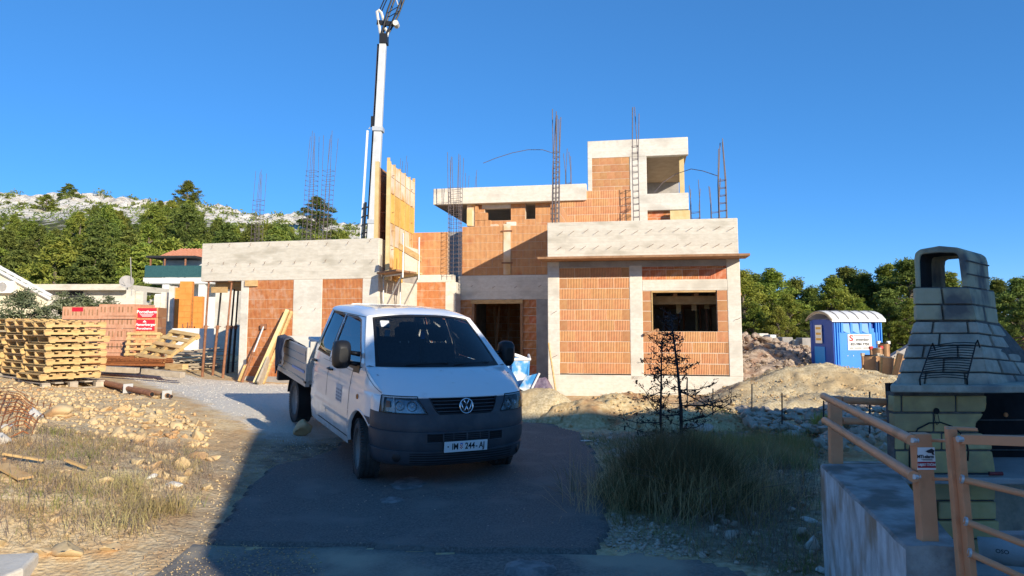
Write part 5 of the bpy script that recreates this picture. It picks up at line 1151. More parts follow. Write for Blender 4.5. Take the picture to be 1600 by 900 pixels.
# rubble heap beyond
M['rub'] = mat('purple_brown_rubble', (.20, .135, .10), (.50, .40, .31), 7, .95, .8, 20, c3=(.42, .20, .11), s3=1.2, t3=.64, dist=.04)
rb = [(at(1190, 580, 22), 2.4, 2.4, .8), (at(1240, 590, 21), 1.5, 1.6, .55), (at(1160, 560, 24), 2.6, 2, 1.15), (at(1215, 560, 25), 2.4, 1.8, .85)]
def hr(X, Y):
    h = np.full(X.shape, -.3)
    for p, a, b_, hh in rb: h = np.maximum(h, bump_(p.x, p.y, a, b_, hh)(X, Y))
    return h
heap('rubble_heap', [(5.0, 17.5), (13, 17.5), (13, 28), (5.0, 28)], hr, M['rub'], 'rough heap of broken stone and rubble behind the right block corner', 'rubble heap', .12, .22, 1.6, 9)
x, y = region_pts([(5.4, 18), (12.5, 18), (12.5, 27), (5.4, 27)], 2600); h = hr(x, y); k = h > 0
stones('rubble_stones', x[k], y[k], rng.gamma(1.8, .035, k.sum()) + .025, M['rub'], z=T(x[k], y[k]) + h[k] - .02); 
x, y = region_pts([(6, 20), (12.0, 20), (12.0, 26), (6, 26)], 120); h = hr(x, y); k = h > .2
stones('pale_rubble_stones', x[k], y[k], rng.uniform(.06, .16, k.sum()), M['stoneb'], z=T(x[k], y[k]) + h[k], protos=STONES2)
# broken walls behind the rubble
bw = empty('low_wall', at(1240, 545, 27), 'low broken stone and concrete wall left of the portable toilet', 'wall')
for (x0, x1, yt, d_, m_) in ((1186, 1202, 521, 28.0, 'stonew'), (1203, 1214, 523, 27.4, 'whitewall'), (1222, 1240, 527, 26.5, 'conc_dark'), (1241, 1252, 531, 26.3, 'conc'), (1253, 1270, 528, 26, 'conc_dark'), (1262, 1276, 548, 24.5, 'stoneb')):
    a, b_ = at(x0, yt, d_), at(x1, yt, d_); bx('wall_block', bw, a.x, b_.x - .02, d_, d_ + .6, .1, a.z, m_, .03)
a, b_ = at(1384, 562, 21), at(1425, 538, 21); mb = MB(); mb.prism([(a.x, 21, .1), (b_.x + 1.5, 21, .1), (b_.x + 1.5, 21, b_.z + .1), (b_.x, 21, b_.z), (a.x, 21, a.z)], (0, .25, 0)); tag(mb.build('sloping_wall', M['conc_dark']), 'sloping grey wall between the toilet and the stone barbecue', 'wall')
# ---------------------------------------------------------------- portable toilet
M['pblue'] = mat('bright_blue_plastic', (.012, .20, .66), (.015, .23, .70), 2, .42, rnd=0, spec=.5); M['pblue2'] = mat('deep_blue_plastic', (.012, .06, .36), rough=.4)
p0 = at(1302, 500, 19.4); tz = .2; WD, DPt = 1.36, 1.18; ang = R(6); ptt = empty('portable_toilet', (p0.x, p0.y, tz), 'bright blue portable toilet with a white roof behind the sand pile', 'portable toilet', None, ang)
Ht = p0.z - tz
def lb(nm, x0, x1, y0, y1, z0, z1, m, par=ptt, bv=.01):
    mb = MB(); mb.box(((x0 + x1) / 2, (y0 + y1) / 2, (z0 + z1) / 2), (x1 - x0, y1 - y0, z1 - z0)); return mb.build(nm, M[m], par, local=True, bevel=bv)
lb('base', -.03, WD + .03, -.03, DPt + .03, -.0, .12, 'pblue2'); lb('cabin', .03, WD - .03, .03, DPt, .12, Ht - .22, 'pblue')
lb('lower_panel', .10, WD - .10, .0, .03, .16, Ht - .33, 'pblue')
for i, x in enumerate((.0, .07, .13)): lb('corner_rib', x, x + .04, -.02, .05, .12, Ht, 'pblue')
for x in (WD - .04, WD - .11, WD - .18): lb('corner_rib', x, x + .04, -.02, .05, .12, Ht, 'pblue')
for i in range(4):
    x = .20 + i * .265; lb('upper_rib', x, x + .07, -.01, .05, Ht - .35, Ht, 'pblue')
for i in range(3):
    x = .27 + i * .265; mb = MB(); mb.add([(x, .03, Ht), (x + .195, .03, Ht), (x + .195, -.005, Ht - .38), (x, -.005, Ht - .30), (x, .12, Ht), (x + .195, .12, Ht)], [(0, 1, 2, 3)]); mb.build('sloped_panel', M['pblue'], ptt, local=True)
lb('top_band', .03, WD - .03, .06, DPt, Ht - .22, Ht, 'pblue2')
for z in (.22, .30): lb('skid_line', -.035, WD + .035, -.04, .02, z, z + .025, 'pblue')
# front (faces left): door with rounded window, sign
lb('door_frame', -.03, .03, .0, .30, .12, Ht, 'pblue2'); lb('door_frame', -.03, .03, DPt - .12, DPt, .12, Ht, 'pblue2')
dr_ = lb('door', -.02, .02, .30, DPt - .12, .14, Ht + .02, 'pblue2'); lb('door_panel', -.045, -.02, .42, .95, .2, Ht - .72, 'pblue', dr_); mb = MB(); mb.box((-.055, .68, Ht - .38), (.01, .34, .50)); mb.build('notice', M['print'], dr_, local=True)
for i in range(3): mb = MB(); mb.box((-.062, .68, Ht - .22 - i * .15), (.004, .26, .06)); mb.build('notice_mark', M['plyor'], dr_, local=True)
mb = MB(); pr = [(-.08, Ht), (-.05, Ht + .12), (.0, Ht + .10)]
sec = [(y_, Ht + .02 + .24 * max(0, math.sin(PI * (y_ + .08) / (DPt + .16))) ** .7) for y_ in np.linspace(-.08, DPt + .08, 9)]
mb.grid([[(-.08, y, z) for y, z in sec], [(WD + .08, y, z) for y, z in sec]]); mb.grid([[(-.08, y, z) for y, z in sec], [(-.08, y, Ht - .03 if j in (0, 8) else z - .07) for j, (y, z) in enumerate(sec)]]); mb.grid([[(-.08, -.08, Ht + .02), (WD + .08, -.08, Ht + .02)], [(-.08, -.08, Ht - .05), (WD + .08, -.08, Ht - .05)]]); mb.grid([[(WD + .08, y, z) for y, z in sec], [(WD + .08, y, z - .08) for y, z in sec]])
roof_ = mb.build('roof', M['white'], ptt, local=True)
for i in range(5):
    x = .12 + i * .28; mb = MB(); mb.tube([(x, y, z + .008) for y, z in sec[:5]], .012, 5); mb.build('roof_groove', M['conc_dark'], roof_, local=True)
mb = MB(); mb.tube([(-.09, y, z - .03) for y, z in sec], .03, 6); mb.build('roof_edge', M['woodold'], roof_, local=True)
sg = lb('sign', .38, 1.05, -.012, .0, Ht - .80, Ht - .38, 'white', ptt, 0)
M['redp'] = mat('red_print', (.55, .03, .03), rough=.6); M['inkb'] = mat('dark_print', (.03, .03, .04), rough=.6)
put_text('S', .22, M['redp'], sg, (.475, -.016, Ht - .49), (1, 0, 0), local=True, bold=True, font_w=1.1); put_text('emmler', .125, M['inkb'], sg, (.79, -.016, Ht - .52), (1, 0, 0), local=True); put_text('021/784 7755', .095, M['inkb'], sg, (.715, -.016, Ht - .645), (1, 0, 0), local=True, bold=True)
put_text('Zeleni  Kemijski  Servis', .042, M['inkb'], sg, (.715, -.016, Ht - .745), (1, 0, 0), local=True) if False else None
for i, (xa_, xb_) in enumerate(((.42, .53), (.56, .76), (.80, .98))): mb = MB(); mb.box(((xa_ + xb_) / 2, -.014, Ht - .745), (xb_ - xa_, .003, .022)); mb.build('print_line', M['inkb'], sg, local=True)
mb = MB(); mb.box((.77, -.014, Ht - .42), (.46, .003, .018)); mb.build('print_line', M['redp'], sg, local=True)
for x_ in (.36, .52): mb = MB(); mb.lathe([(0, -.012), (.012, -.012), (.012, 0)], (x_, 0, Ht - .95), 'Y', 8); mb.build('rivet', M['white'], ptt, local=True)
# brown curved formwork pieces in front of it
cf = [(1347, 556, 577, 1372, 17.0, R(0), 'leftmost brown curved formwork piece with a black top edge'), (1361, 545, 574, 1379, 17.4, R(5), 'brown curved formwork piece with red and white top fittings'), (1372, 537, 556, 1388, 17.9, R(0), 'rearmost brown curved formwork piece under a white bar'), (1374, 559, 584, 1396, 16.7, R(-12), 'front brown curved formwork piece in the middle of the group'), (1391, 553, 588, 1408, 16.4, R(-30), 'rightmost brown curved formwork piece with pale edges, tilted')]
M['brnf'] = mat('brown_formwork_face', (.36, .19, .085), (.48, .28, .14), 5, .6, .2, 20)
for k, (x0, y0, y1, x1, d_, tl, lb_) in enumerate(cf):
    a, b_ = at(x0, y0, d_), at(x1, y1, d_); w_ = b_.x - a.x; h_ = a.z - b_.z + .12; e = empty('curved_formwork', ((a.x + b_.x) / 2, d_, b_.z - .12), lb_, 'formwork', 'brown curved formwork pieces beside the toilet'); e.rotation_euler = (0, tl * -.5, tl)
    mb = MB(); n = 8; f_ = [(-w_ / 2 + w_ * i / n, -.16 * math.sin(PI * i / n) - .02) for i in range(n + 1)]
    poly = [(x, y, 0) for x, y in f_] + [(x * .86, y + .05, 0) for x, y in reversed(f_)]; mb.prism(poly, (0, 0, h_)); mb.build('shell', M['brnf'], e, local=True, smooth=40)
    for s in (-1, 1):
        mb = MB(); mb.box((s * w_ / 2, -.02, h_ / 2), (.035, .06, h_ + .03)); mb.build('edge_rib', M['wood' if k in (3, 4) else 'woodbrn'], e, local=True)
    mb = MB(); mb.prism([(x, y - .012, h_) for x, y in f_] + [(x * .8, y + .07, h_) for x, y in reversed(f_)], (0, 0, .03)); mb.build('top_rim', M['dark' if k in (0, 2) else 'woodold'], e, local=True)
    for s in (-1, 1): mb = MB(); mb.box((s * w_ / 2, -.03, h_ + .03), (.07, .07, .07)); mb.build('clamp', M['redp' if k == 1 else ('white' if k == 2 else 'woodold')], e, local=True)
# ---------------------------------------------------------------- blue skip beside the van
M['skip'] = mat('scratched_blue_paint', (.03, .22, .52), (.05, .30, .62), 6, .5, .3, 30, c3=(.62, .64, .62), s3=5.5, t3=.56, dist=.004)
sk = empty('blue_skip', atz(800, 640, .1), 'dented blue concrete skip with whitish scratches behind the right mirror of the van', 'skip')
d_ = 14.6; A_ = [at(775, 562, d_), at(828, 562, d_ + .1), at(826, 600, d_), at(803, 632, d_), at(775, 632, d_)]
mb = MB(); mb.prism(A_, (0, .03, 0)); mb.build('front_plate', M['skip'], sk)
mb = MB(); mb.prism([A_[1], A_[1] + Vector((0, 1.2, 0)), A_[2] + Vector((0, 1.1, 0)), A_[2]], (-.03, .0, 0)); mb.build('side_plate', M['skip'], sk)
mb = MB(); mb.prism([A_[0] + Vector((-1.2, 1.2, 0)), A_[1] + Vector((0, 1.2, 0)), A_[2] + Vector((0, 1.1, 0)), A_[4] + Vector((-1.2, 1.1, 0))], (0, .03, 0)); mb.build('back_plate', M['skip'], sk)
mb = MB(); mb.tube([A_[0] + Vector((-.9, -.02, .01)), A_[0], A_[1] + Vector((0, -.02, .01)), A_[1] + Vector((0, 1.2, .05))], .028, 6); mb.build('rim', M['white'], sk)
mb = MB(); mb.tube([at(788, 560, d_), at(800, 553, d_ + .2), at(812, 557, d_ + .3), at(827, 563, d_ + .4)], .035, 6); mb.build('bent_bar', M['white'], sk); mb = MB(); mb.beam(at(801, 563, d_ - .02), at(801, 625, d_ - .02), .03, .05, up=(0, 1, 0)); mb.build('stiffener', M['skip'], sk)
mb = MB(); mb.prism([at(804, 618, d_ - .3), at(822, 588, d_ - .3), at(843, 583, d_ - .3), at(832, 605, d_ - .3), at(820, 634, d_ - .3), at(806, 636, d_ - .3)], (0, .05, 0)); mb.build('chute', M['skip'], sk)
mb = MB(); mb.tube([at(843, 583, d_ - .33), at(832, 605, d_ - .33), at(821, 635, d_ - .33), at(806, 637, d_ - .33)], .022, 6); mb.build('chute_edge', M['white'], sk); mb = MB(); mb.tube([at(808, 606, d_ - .36), at(818, 612, d_ - .36), at(828, 611, d_ - .36)], .014, 5); mb.build('hose', M['dark'], sk)
mb = MB(); V, Fc = stone_proto(300, .9, 3, .3); me_ = arrays('plastic_bag', V * np.array((.42, .3, .42)), Fc, mat('purple_crumpled_plastic', (.13, .09, .14), (.25, .2, .26), 8, .4, .8, 14, dist=.06)); o = link('plastic_bag', me_); p = at(848, 605, 16.6); o.location = (p.x, p.y, p.z); tag(o, 'crumpled dark purple plastic sacking at the foot of the entrance', 'sacking')
# ---------------------------------------------------------------- stakes
for k, (x_, y0, y1, dd) in enumerate([(1175, 600, 660, 12.6), (1222, 614, 672, 12.0), (1287, 626, 690, 11.0), (1359, 612, 700, 10.5), (1074, 590, 650, 13.0), (1114, 607, 660, 12.8)]):
    a, b_ = at(x_, y1, dd), at(x_, y0, dd); mb = MB(); mb.tube([a, b_], .012, 5); on_ = ['left of the sand pile', 'in front of the sand pile', 'beside the rear railing post', 'between railing post and barbecue', 'behind the dead tree, left one', 'behind the dead tree, right one'][k]
    tag(mb.build('steel_stake', M['dark']), f'thin dark steel stake standing {on_}', 'stake', 'thin steel stakes along the verge')
# ---------------------------------------------------------------- stone barbecue
M['bbqy'] = mat('yellow_cast_stone', (.54, .40, .16), (.62, .49, .23), 5, .85, .5, 35, c3=(.42, .32, .16), s3=4, t3=.60, dist=.006)
M['bbqg'] = mat('grey_cast_stone', (.38, .345, .27), (.54, .49, .39), 14, .9, .8, 55, c3=(.24, .235, .21), s3=3.0, t3=.60, dist=.008)
M['bbqc'] = mat('sooty_cast_stone', (.46, .40, .25), (.54, .48, .32), 6, .9, .6, 45, c3=(.15, .14, .13), s3=3.2, t3=.56, dist=.008)
M['joint'] = mat('dark_mortar_joint', (.09, .085, .08), (.16, .15, .135), 20, .95, .5, 50)
DB = 5.35
bq = empty('stone_barbecue', (at(1500, 800, DB).x, DB + .4, 0), 'tall stone barbecue with a chimney and yellow stone sides behind the orange railing', 'barbecue')
def face_courses(ys, xl, xr, dl, dr_fn, mt, cuts, name='stone', thick=.05, inset=.006, tilt=0.0):
    """stones between photo rows; xl/xr: functions y->px of the left / right edge; d: depth at edge functions"""
    for k in range(len(ys) - 1):
        y0, y1 = ys[k], ys[k + 1]; cs = [0] + cuts[k % len(cuts)] + [1]
        for j in range(len(cs) - 1):
            g = .35 if True else 0
            def P(t, y, e=0):
                x = xl(y) + (xr(y) - xl(y)) * t; d = dl(y) + (dr_fn(y) - dl(y)) * t; yy = y + tilt * t; return at(x, yy, d)
            gt = 1.6 / max(20, abs(xr(y0) - xl(y0)))
            ta, tb = cs[j] + (gt if j else 0.0), cs[j + 1] - (gt if j < len(cs) - 2 else 0.0)
            q = [P(ta, y1 - 1.2), P(tb, y1 - 1.2), P(tb, y0 + 1.2), P(ta, y0 + 1.2)]
            nrm = (q[1] - q[0]).cross(q[3] - q[0]).normalized()
            if nrm.y > 0: nrm = -nrm
            pr = random.uniform(-.004, .004); mb = MB(); mb.prism([p + nrm * (inset + pr) for p in q], -nrm * thick); mb.build(name, M[mt[(k + j) % len(mt)]] if isinstance(mt, list) else M[mt], bq, bevel=.006)
L_ = lambda pts: (lambda y: float(np.interp(y, [p[0] for p in pts], [p[1] for p in pts])))
# outline in the photo: left edge, front corner, right edge at heights y
xl = L_([(390, 1432), (450, 1430), (502, 1431), (600, 1402), (606, 1400)]); xc = L_([(390, 1512), (450, 1512), (500, 1524), (600, 1544), (606, 1546)]); xr = L_([(400, 1544), (440, 1551), (500, 1558), (600, 1640), (612, 1650)])
dl = L_([(390, DB + .04), (500, DB + .02), (606, DB - .08)]); dc = L_([(390, DB - .02), (500, DB - .04), (606, DB - .12)]); drr = L_([(390, DB + .52), (500, DB + .52), (606, DB + .42)])
# solid core of hood and chimney (slightly inside the stones)
def ring(y, s=0.0, tl=10):
    a, b_, c = at(xl(y), y, dl(y) + .02), at(xc(y), y, dc(y) + .02), at(xr(y), y, drr(y) + .02); b_.z = c.z = a.z
    d = a + (c - b_); return [a, b_, c, d]
mb = MB(); lv = [606, 550, 502, 449]
vs = [p for y in lv for p in ring(y)]; fs = []
for i in range(3):
    for j in range(4): fs.append((i * 4 + j, i * 4 + (j + 1) % 4, i * 4 + 4 + (j + 1) % 4, i * 4 + 4 + j))
fs += [(3, 2, 1, 0), (12, 13, 14, 15)]; mb.add(vs, fs); mb.build('hood_core', M['joint'], bq)
yh = [502, 521, 540, 560, 582, 603]
cutsL = [[.30, .86], [.42], [.22, .68], [.5], [.30, .75]]
face_courses(yh, xl, xc, dl, dc, 'bbqg', cutsL)
face_courses(yh, xc, xr, dc, drr, 'bbqg', [[.5], [.35, .8], [.6], [.3, .65]], tilt=7)
yc = [449, 476, 501]
face_courses(yc, xl, xc, dl, dc, 'bbqc', [[.5], [.46]]); face_courses(yc, xc, xr, dc, drr, 'bbqc', [[], [.45]], tilt=6)
# chimney cap: two side cheeks and a rounded top, open front and back
yt0 = 384
def slab(pts, off, nm, m='bbqc', bv=.012): mb = MB(); mb.prism(pts, off); return mb.build(nm, M[m], bq, bevel=bv)
back = ring(449)[2] - ring(449)[1]; back = back * .86
a_, b_, c_, d_ = ring(448)
zc_ = a_.z; zt_c = at(1480, 386, DB).z; W_ = (b_ - a_).length; ux = (b_ - a_).normalized(); H_ = zt_c - zc_
def cp(t, h): return a_ + ux * (W_ * t) + Vector((0, 0, H_ * h))
arc = [(0, 0), (0.0, .70), (.03, .87), (.12, .96), (.5, 1.04), (.86, .99), (.96, .90), (.99, .74), (1.0, 0)]
inn = [(.86, 0), (.83, .60), (.80, .74), (.5, .82), (.17, .78), (.12, .66), (.10, 0)]
mb = MB(); o_ = [cp(*p) for p in arc]; i_ = [cp(*p) for p in inn[::-1]]
ai = [(.09, 0), (.10, .66), (.12, .79), (.16, .84), (.5, .87), (.79, .85), (.84, .80), (.86, .66), (.89, 0)]
n = len(arc); vs = [cp(*p) for p in arc] + [cp(*p) for p in ai]; vs += [v + back for v in vs]
fs = []
for k in range(n - 1):
    fs += [(k, k + 1, n + k + 1, n + k), (2 * n + k, 3 * n + k, 3 * n + k + 1, 2 * n + k + 1), (k, 2 * n + k, 2 * n + k + 1, k + 1), (n + k, n + k + 1, 3 * n + k + 1, 3 * n + k)]
mb.add(vs, fs); mb.build('chimney_cap', M['bbqc'], bq, bevel=.01)
mb = MB(); vs2 = [cp(t, h) + (Vector((0, 0, 0))) for t, h in ai]; mb.add([v + back * .03 for v in vs2] + [v + back * .45 for v in vs2], [(k, k + 1, n + k + 1, n + k) for k in range(n - 1)])
mb.v = [tuple(Vector(v) + Vector((0, 0, -.004))) for v in mb.v]; mb.build('soot_lining', M['soot'], bq)
# left inner cheek makes the back window narrower, as in the photo
mb = MB(); q = [cp(.12, -.02) + back * .93, cp(.88, -.02) + back * .93, cp(.88, .05) + back * .93, cp(.12, .05) + back * .93]; mb.prism(q, back * .05); mb.build('back_sill', M['bbqc'], bq)
# joints across the right side of the cap
for h in (.32, .66): mb = MB(); p = cp(1.004, h); mb.tube([p, p + back], .006, 4); mb.build('mortar_joint', M['joint'], bq)
# mantel shelf
mz = at(1450, 606, DB).z; A1 = at(1391, 607, DB - .14); A2 = at(1547, 607, DB - .22); A3 = at(1680, 607, DB + .2); A3 = A2 + Vector((.62, .10, 0)); A4 = A1 + Vector((.46, .75, 0)); A5 = A3 + Vector((0, .7, 0))
mb = MB(); mb.prism([Vector((p.x, p.y, mz - .02)) for p in (A1, A2, A3, A5, A4)], (0, 0, .055)); mb.build('mantel_shelf', M['bbqg'], bq, bevel=.012)
# side wall of yellow stones below the shelf (facing the viewer) and the sooty fire box behind its curved edge
prof_edge = lambda y: float(np.interp(y, [612, 640, 655, 664, 672, 690, 712, 716, 740], [1542, 1541, 1532, 1522, 1528, 1550, 1551, 1553, 1556]))
xs_l = L_([(612, 1395), (740, 1402), (870, 1412)])
yb_ = [617, 645, 676, 704, 741]
dW = DB - .02
joints = [[.09, .66], [.42], [.11, .50], [.35, .66]]
ends = [1541, 1522, 1551, 1552]
for k in range(4):
    y0, y1 = yb_[k], yb_[k + 1]; xa, xb = xs_l((y0 + y1) / 2), max(prof_edge(y0 + 3), prof_edge(y1 - 3))
    cs = [xa] + [xa + (1545 - xa) * c for c in joints[k]] + [xb]
    for j in range(len(cs) - 1):
        last = j == len(cs) - 2; x0, x1 = cs[j] + (1.5 if j else 0), cs[j + 1] - (1.5 if not last else 0)
        if last:
            pts = [(x0, y1 - 1.6)] + [(prof_edge(y), y) for y in np.linspace(y1 - 1.6, y0 + 1.6, 5)] + [(x0, y0 + 1.6)]
        else: pts = [(x0, y1 - 1.6), (x1, y1 - 1.6), (x1, y0 + 1.6), (x0, y0 + 1.6)]
        mb = MB(); mb.prism([at(x, y, dW + random.uniform(-.003, .003)) for x, y in pts], (0, .08, 0)); mb.build('stone', M['bbqy'], bq, bevel=.008)
mb = MB(); mb.prism([at(x, y, dW + .012) for x, y in [(1398, 741), (1550, 741), (1547, 706), (1546, 690), (1524, 672), (1518, 664), (1528, 655), (1536, 640), (1538, 613), (1396, 613)]], (0, .10, 0)); mb.build('wall_core', M['joint'], bq)
mb = MB(); mb.lathe([(0, -.004), (.022, -.004), (.022, .0)], at(1463, 642, dW - .004), 'Y', 16); mb.build('round_hole', M['soot'], bq)
# fire box: far cheek, back, counter
za, zb2 = at(1450, 741, DB).z, mz - .02; xA = at(1400, 700, DB).x
xR = at(1553, 700, DB).x
mb = MB(); mb.box((xA + .80, DB + .72, (za + zb2) / 2), (.95, .06, zb2 - za)); mb.build('fire_back', M['soot'], bq)
mb = MB(); mb.prism([(xA + .03 + k_ * .58, DB + .05 + k_, za) for k_ in (0, .66)] + [(xA + .09 + k_ * .58, DB + .05 + k_, za) for k_ in (.66, 0)], (0, 0, zb2 - za)); mb.build('fire_side', M['soot'], bq)
mb = MB(); mb.box((xR + .45, DB + .72, (za + zb2) / 2 + .0), (.9, .07, zb2 - za)); mb.build('far_cheek', M['soot'], bq)
for z in np.arange(za + .06, zb2 - .2, .12): mb = MB(); mb.box((xR + .45, DB + .68, z), (.86, .012, .008)); mb.build('cheek_joint', M['joint'], bq)
mb = MB(); mb.lathe([(0, -.01), (.018, -.01), (.018, .0)], Vector(at(1571, 648, DB + .68)), 'Y', 12); mb.build('clay_plug', M['redbrick'], bq)
c0_ = at(1388, 742, DB - .1); mb = MB(); mb.prism([Vector((x, y, za - .045)) for x, y in ((c0_.x, DB - .12), (xR + 1.0, DB - .16), (xR + 1.2, DB + .8), (c0_.x + .50, DB + .8))], (0, 0, .045)); mb.build('counter_slab', M['conc_dark'], bq, bevel=.01)
# lower pedestal
yl_ = [752, 783, 813, 843, 872]; jl = [[.14, .62], [.40], [.2, .72], [.45]]
xl2 = L_([(750, 1402), (872, 1413)]); xr2 = L_([(750, 1553), (872, 1566)])
for k in range(4):
    y0, y1 = yl_[k], yl_[k + 1]; xa, xb = xl2(y0), xr2((y0 + y1) / 2) + random.uniform(-3, 1); cs = [xa] + [xa + (xb - xa) * c for c in jl[k]] + [xb]
    for j in range(len(cs) - 1):
        x0, x1 = cs[j] + (1.5 if j else 0), cs[j + 1] - (1.5 if j < len(cs) - 2 else 0)
        mb = MB(); mb.prism([at(x, y, dW + .02) for x, y in ((x0, y1 - 1.6), (x1, y1 - 1.6), (x1, y0 + 1.6), (x0, y0 + 1.6))], (0, .1, 0)); mb.build('stone', M['bbqy'], bq, bevel=.01)
a, b_ = at(1404, 872, dW), at(1560, 752, dW); mb = MB(); mb.box(((a.x + b_.x) / 2, DB + .08, (a.z + b_.z) / 2), (b_.x - a.x - .02, .10, b_.z - a.z)); mb.build('pedestal_core', M['joint'], bq)
mb = MB(); mb.box(((a.x + b_.x) / 2 + .5, DB + .72, (a.z + b_.z) / 2), (2, .08, b_.z - a.z)); mb.build('pedestal_back', M['bbqg'], bq)
# terrace floor in front and under it
M['terr'] = mat('pale_terrace_concrete', (.40, .40, .39), (.52, .52, .51), 4, .9, .4, 30, c3=(.30, .29, .27), s3=2, t3=.6)
mb = MB(); mb.prism([(2.05, 2.6, -.05), (8, 2.6, -.05), (8, 6.6, -.05), (2.75, 6.6, -.05), (2.62, 5.0, -.05), (2.2, 3.5, -.05)], (0, 0, .09)); tag(mb.build('terrace', M['terr']), kind='structure')
# hanging grill rack
gr = empty('grill_rack', at(1480, 560, DB - .1), 'black wire grill rack leaning on the hood of the stone barbecue', 'grill rack')
def G(u, v): # corners in photo: tl (1455,541) tr (1524,537) br (1511,592) bl (1437,592)
    tl, tr, br_, bl_ = (1455, 541), (1525, 536), (1511, 592), (1437, 592); x = (tl[0] * (1 - u) + tr[0] * u) * (1 - v) + (bl_[0] * (1 - u) + br_[0] * u) * v; y = (tl[1] * (1 - u) + tr[1] * u) * (1 - v) + (bl_[1] * (1 - u) + br_[1] * u) * v
    return at(x, y - 3 * math.sin(PI * u), DB - .155 - .04 * v)
mb = MB(); mb.tube([G(0, 0), G(0, 1)], .005, 6); mb.build('frame_bar', M['black'], gr); mb = MB(); mb.tube([G(1, 0), G(1, 1)], .005, 6); mb.build('frame_bar', M['black'], gr)
for i in range(15): v = i / 14; mb = MB(); mb.tube([G(u, v) for u in (0, .25, .5, .75, 1)], .0034, 5); mb.build('grill_wire', M['black'], gr)
for u in (0, 1):
    p = G(u, 0); q = G(u, 1); mb = MB(); mb.tube([p, p + Vector((.0, -.02, .02)), p + Vector((.045, .03, -.03))], .006, 6); mb.build('hook', M['black'], gr); mb = MB(); mb.tube([q, q + Vector((.03, .05, -.06))], .006, 6); mb.build('foot', M['black'], gr)
# tongs with a dark red handle on the counter
tg = empty('poker', at(1565, 735, DB - .08), 'black poker with dull red handle lying on the barbecue counter', 'poker'); a, b_, c = at(1500, 739, DB - .09), at(1545, 737.5, DB - .09), at(1566, 736, DB - .09)
for p in (a, b_, c): p.z = za + .022
mb = MB(); mb.tube([a, b_], .007, 6); mb.build('rod', M['black'], tg); mb = MB(); mb.tube([b_, c], .014, 8); mb.build('handle', mat('dull_red_rubber', (.20, .035, .035), rough=.6), tg)
# cable loop hanging on the side
cbl = [(1421, 745), (1421, 702), (1425, 686), (1434, 670), (1452, 661), (1470, 660), (1487, 666), (1500, 676), (1510, 690), (1513, 706), (1512, 720)]
mb = MB(); mb.tube([at(x, y, DB - .06) for x, y in cbl], .006, 6); tag(mb.build('cable_loop', M['black'], smooth=True), 'loop of black cable hanging in front of the yellow stones of the barbecue', 'cable')
mb = MB(); mb.tube([at(x, y, DB - .05) for x, y in [(1461, 648), (1460, 656), (1464, 664), (1468, 660), (1466, 650), (1465, 646)]], .0025, 5); tag(mb.build('wire_hook', M['dark']), 'bent thin wire hanging from the round hole of the barbecue', 'wire')
# ---------------------------------------------------------------- ramp wall
M['rampc'] = mat('weathered_painted_concrete', (.30, .29, .27), (.46, .45, .42), 9, .92, 1, 60, c3=(.19, .18, .155), s3=4, t3=.55, dist=.012, detail=10)
M['flake'] = mat('flaking_whitewash', (.40, .39, .37), (.70, .70, .69), 7, .9, .9, 40, c3=(.34, .24, .16), s3=4, t3=.56, dist=.008, detail=10, stretch=(1, 1, .6))
wl_ = empty('ramp_wall', (2.1, 4.4, 0), 'weathered grey concrete wall carrying the orange railing, with flaking white side', 'wall')
ztop_w = at(1455, 848, 3.4).z
P_ = [at(1282, 727, 5.3), at(1413, 850, 3.35), at(1500, 850, 3.32), at(1392, 727, 5.3)]
q = [Vector((p.x, p.y, 0)) for p in P_]; q[0].z = 0
nseg = 14; mb = MB()
def wallp(t, side, z):
    p = q[0].lerp(q[1], t) if side == 0 else q[3].lerp(q[2], t); return Vector((p.x, p.y, z))
rows_ = []
for k in range(nseg + 1):
    t = k / nseg; j = lambda: random.uniform(-.006, .006)
    rows_.append([wallp(t, 0, -.2), wallp(t, 0, ztop_w * .5) + Vector((j(), 0, 0)), wallp(t, 0, ztop_w - .012) + Vector((j(), 0, j())), wallp(t, 0, ztop_w) + Vector((.012, 0, j() * .5)), wallp(t, .5, ztop_w) * .5 + wallp(t, 1, ztop_w) * .0 + wallp(t, 0, ztop_w) * .5 if False else (wallp(t, 0, ztop_w) + wallp(t, 1, ztop_w)) / 2 + Vector((0, 0, .004 + j() * .5)), wallp(t, 1, ztop_w) + Vector((0, 0, j() * .5)), wallp(t, 1, -.2)])
nc = 7
for k in range(nseg):
    for c in range(nc - 1):
        a, b_, c2, d2 = rows_[k][c], rows_[k][c + 1], rows_[k + 1][c + 1], rows_[k + 1][c]; mb.add([a, b_, c2, d2], [(0, 1, 2, 3)], M['flake'] if c < 2 else M['rampc'])
mb.add(rows_[-1], [tuple(range(nc))], M['rampc']); mb.add(rows_[0], [tuple(reversed(range(nc)))], M['flake'])
import bmesh as _b
me = mb.mesh('wall_body'); bm_ = _b.new(); bm_.from_mesh(me); _b.ops.remove_doubles(bm_, verts=bm_.verts, dist=.0005); bm_.to_mesh(me); bm_.free(); link('wall_body', me, wl_)
e = at(1350, 727, 5.45); mb = MB(); mb.prism([Vector((at(1345, 727, 5.32).x, 5.32, -.1)), Vector((at(1398, 730, 5.32).x, 5.32, -.1)), Vector((at(1398, 730, 5.6).x, 5.6, -.1)), Vector((at(1345, 727, 5.6).x, 5.6, -.1))], (0, 0, ztop_w + .05)); mb.build('end_block', M['flake'], wl_, bevel=.01)
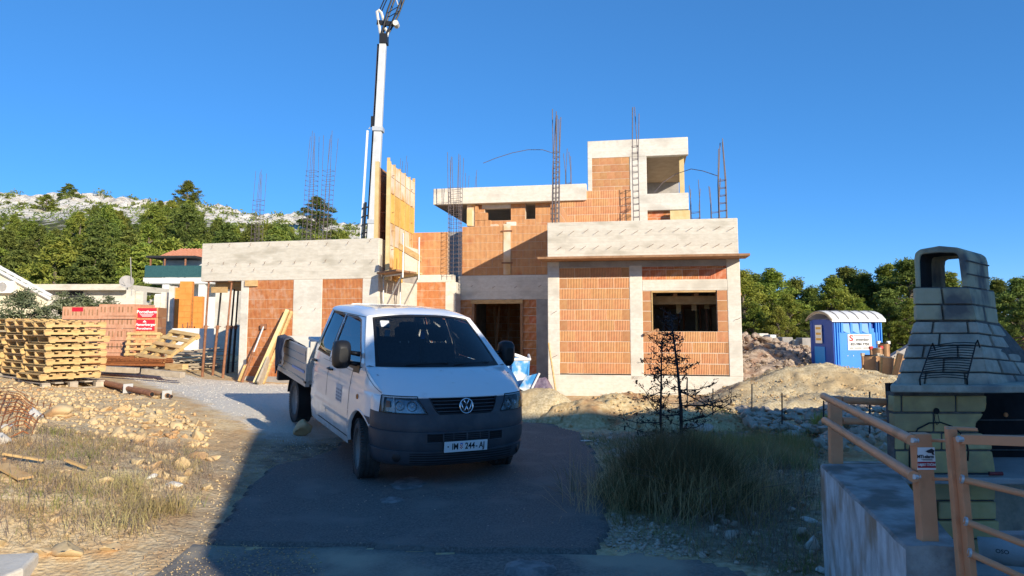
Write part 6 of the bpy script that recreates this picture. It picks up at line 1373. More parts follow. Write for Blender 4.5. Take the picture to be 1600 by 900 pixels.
# ---------------------------------------------------------------- railing on the wall
M['orp'] = mat('faded_orange_paint', (.68, .28, .13), (.74, .33, .165), 5, .45, .12, 60, c3=(.50, .22, .10), s3=6, t3=.66, dist=.002)
rl = empty('railing', (2.1, 4.4, ztop_w), 'faded orange steel railing with two round rails on the ramp wall', 'railing')
def post(par, x0, x1, yt, yb, d, th=.05, nm='post', dx=0):
    a, b_ = at(x0 + dx, yb, d), at(x1 + dx, yb, d); c, d2 = at(x1, yt, d), at(x0, yt, d); mb = MB(); mb.prism([a, b_, c, d2], (0, th, 0)); return mb.build(nm, M['orp'], par, bevel=.003)
post(rl, 1297, 1316, 619, 725, 5.3, .05, dx=2); sgpost = post(rl, 1430, 1456, 678, 849, 3.4, .055, dx=12)
mb = MB(); a, b_ = at(1430, 678, 3.4), at(1442, 849, 3.4); 
mb = MB(); mb.tube([at(1287, 619, 5.28), at(1425, 688, 3.39)], .025, 16); mb.build('rail', M['orp'], rl, smooth=50); mb = MB(); mb.tube([at(1289, 657, 5.28), at(1428, 745, 3.39)], .026, 16); mb.build('rail', M['orp'], rl, smooth=50)
for y_ in (628, 660): mb = MB(); mb.tube([at(1314, y_ - 3, 5.33), at(1400, y_ + 1, 5.5)], .026, 12); mb.build('rail', M['orp'], rl, smooth=50)
for x_, y_ in ((1425, 688), (1428, 745)): mb = MB(); mb.tube([at(x_, y_, 3.385), at(x_ + 8, y_, 3.40)], .012, 8); mb.build('rail_stub', M['steel'], rl)
for y_ in (688, 748): mb = MB(); mb.tube([at(1454, y_, 3.42), at(1486, y_ + 1, 3.3)], .0075, 8); mb.build('latch_bar', M['orp'], rl, smooth=50)
# security sticker
st = empty('alarm_sign', at(1447, 715, 3.39), 'small security sticker with a camera picture on the front railing post', 'sign')
mb = MB(); a, b_, c, d2 = at(1433.5, 734, 3.395), at(1462.5, 734, 3.395), at(1460, 699, 3.395), at(1433.5, 699, 3.395); mb.prism([a, b_, c, d2], (0, -.001, 0)); mb.build('sticker', M['print'], st)
mb = MB(); a, b_, c, d2 = at(1434, 731, 3.3935), at(1462.3, 731, 3.3935), at(1461.6, 721.5, 3.3935), at(1433.6, 721.5, 3.3935); mb.prism([a, b_, c, d2], (0, -.0008, 0)); mb.build('red_band', mat('dark_red_print', (.40, .015, .03), rough=.5), st)
sc_ = 3.39 / F
put_text('MTI-alarm', 6.6 * sc_, M['inkb'], st, at(1446, 713.5, 3.393), (1, 0, 0), off=.001, font_w=.92, bold=True); put_text('OBJEKT ŠTIĆEN', 5.0 * sc_, M['print'], st, at(1448, 726.3, 3.391), (1, 0, 0), off=.001, font_w=.78, bold=True)
mb = MB(); c = at(1453, 705, 3.392); mb.prism([c + Vector((x * sc_, 0, z * sc_)) for x, z in ((-7, 0), (3, 4), (7, 1), (5, -3), (-3, -2.5))], (0, -.0006, 0)); mb.build('camera_body', M['inkb'], st)
mb = MB(); mb.prism([c + Vector((x * sc_, 0, z * sc_)) for x, z in ((2, -2), (5, -2), (7, -6), (3, -5))], (0, -.0006, 0)); mb.build('camera_bracket', M['inkb'], st)
for k_ in range(2): mb = MB(); c2 = at(1448 + k_ * 2, 717.5 + k_ * 1.4, 3.392); mb.box(c2, (16 * sc_, .0008, .6 * sc_)); mb.build('print_line', M['inkb'], st)
# ---------------------------------------------------------------- gate
gt = empty('gate', at(1500, 880, 3.2), 'faded orange steel gate with horizontal round bars at the right edge', 'gate')
post(gt, 1481, 1496, 670, 960, 3.24, .03, 'gate_post', dx=24); post(gt, 1497, 1508, 684, 960, 3.2, .045, 'hinge_post', dx=25)
mb = MB(); mb.prism([at(1481, 671, 3.27), at(1528, 674, 3.2), at(1528, 669, 3.2), at(1481, 667, 3.27)], (0, .03, 0)); mb.build('top_plate', M['orp'], gt, bevel=.002)
mb = MB(); mb.beam(at(1502, 686, 3.2), at(1660, 691, 3.0), .035, .04); mb.build('top_bar', M['orp'], gt, bevel=.002)
for (x0, y0, x1, y1) in ((1500, 748, 1660, 786), (1506, 814, 1670, 877), (1512, 863, 1680, 940)):
    mb = MB(); mb.tube([at(x0, y0, 3.19), at(x1, y1, 2.98)], .0145, 12); mb.build('gate_bar', M['orp'], gt, smooth=50); mb = MB(); mb.tube([at(x0 + 1, y0, 3.188), at(x0 + 5, y0 + 1, 3.185)], .019, 12); mb.build('weld_collar', M['steel'], gt)
mb = MB(); mb.tube([at(1496, 686, 3.19), at(1504, 686, 3.19)], .014, 8); mb.build('hinge', M['steel'], gt)
# cylinder with printed label under the counter
cp_ = empty('paper_sack', at(1590, 850, 4.3), 'white printed paper sack standing under the barbecue counter', 'sack')
mb = MB(); c = at(1572, 868, 4.9); mb.tube([c + Vector((-.10, .12, .0)), c + Vector((.12, -.02, .02))], .085, 20); mb.build('sack', M['terr'], cp_, smooth=50)
put_text('OSO', .035, M['inkb'], cp_, at(1566, 862, 4.79), (1, -.6, 0), bold=True)
# ---------------------------------------------------------------- verge rocks
for i, a in enumerate([(1265, 812, 0, (.13, .07, .05), 'flat white stone slab against the ramp wall'), (1270, 852, 0, (.10, .09, .13), 'upright pale rock beside the foot of the ramp wall'), (1285, 888, 0, (.08, .05, .05), 'small white rock at the bottom edge below the ramp wall'), (912, 690, 0, (.16, .1, .05), 'flat pale stone in the grass right of the driveway'), (1000, 703, 0, (.12, .08, .05), 'whitish stone in the dark verge near the dead tree'), (1000, 722, 0, (.07, .06, .05), 'small round whitish stone in the dark verge')]):
    rock(*a, m_='stonew', seed=40 + i, yaw=i)
rock(1085, 668, .1, (.35, .25, .28), 'grey boulder in shade behind the dead tree', m_='stoneb', seed=50); rock(1240, 668, .1, (.45, .3, .2), 'broad pale boulder at the foot of the sand pile', m_='stonew', seed=51)
# ---------------------------------------------------------------- grass
def blade_mat(nm, c1, c2, c3):
    m = foliage_mat(nm, c1, c2, c3); return m
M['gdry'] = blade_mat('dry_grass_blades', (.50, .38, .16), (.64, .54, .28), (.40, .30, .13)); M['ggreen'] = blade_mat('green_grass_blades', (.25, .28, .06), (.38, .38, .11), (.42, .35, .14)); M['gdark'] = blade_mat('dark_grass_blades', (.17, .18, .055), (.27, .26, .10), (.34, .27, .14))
M['gbush'] = blade_mat('olive_brown_blades', (.22, .175, .07), (.34, .27, .13), (.14, .13, .05)); M['twig'] = mat('dead_brown_twig', (.16, .11, .08), (.26, .20, .15), 20, .9)
def blades(name, x, y, z, L, spread, mt, wd=.004, per=30, rad=.06, bend=.5, **kw):
    """tufts: every tuft has `per` curved two-segment blades"""
    n = len(x); N_ = n * per; X = np.repeat(x, per) + rng.normal(0, rad, N_); Y = np.repeat(y, per) + rng.normal(0, rad, N_); Zb = np.repeat(z, per); LL = np.repeat(L, per) * rng.uniform(.55, 1.15, N_)
    a = rng.uniform(0, 2 * PI, N_); th = np.abs(rng.normal(0, spread, N_)); dx, dy = np.cos(a) * np.sin(th), np.sin(a) * np.sin(th); dz = np.cos(th)
    w = wd * rng.uniform(.7, 1.5, N_); px_, py_ = -np.sin(a), np.cos(a); f = rng.random(N_) * 2 * PI; px_, py_ = np.cos(f), np.sin(f)
    b = np.stack([X, Y, Zb - .03], 1); d = np.stack([dx, dy, dz], 1); p = np.stack([px_, py_, 0 * px_], 1) * w[:, None]
    m_ = b + d * (LL * .55)[:, None]; d2 = d + np.stack([dx * bend * 1.2, dy * bend * 1.2, -bend * np.ones(N_) * .6], 1); t_ = m_ + d2 * (LL * .5)[:, None]
    V = np.stack([b - p, b + p, m_ + p * .8, m_ - p * .8, t_ + p * .15, t_ - p * .15], 1).reshape(-1, 3); o = np.arange(N_)[:, None] * 6
    Fc = np.concatenate([o + np.array([[0, 1, 2, 3]]), o + np.array([[3, 2, 4, 5]])]); ob = link(name, arrays(name, V, Fc, mt))
    ob['kind'] = 'stuff'; return ob
GR = [gp(-120,690,.5), gp(90,676,.5), gp(180,690,.4), gp(300,688,.3), gp(325,720,.2), gp(290,790,.1), gp(210,845,.05), gp(110,858,.05), gp(-80,862,.1)]
def grassy(nm, n, poly, mt, Lr, spread, per, wd, thr=None, rad=.06, seed=0, bend=.5):
    x, y = region_pts(poly, n); 
    if thr is not None: k = fbm(x * 1.3 + seed, y * 1.3) > thr; x, y = x[k], y[k]
    return blades(nm, x, y, T(x, y), rng.uniform(*Lr, len(x)), spread, mt, wd, per, rad, bend)
grassy('dry_grass', 900, GR, M['gdry'], (.05, .15), 1.1, 20, .0022, .02, .06, 1); grassy('green_grass', 700, GR, M['ggreen'], (.05, .15), .9, 22, .0022, .09, .05, 5)
GR2 = [gp(150,720,.35), gp(270,730,.25), gp(285,790,.1), gp(190,840,.06), gp(90,820,.15), gp(60,760,.3)]
grassy('green_grass', 200, GR2, M['ggreen'], (.08, .20), 1.0, 36, .0022, .08, .09, 2); grassy('dry_grass', 260, GR2, M['gdry'], (.08, .22), 1.2, 32, .002, .02, .10, 3)
GY = [gp(235,735,.2), gp(300,740,.15), gp(290,800,.08), gp(225,815,.08)]; grassy('dry_grass', 60, GY, M['gdry'], (.10, .24), .95, 50, .0022, .0, .08)
x, y = region_pts(GR, 700); blades('dead_twigs', x, y, T(x, y), rng.uniform(.08, .24, 700), 1.2, M['twig'], .002, 16, .10)
# sparse grass further up
grassy('dry_grass', 90, BANK, M['gdry'], (.05, .12), .8, 14, .003, .05, .05, 8)
# verge, in the shade
VG = [gp(900,682,.02), gp(1280,690,0), gp(1285,900,0), gp(1180,885,0), gp(970,840,0), gp(960,770,0), gp(940,720,0)]
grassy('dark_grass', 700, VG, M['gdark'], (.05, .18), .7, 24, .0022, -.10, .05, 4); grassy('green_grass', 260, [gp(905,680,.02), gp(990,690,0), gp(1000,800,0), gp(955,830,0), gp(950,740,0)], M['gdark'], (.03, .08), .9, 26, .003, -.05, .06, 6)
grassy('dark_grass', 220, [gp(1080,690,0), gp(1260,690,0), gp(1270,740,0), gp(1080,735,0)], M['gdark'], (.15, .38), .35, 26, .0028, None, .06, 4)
x, y = region_pts([gp(1030,720,0), gp(1285,740,0), gp(1290,900,0), gp(1150,885,0), gp(1060,840,0)], 300); blades('dead_twigs', x, y, T(x, y), rng.uniform(.15, .45, 300), 1.25, M['twig'], .0022, 12, .12)
# big grassy bush
c = atz(1075, 790, 0); bsh = empty('grass_bush', (c.x, c.y, 0), 'large dark shaggy grass bush right of the driveway below the dead tree', 'bush')
def inst(o, nm): o.name = nm; o.parent = bsh; o.location = -bsh.location; return o
xx = c.x - .05 + rng.normal(0, .22, 230); yy = c.y + .35 + rng.normal(0, .24, 230); inst(blades('long_blades', xx, yy, np.full(230, 0.0), rng.uniform(.48, .82, 230), .62, M['gbush'], .0022, 60, .05, .45), 'long_blades')
xx = c.x + rng.normal(0, .36, 150); yy = c.y + .15 + rng.normal(0, .26, 150); inst(blades('low_blades', xx, yy, np.full(150, 0.0), rng.uniform(.30, .55, 150), .95, M['gbush'], .0024, 50, .06, .6), 'low_blades')
xx = c.x + rng.normal(0, .45, 90); yy = c.y + .1 + rng.normal(0, .3, 90); inst(blades('dry_blades', xx, yy, np.full(90, 0.0), rng.uniform(.4, .8, 90), .8, M['gdry'], .0016, 30, .08, .6), 'dry_blades')
for i in range(14):
    a = Vector((c.x + random.uniform(-.4, .6), c.y - .2 + random.uniform(-.2, .3), .02)); L2 = random.uniform(.3, .7); an = random.uniform(0, 6.3); mb = MB(); mb.tube([a, a + Vector((math.cos(an) * L2 * .5, math.sin(an) * L2 * .3 - .1, L2 * .45)), a + Vector((math.cos(an) * L2, math.sin(an) * L2 * .5 - .15, L2 * .55))], [.006, .004, .002], 5); mb.build('dead_stem', M['twig'], bsh)
p = atz(1118, 660, .05); x = p.x + rng.normal(0, .14, 30); y = p.y + rng.normal(0, .12, 30)
o = blades('green_tuft', x, y, T(x, y) + .05, rng.uniform(.18, .32, 30), .8, M['ggreen'], .004, 40, .05); del o['kind']; tag(o, 'small bright green tuft growing at the foot of the soil mound behind the dead tree', 'plant')
p = at(1290, 648, 11.2); x = p.x + rng.normal(0, .1, 20); y = p.y + rng.normal(0, .1, 20); o = blades('green_tuft', x, y, np.full(20, p.z - .1), rng.uniform(.1, .22, 20), .8, M['ggreen'], .004, 40, .05); del o['kind']; tag(o, 'small green tuft at the edge of the sand beside the rear railing post', 'plant')
# ---------------------------------------------------------------- dead sapling
M['deadb'] = mat('dead_dark_bark', (.028, .022, .026), (.05, .04, .04), 20, .9, .4, 60); M['deadl'] = mat('withered_brown_leaves', (.045, .024, .020), (.09, .045, .032), 12, .85)
DT = 8.6
dt_ = empty('dead_sapling', at(1063, 700, DT), 'dead dark sapling with two thin stems and withered twigs in front of the right block', 'tree')
st1 = [at(1065, 715, DT), at(1064, 640, DT), at(1059, 580, DT), at(1053, 530, DT), at(1049, 500, DT), at(1047, 486, DT)]; st2 = [at(1040, 715, DT + .1), at(1032, 660, DT + .1), at(1033, 600, DT + .1), at(1034, 550, DT + .1), at(1035, 524, DT + .1)]
mb = MB(); mb.tube(st1, [.024, .021, .016, .011, .006, .0025], 7); mb.build('stem', M['deadb'], dt_); mb = MB(); mb.tube(st2, [.018, .016, .012, .008, .003], 7); mb.build('stem', M['deadb'], dt_)
rr = random.Random(12); brs = []; LP = []
def branch(p, q, r_, lv=0):
    m_ = p.lerp(q, .5) + Vector((0, 0, -.04 * (q - p).length / .5)); mb = MB(); mb.tube([p, m_, q], [r_, r_ * .7, r_ * .3], 5, cap=False); o = mb.build('branch', M['deadb'], dt_) if lv == 0 else None
    if lv: TW.tube([p, m_, q], [r_, r_ * .7, r_ * .3], 4, cap=False)
    L2 = (q - p).length; n = int(L2 / .055)
    for i in range(n):
        t = (i + .5) / n; c = (p.lerp(m_, t * 2) if t < .5 else m_.lerp(q, t * 2 - 1)) ; LP.append(c + Vector((rr.gauss(0, .02), rr.gauss(0, .02), rr.gauss(0, .02))))
        if lv < 2 and rr.random() < .92: branch(c, c + Vector((rr.uniform(-1, 1), rr.uniform(-1, 1), rr.uniform(-.2, 1))).normalized() * L2 * rr.uniform(.18, .34), r_ * .5, lv + 1)
TW = MB()
def onst(st, y): 
    for a, b_ in zip(st, st[1:]):
        pass
    ys = [atp for atp in st]; return st
def ston(st, t): k = t * (len(st) - 1); i = min(int(k), len(st) - 2); return st[i].lerp(st[i + 1], k - i)
for (t, x_, y_) in [(.22, 1150, 618), (.30, 1120, 598), (.12, 1110, 655), (.42, 1092, 566), (.38, 1020, 580), (.18, 1010, 640), (.62, 1070, 530), (.66, 1030, 520), (.30, 1145, 640), (.5, 1080, 560), (.08, 1000, 672), (.8, 1038, 500), (.84, 1060, 498), (.15, 1145, 628)]:
    a = ston(st1, t); branch(a, at(x_, y_, DT + rr.uniform(-.35, .35)), .009)
for (t, x_, y_) in [(.25, 960, 650), (.35, 1000, 600), (.5, 1008, 560), (.45, 985, 625), (.7, 1012, 540), (.6, 1050, 560), (.3, 1010, 620), (.8, 1022, 528), (.18, 975, 665)]:
    a = ston(st2, t); branch(a, at(x_, y_, DT + rr.uniform(-.3, .3)), .007)
for k_ in range(90):
    st_ = st1 if k_ % 5 < 3 else st2; a = ston(st_, rr.uniform(.05, .95)); L3 = rr.uniform(.12, .42) * (1.1 - .6 * (a.z / 1.7)); an = rr.uniform(0, 2 * PI)
    branch(a, a + Vector((math.cos(an) * L3, math.sin(an) * L3, rr.uniform(-.02, .16))), .005, 1)
TW.build('twigs', M['deadb'], dt_, kind='stuff', recalc=False)
P = np.array([p[:] for p in LP]); P = np.concatenate([P, P + rng.normal(0, .02, P.shape)]); k = rng.random(len(P)) < .8; P = P[k]
Vs, Fs = scatter(LEAF, P, rng.uniform(.02, .055, len(P)), rotmats(len(P))); o = link('withered_leaves', arrays('withered_leaves', Vs, Fs, M['deadl']), dt_); o['kind'] = 'stuff'

mb = MB()
for i in range(9):
    a = at(1572 + i * 6, 572, 9.5); b_ = at(1600 + i * 7, 528, 9.8); mb.tube([a, a.lerp(b_, .5) + Vector((.02, 0, .05)), b_], .008, 4); a = at(1572, 570 - i * 5, 9.5); b_ = at(1660, 560 - i * 5, 9.5); mb.tube([a, b_], .008, 4)
tag(mb.build('rusty_mesh', M['rustor'], recalc=False), 'rusty orange steel mesh seen at the right edge beyond the barbecue', 'wire mesh')
# ---------------------------------------------------------------- white crew cab pickup van
M['vw'] = mat('white_car_paint', (.83, .83, .82), (.80, .80, .785), 1.2, .22, 0, spec=.5, coat=.8, c3=(.66, .65, .62), s3=3, t3=.68)
M['vbump'] = mat('dark_grey_bumper_plastic', (.045, .05, .06), (.06, .065, .075), 6, .48, .08, 200, spec=.4, c3=(.075, .075, .08), s3=4, t3=.62)
M['chrome'] = mat('chrome', (.75, .76, .78), rough=.12, metal=1)
M['alu'] = mat('anodised_aluminium', (.46, .44, .40), (.54, .51, .46), 3, .42, .1, 60, metal=.3, stretch=(.3, 1, 8), dist=.002)
M['seatf'] = mat('dark_grey_seat_fabric', (.035, .04, .05), (.06, .065, .075), 20, .9)
M['dash'] = mat('black_dashboard', (.02, .022, .026), rough=.6)
M['lamph'] = mat('headlight_housing', (.30, .31, .32), (.12, .12, .13), 9, .25, metal=.8)
def dusty(m):
    t = m.node_tree; L = t.links; b = t.nodes['Principled BSDF']; src = b.inputs['Base Color'].links[0].from_socket
    tc = N(t, 'ShaderNodeTexCoord'); sp = N(t, 'ShaderNodeSeparateXYZ'); L.new(tc.outputs['Object'], sp.inputs[0])
    n = N(t, 'ShaderNodeTexNoise'); n.inputs['Scale'].default_value = 7; n.inputs['Detail'].default_value = 8; L.new(tc.outputs['Object'], n.inputs['Vector'])
    mr = N(t, 'ShaderNodeMapRange'); mr.inputs[1].default_value = .85; mr.inputs[2].default_value = .28; mr.inputs[3].default_value = 0; mr.inputs[4].default_value = 1; L.new(sp.outputs['Z'], mr.inputs[0])
    mu = N(t, 'ShaderNodeMath', operation='MULTIPLY'); L.new(mr.outputs[0], mu.inputs[0]); L.new(n.outputs[0], mu.inputs[1])
    mx = N(t, 'ShaderNodeMix', data_type='RGBA'); L.new(mu.outputs[0], mx.inputs[0]); L.new(src, mx.inputs[6]); mx.inputs[7].default_value = (.36, .29, .21, 1); L.new(mx.outputs[2], b.inputs['Base Color'])
dusty(M['vw'])
M['tyre'] = mat('dusty_tyre_rubber', (.035, .033, .032), (.07, .064, .058), 9, .85, .3, 40, dist=.003)
M['rim'] = mat('dirty_steel_rim', (.22, .20, .18), (.32, .29, .26), 8, .6, metal=.2)
GL_W = glass('windscreen_glass', alpha=.60, ior=1.75); GL_S = glass('side_window_glass', alpha=.22, ior=2.3); GL_H = glass('headlight_glass', alpha=.9)
van = empty('pickup_van', (-.946, 8.89, 0), 'white crew cab pickup van with dropside bed parked on the driveway, facing the viewer', 'van')
van.rotation_euler = Euler((-.012, .076, math.atan2(-math.cos(.506), math.sin(.506))), 'XYZ')
RB = -2.30
VWD = ([.20, .30, .45, .70, .95, 1.10, 1.22, 1.30, 1.50, 1.70, 1.80, 1.90], [.885, .925, .945, .955, .95, .938, .920, .900, .832, .757, .715, .66])
def YS(x, z):
    y = float(np.interp(z, *VWD))
    if x > .05: y -= .09 * ((x - .05) / .45) ** 2
    if x < -1.9: y -= .012 * ((-1.9 - x) / .4) ** 2
    y += .006 * math.exp(-((z - .60) / .03) ** 2) - .004 * math.exp(-((z - 1.02) / .02) ** 2)
    return y
def ztop(x):
    if x < -.66: return 1.80
    if x < .0: return 1.80 + (x + .66) / .66 * (1.275 - 1.80)
    return 1.275 - (x / .52) * .245 - .02 * math.sin(PI * min(1, x / .52)) * -1
AR = .44
def zbot(x):
    if abs(x - .0) < AR: return .35 + math.sqrt(max(0, AR ** 2 - x * x)) * .985
    return .30
def vobj(nm, mb, m=None, par=van, smooth=False, bevel=0): return mb.build(nm, M[m] if isinstance(m, str) else m, par, smooth, True, bevel)
# windows as convex polygons in (x, z)
WREAR = [(-2.18, 1.245), (-1.50, 1.225), (-1.545, 1.775), (-2.14, 1.785)]
WFRONT = [(-1.415, 1.222), (-.16, 1.205), (-.24, 1.33), (-.80, 1.745), (-.95, 1.772), (-1.455, 1.775)]
def inpoly(poly, x, z):
    s = None
    for (x0, z0), (x1, z1) in zip(poly, poly[1:] + poly[:1]):
        c = (x1 - x0) * (z - z0) - (z1 - z0) * (x - x0)
        if s is None: s = c > 0
        elif (c > 0) != s: return False
    return True
def side_panel(sg, x0, x1, nm, holes, dx=.014, nv=90):
    nx_ = max(2, int((x1 - x0) / dx)); mb = MB(); idx = {}
    xs = [x0 + (x1 - x0) * i / nx_ for i in range(nx_ + 1)]
    g_ = [[(x, zbot(x) + (ztop(x) - zbot(x)) * j / nv) for j in range(nv + 1)] for x in xs]
    mb.v = [(x, sg * YS(x, z), z) for col in g_ for x, z in col]
    for i in range(nx_):
        for j in range(nv):
            cx = (g_[i][j][0] + g_[i + 1][j + 1][0]) / 2; cz = (g_[i][j][1] + g_[i + 1][j + 1][1]) / 2
            if any(inpoly(h, cx, cz) for h in holes): continue
            mb.f.append((i * (nv + 1) + j, (i + 1) * (nv + 1) + j, (i + 1) * (nv + 1) + j + 1, i * (nv + 1) + j + 1)); mb.m.append(0)
    return vobj(nm, mb, 'vw', smooth=True)
def shrink(poly, d):
    cx = sum(p[0] for p in poly) / len(poly); cz = sum(p[1] for p in poly) / len(poly)
    out = []
    for x, z in poly: L = math.hypot(x - cx, z - cz); out.append((x + (cx - x) / L * d, z + (cz - z) / L * d))
    return out
def pane(sg, poly, nm, m, off, par, n=10):
    zs = [p[1] for p in poly]; z0, z1 = min(zs), max(zs); rows = []
    for k in range(n + 1):
        z = z0 + (z1 - z0) * (k / n) * .998 + .0005; xs = []
        for (xa, za), (xb, zb_) in zip(poly, poly[1:] + poly[:1]):
            if (za - z) * (zb_ - z) <= 0 and za != zb_: xs.append(xa + (xb - xa) * (z - za) / (zb_ - za))
        a, b_ = min(xs), max(xs); rows.append([(a + (b_ - a) * i / n, sg * (YS(a + (b_ - a) * i / n, z) + off), z) for i in range(n + 1)])
    mb = MB(); mb.grid(rows); return vobj(nm, mb, m, par, True)
def ribbon(sg, pts, wd, nm, m, off=.0015, par=van, closed=False):
    P2 = [(a[0] + (b_[0] - a[0]) * t, a[1] + (b_[1] - a[1]) * t) for a, b_ in zip(pts, pts[1:] + (pts[:1] if closed else [])) for t in (0, .25, .5, .75)]
    if not closed: P2.append(pts[-1])
    rows = []; k = len(P2)
    for i, p in enumerate(P2):
        a = P2[(i - 1) % k] if closed else P2[max(0, i - 1)]; b_ = P2[(i + 1) % k] if closed else P2[min(k - 1, i + 1)]; dx_, dz_ = b_[0] - a[0], b_[1] - a[1]; L = math.hypot(dx_, dz_) or 1; nx_, nz_ = -dz_ / L * wd / 2, dx_ / L * wd / 2
        rows.append([(p[0] + nx_, sg * (YS(p[0], p[1]) + off), p[1] + nz_), (p[0] - nx_, sg * (YS(p[0], p[1]) + off), p[1] - nz_)])
    if closed: rows.append(rows[0])
    mb = MB(); mb.grid(rows); return vobj(nm, mb, m, par)
for sg in (-1, 1):
    side_panel(sg, RB, -1.455, 'rear_door', [WREAR]); fd = side_panel(sg, -1.455, -.42, 'front_door', [WFRONT]); side_panel(sg, -.42, .52, 'fender', [WFRONT])
    for poly, nm in ((WREAR, 'rear_side_window'), (WFRONT, 'front_side_window')):
        wn = pane(sg, shrink(poly, .012), nm, GL_S, -.006, van, 12); ribbon(sg, poly, .034, 'window_seal', 'black', .002, wn, True)
    ribbon(sg, [(-1.455, .31), (-1.455, 1.2), (-1.49, 1.79)], .014, 'door_gap', 'soot'); ribbon(sg, [(-.46, .36), (-.44, .95), (-.40, 1.18), (-.10, 1.25)], .014, 'door_gap', 'soot'); ribbon(sg, [(-2.27, .31), (-2.265, 1.2), (-2.22, 1.79)], .014, 'door_gap', 'soot')
    ribbon(sg, [(-2.26, 1.797), (-.68, 1.797), (-.04, 1.29)], .008, 'roof_gutter', 'soot', .002); ribbon(sg, [(-2.2, 1.165), (-.15, 1.17)], .004, 'belt_crease', 'soot', .001)
    ribbon(sg, [(-2.27, .385), (-.47, .385)], .014, 'sill_line', 'soot', .001); ribbon(sg, [(.0, 1.26), (.18, 1.165), (.36, 1.085), (.5, 1.03)], .007, 'bonnet_gap', 'soot', .002)
    for hx, hz in ((-1.32, 1.08), (-2.15, 1.10)):
        y = YS(hx, hz) * sg; mb = MB(); mb.tube([(hx - .09, y, hz), (hx - .06, y + sg * .035, hz), (hx + .06, y + sg * .035, hz), (hx + .09, y, hz)], .014, 8); vobj('door_handle', mb, 'black', smooth=True)
    y = YS(-.1, .91) * sg; mb = MB(); mb.lathe([(0, sg * .016), (.026, sg * .012), (.032, 0)], (-.10, y, .915), 'Y', 14); vobj('side_indicator', mb, mat('amber_plastic', (.75, .22, .04), rough=.3) if sg < 0 else 'brick', smooth=True)
    # arch lip and liner
    arc_ = [(AR * math.cos(t), .35 + AR * .985 * math.sin(t)) for t in np.linspace(.0, PI, 22)]
    mb = MB(); mb.grid([[(x, sg * (YS(x, z) + .001), z), (x * .965, sg * (YS(x, z) + .012), .35 + (z - .35) * .965), (x * .955, sg * (YS(x, z) - .03), .35 + (z - .35) * .955)] for x, z in arc_]); vobj('arch_lip', mb, 'vw', smooth=True)
    mb = MB(); mb.grid([[(x * .96, sg * (YS(x, z) - .02), .35 + (z - .35) * .96), (x * .96, sg * .55, .35 + (z - .35) * .96)] for x, z in arc_]); vobj('arch_liner', mb, 'soot')
    # sill underside
    mb = MB(); mb.grid([[(x, sg * YS(x, .30), .30), (x, sg * (YS(x, .3) - .10), .285)] for x in (RB, -1.4, -.44)]); vobj('sill', mb, 'vw')
# sticker on the right-hand doors (seen on the left)
stk = ribbon(-1, [(-.99, .84), (-.74, .84)], .21, 'door_sticker', mat('faded_grey_sticker', (.60, .60, .60), rough=.5), .0025)
for r_ in range(5):
    for c_ in range(3):
        if (r_, c_) in ((0, 0),): continue
        ribbon(-1, [(-.985 + c_ * .085, .92 - r_ * .04), (-.915 + c_ * .085, .92 - r_ * .04)], .024, 'sticker_print', 'joint' if False else mat('grey_ink', (.30, .30, .32), rough=.6) if (r_ == 0 and c_ == 1) else bpy.data.materials.get('grey_ink') or M['joint'], .0035, stk)
# roof
def roofp(x, s):   # s -1..1 across
    zc = 1.915 - .025 * max(0, (-1.6 - x) / .7) ** 2 - .10 * max(0, (x + 1.15) / .55) ** 2
    a = abs(s); yv_ = YS(x, 1.80) * math.sin(min(1, a) * PI / 2) ** .92 if a < 1 else YS(x, 1.80)
    z = 1.80 + (zc - 1.80) * (1 - a ** 3.2)
    z -= .006 * sum(math.exp(-((a - q) / .035) ** 2) for q in (.28, .62)) * (1 if -2.1 < x < -1.0 else 0)
    return (x, math.copysign(yv_, s) if s else 0, z)
xs = list(np.linspace(RB, -.66, 30)); mb = MB(); mb.grid([[roofp(x, s) for s in np.linspace(-1, 1, 41)] for x in xs]); vobj('roof', mb, 'vw', smooth=True)
for q in (-.5, -.17, .17, .5):
    mb = MB(); mb.grid([[tuple(Vector(roofp(x, q - .006)) + Vector((0, 0, .002))), tuple(Vector(roofp(x, q + .006)) + Vector((0, 0, .002)))] for x in np.linspace(-2.1, -1.0, 12)]); vobj('roof_crease', mb, 'conc_dark')
# windscreen
def wsb(s): a = abs(s); return Vector((.28 - .25 * a ** 2.2, .80 * s, 1.285 - .015 * a ** 2))
def wst(s): a = abs(s); x = -.55 - .10 * a ** 2; return Vector((x, .645 * s, 1.845 - .05 * a ** 2.5))
def wsp(s, t, off=0): p = wsb(s).lerp(wst(s), t); n = Vector((.62, 0, .78)); return p + n * (.035 * math.sin(PI * t) * (1 - .6 * s * s) + off)
SS = np.linspace(-1, 1, 25); TTv = np.linspace(0, 1, 13)
mb = MB(); mb.grid([[wsp(s, t) for s in SS] for t in TTv]); wsg = vobj('windscreen', mb, GL_W, smooth=True)
mb = MB()
for rows_ in ([[wsp(s, t, .003) for s in SS] for t in (0, .035, .075)], [[wsp(s, t, .003) for s in SS] for t in (.95, .975, 1)], [[wsp(s, t, .003) for s in (-1, -.955)] for t in TTv], [[wsp(s, t, .003) for s in (.955, 1)] for t in TTv]): mb.grid(rows_)
vobj('screen_border', mb, 'black', wsg)
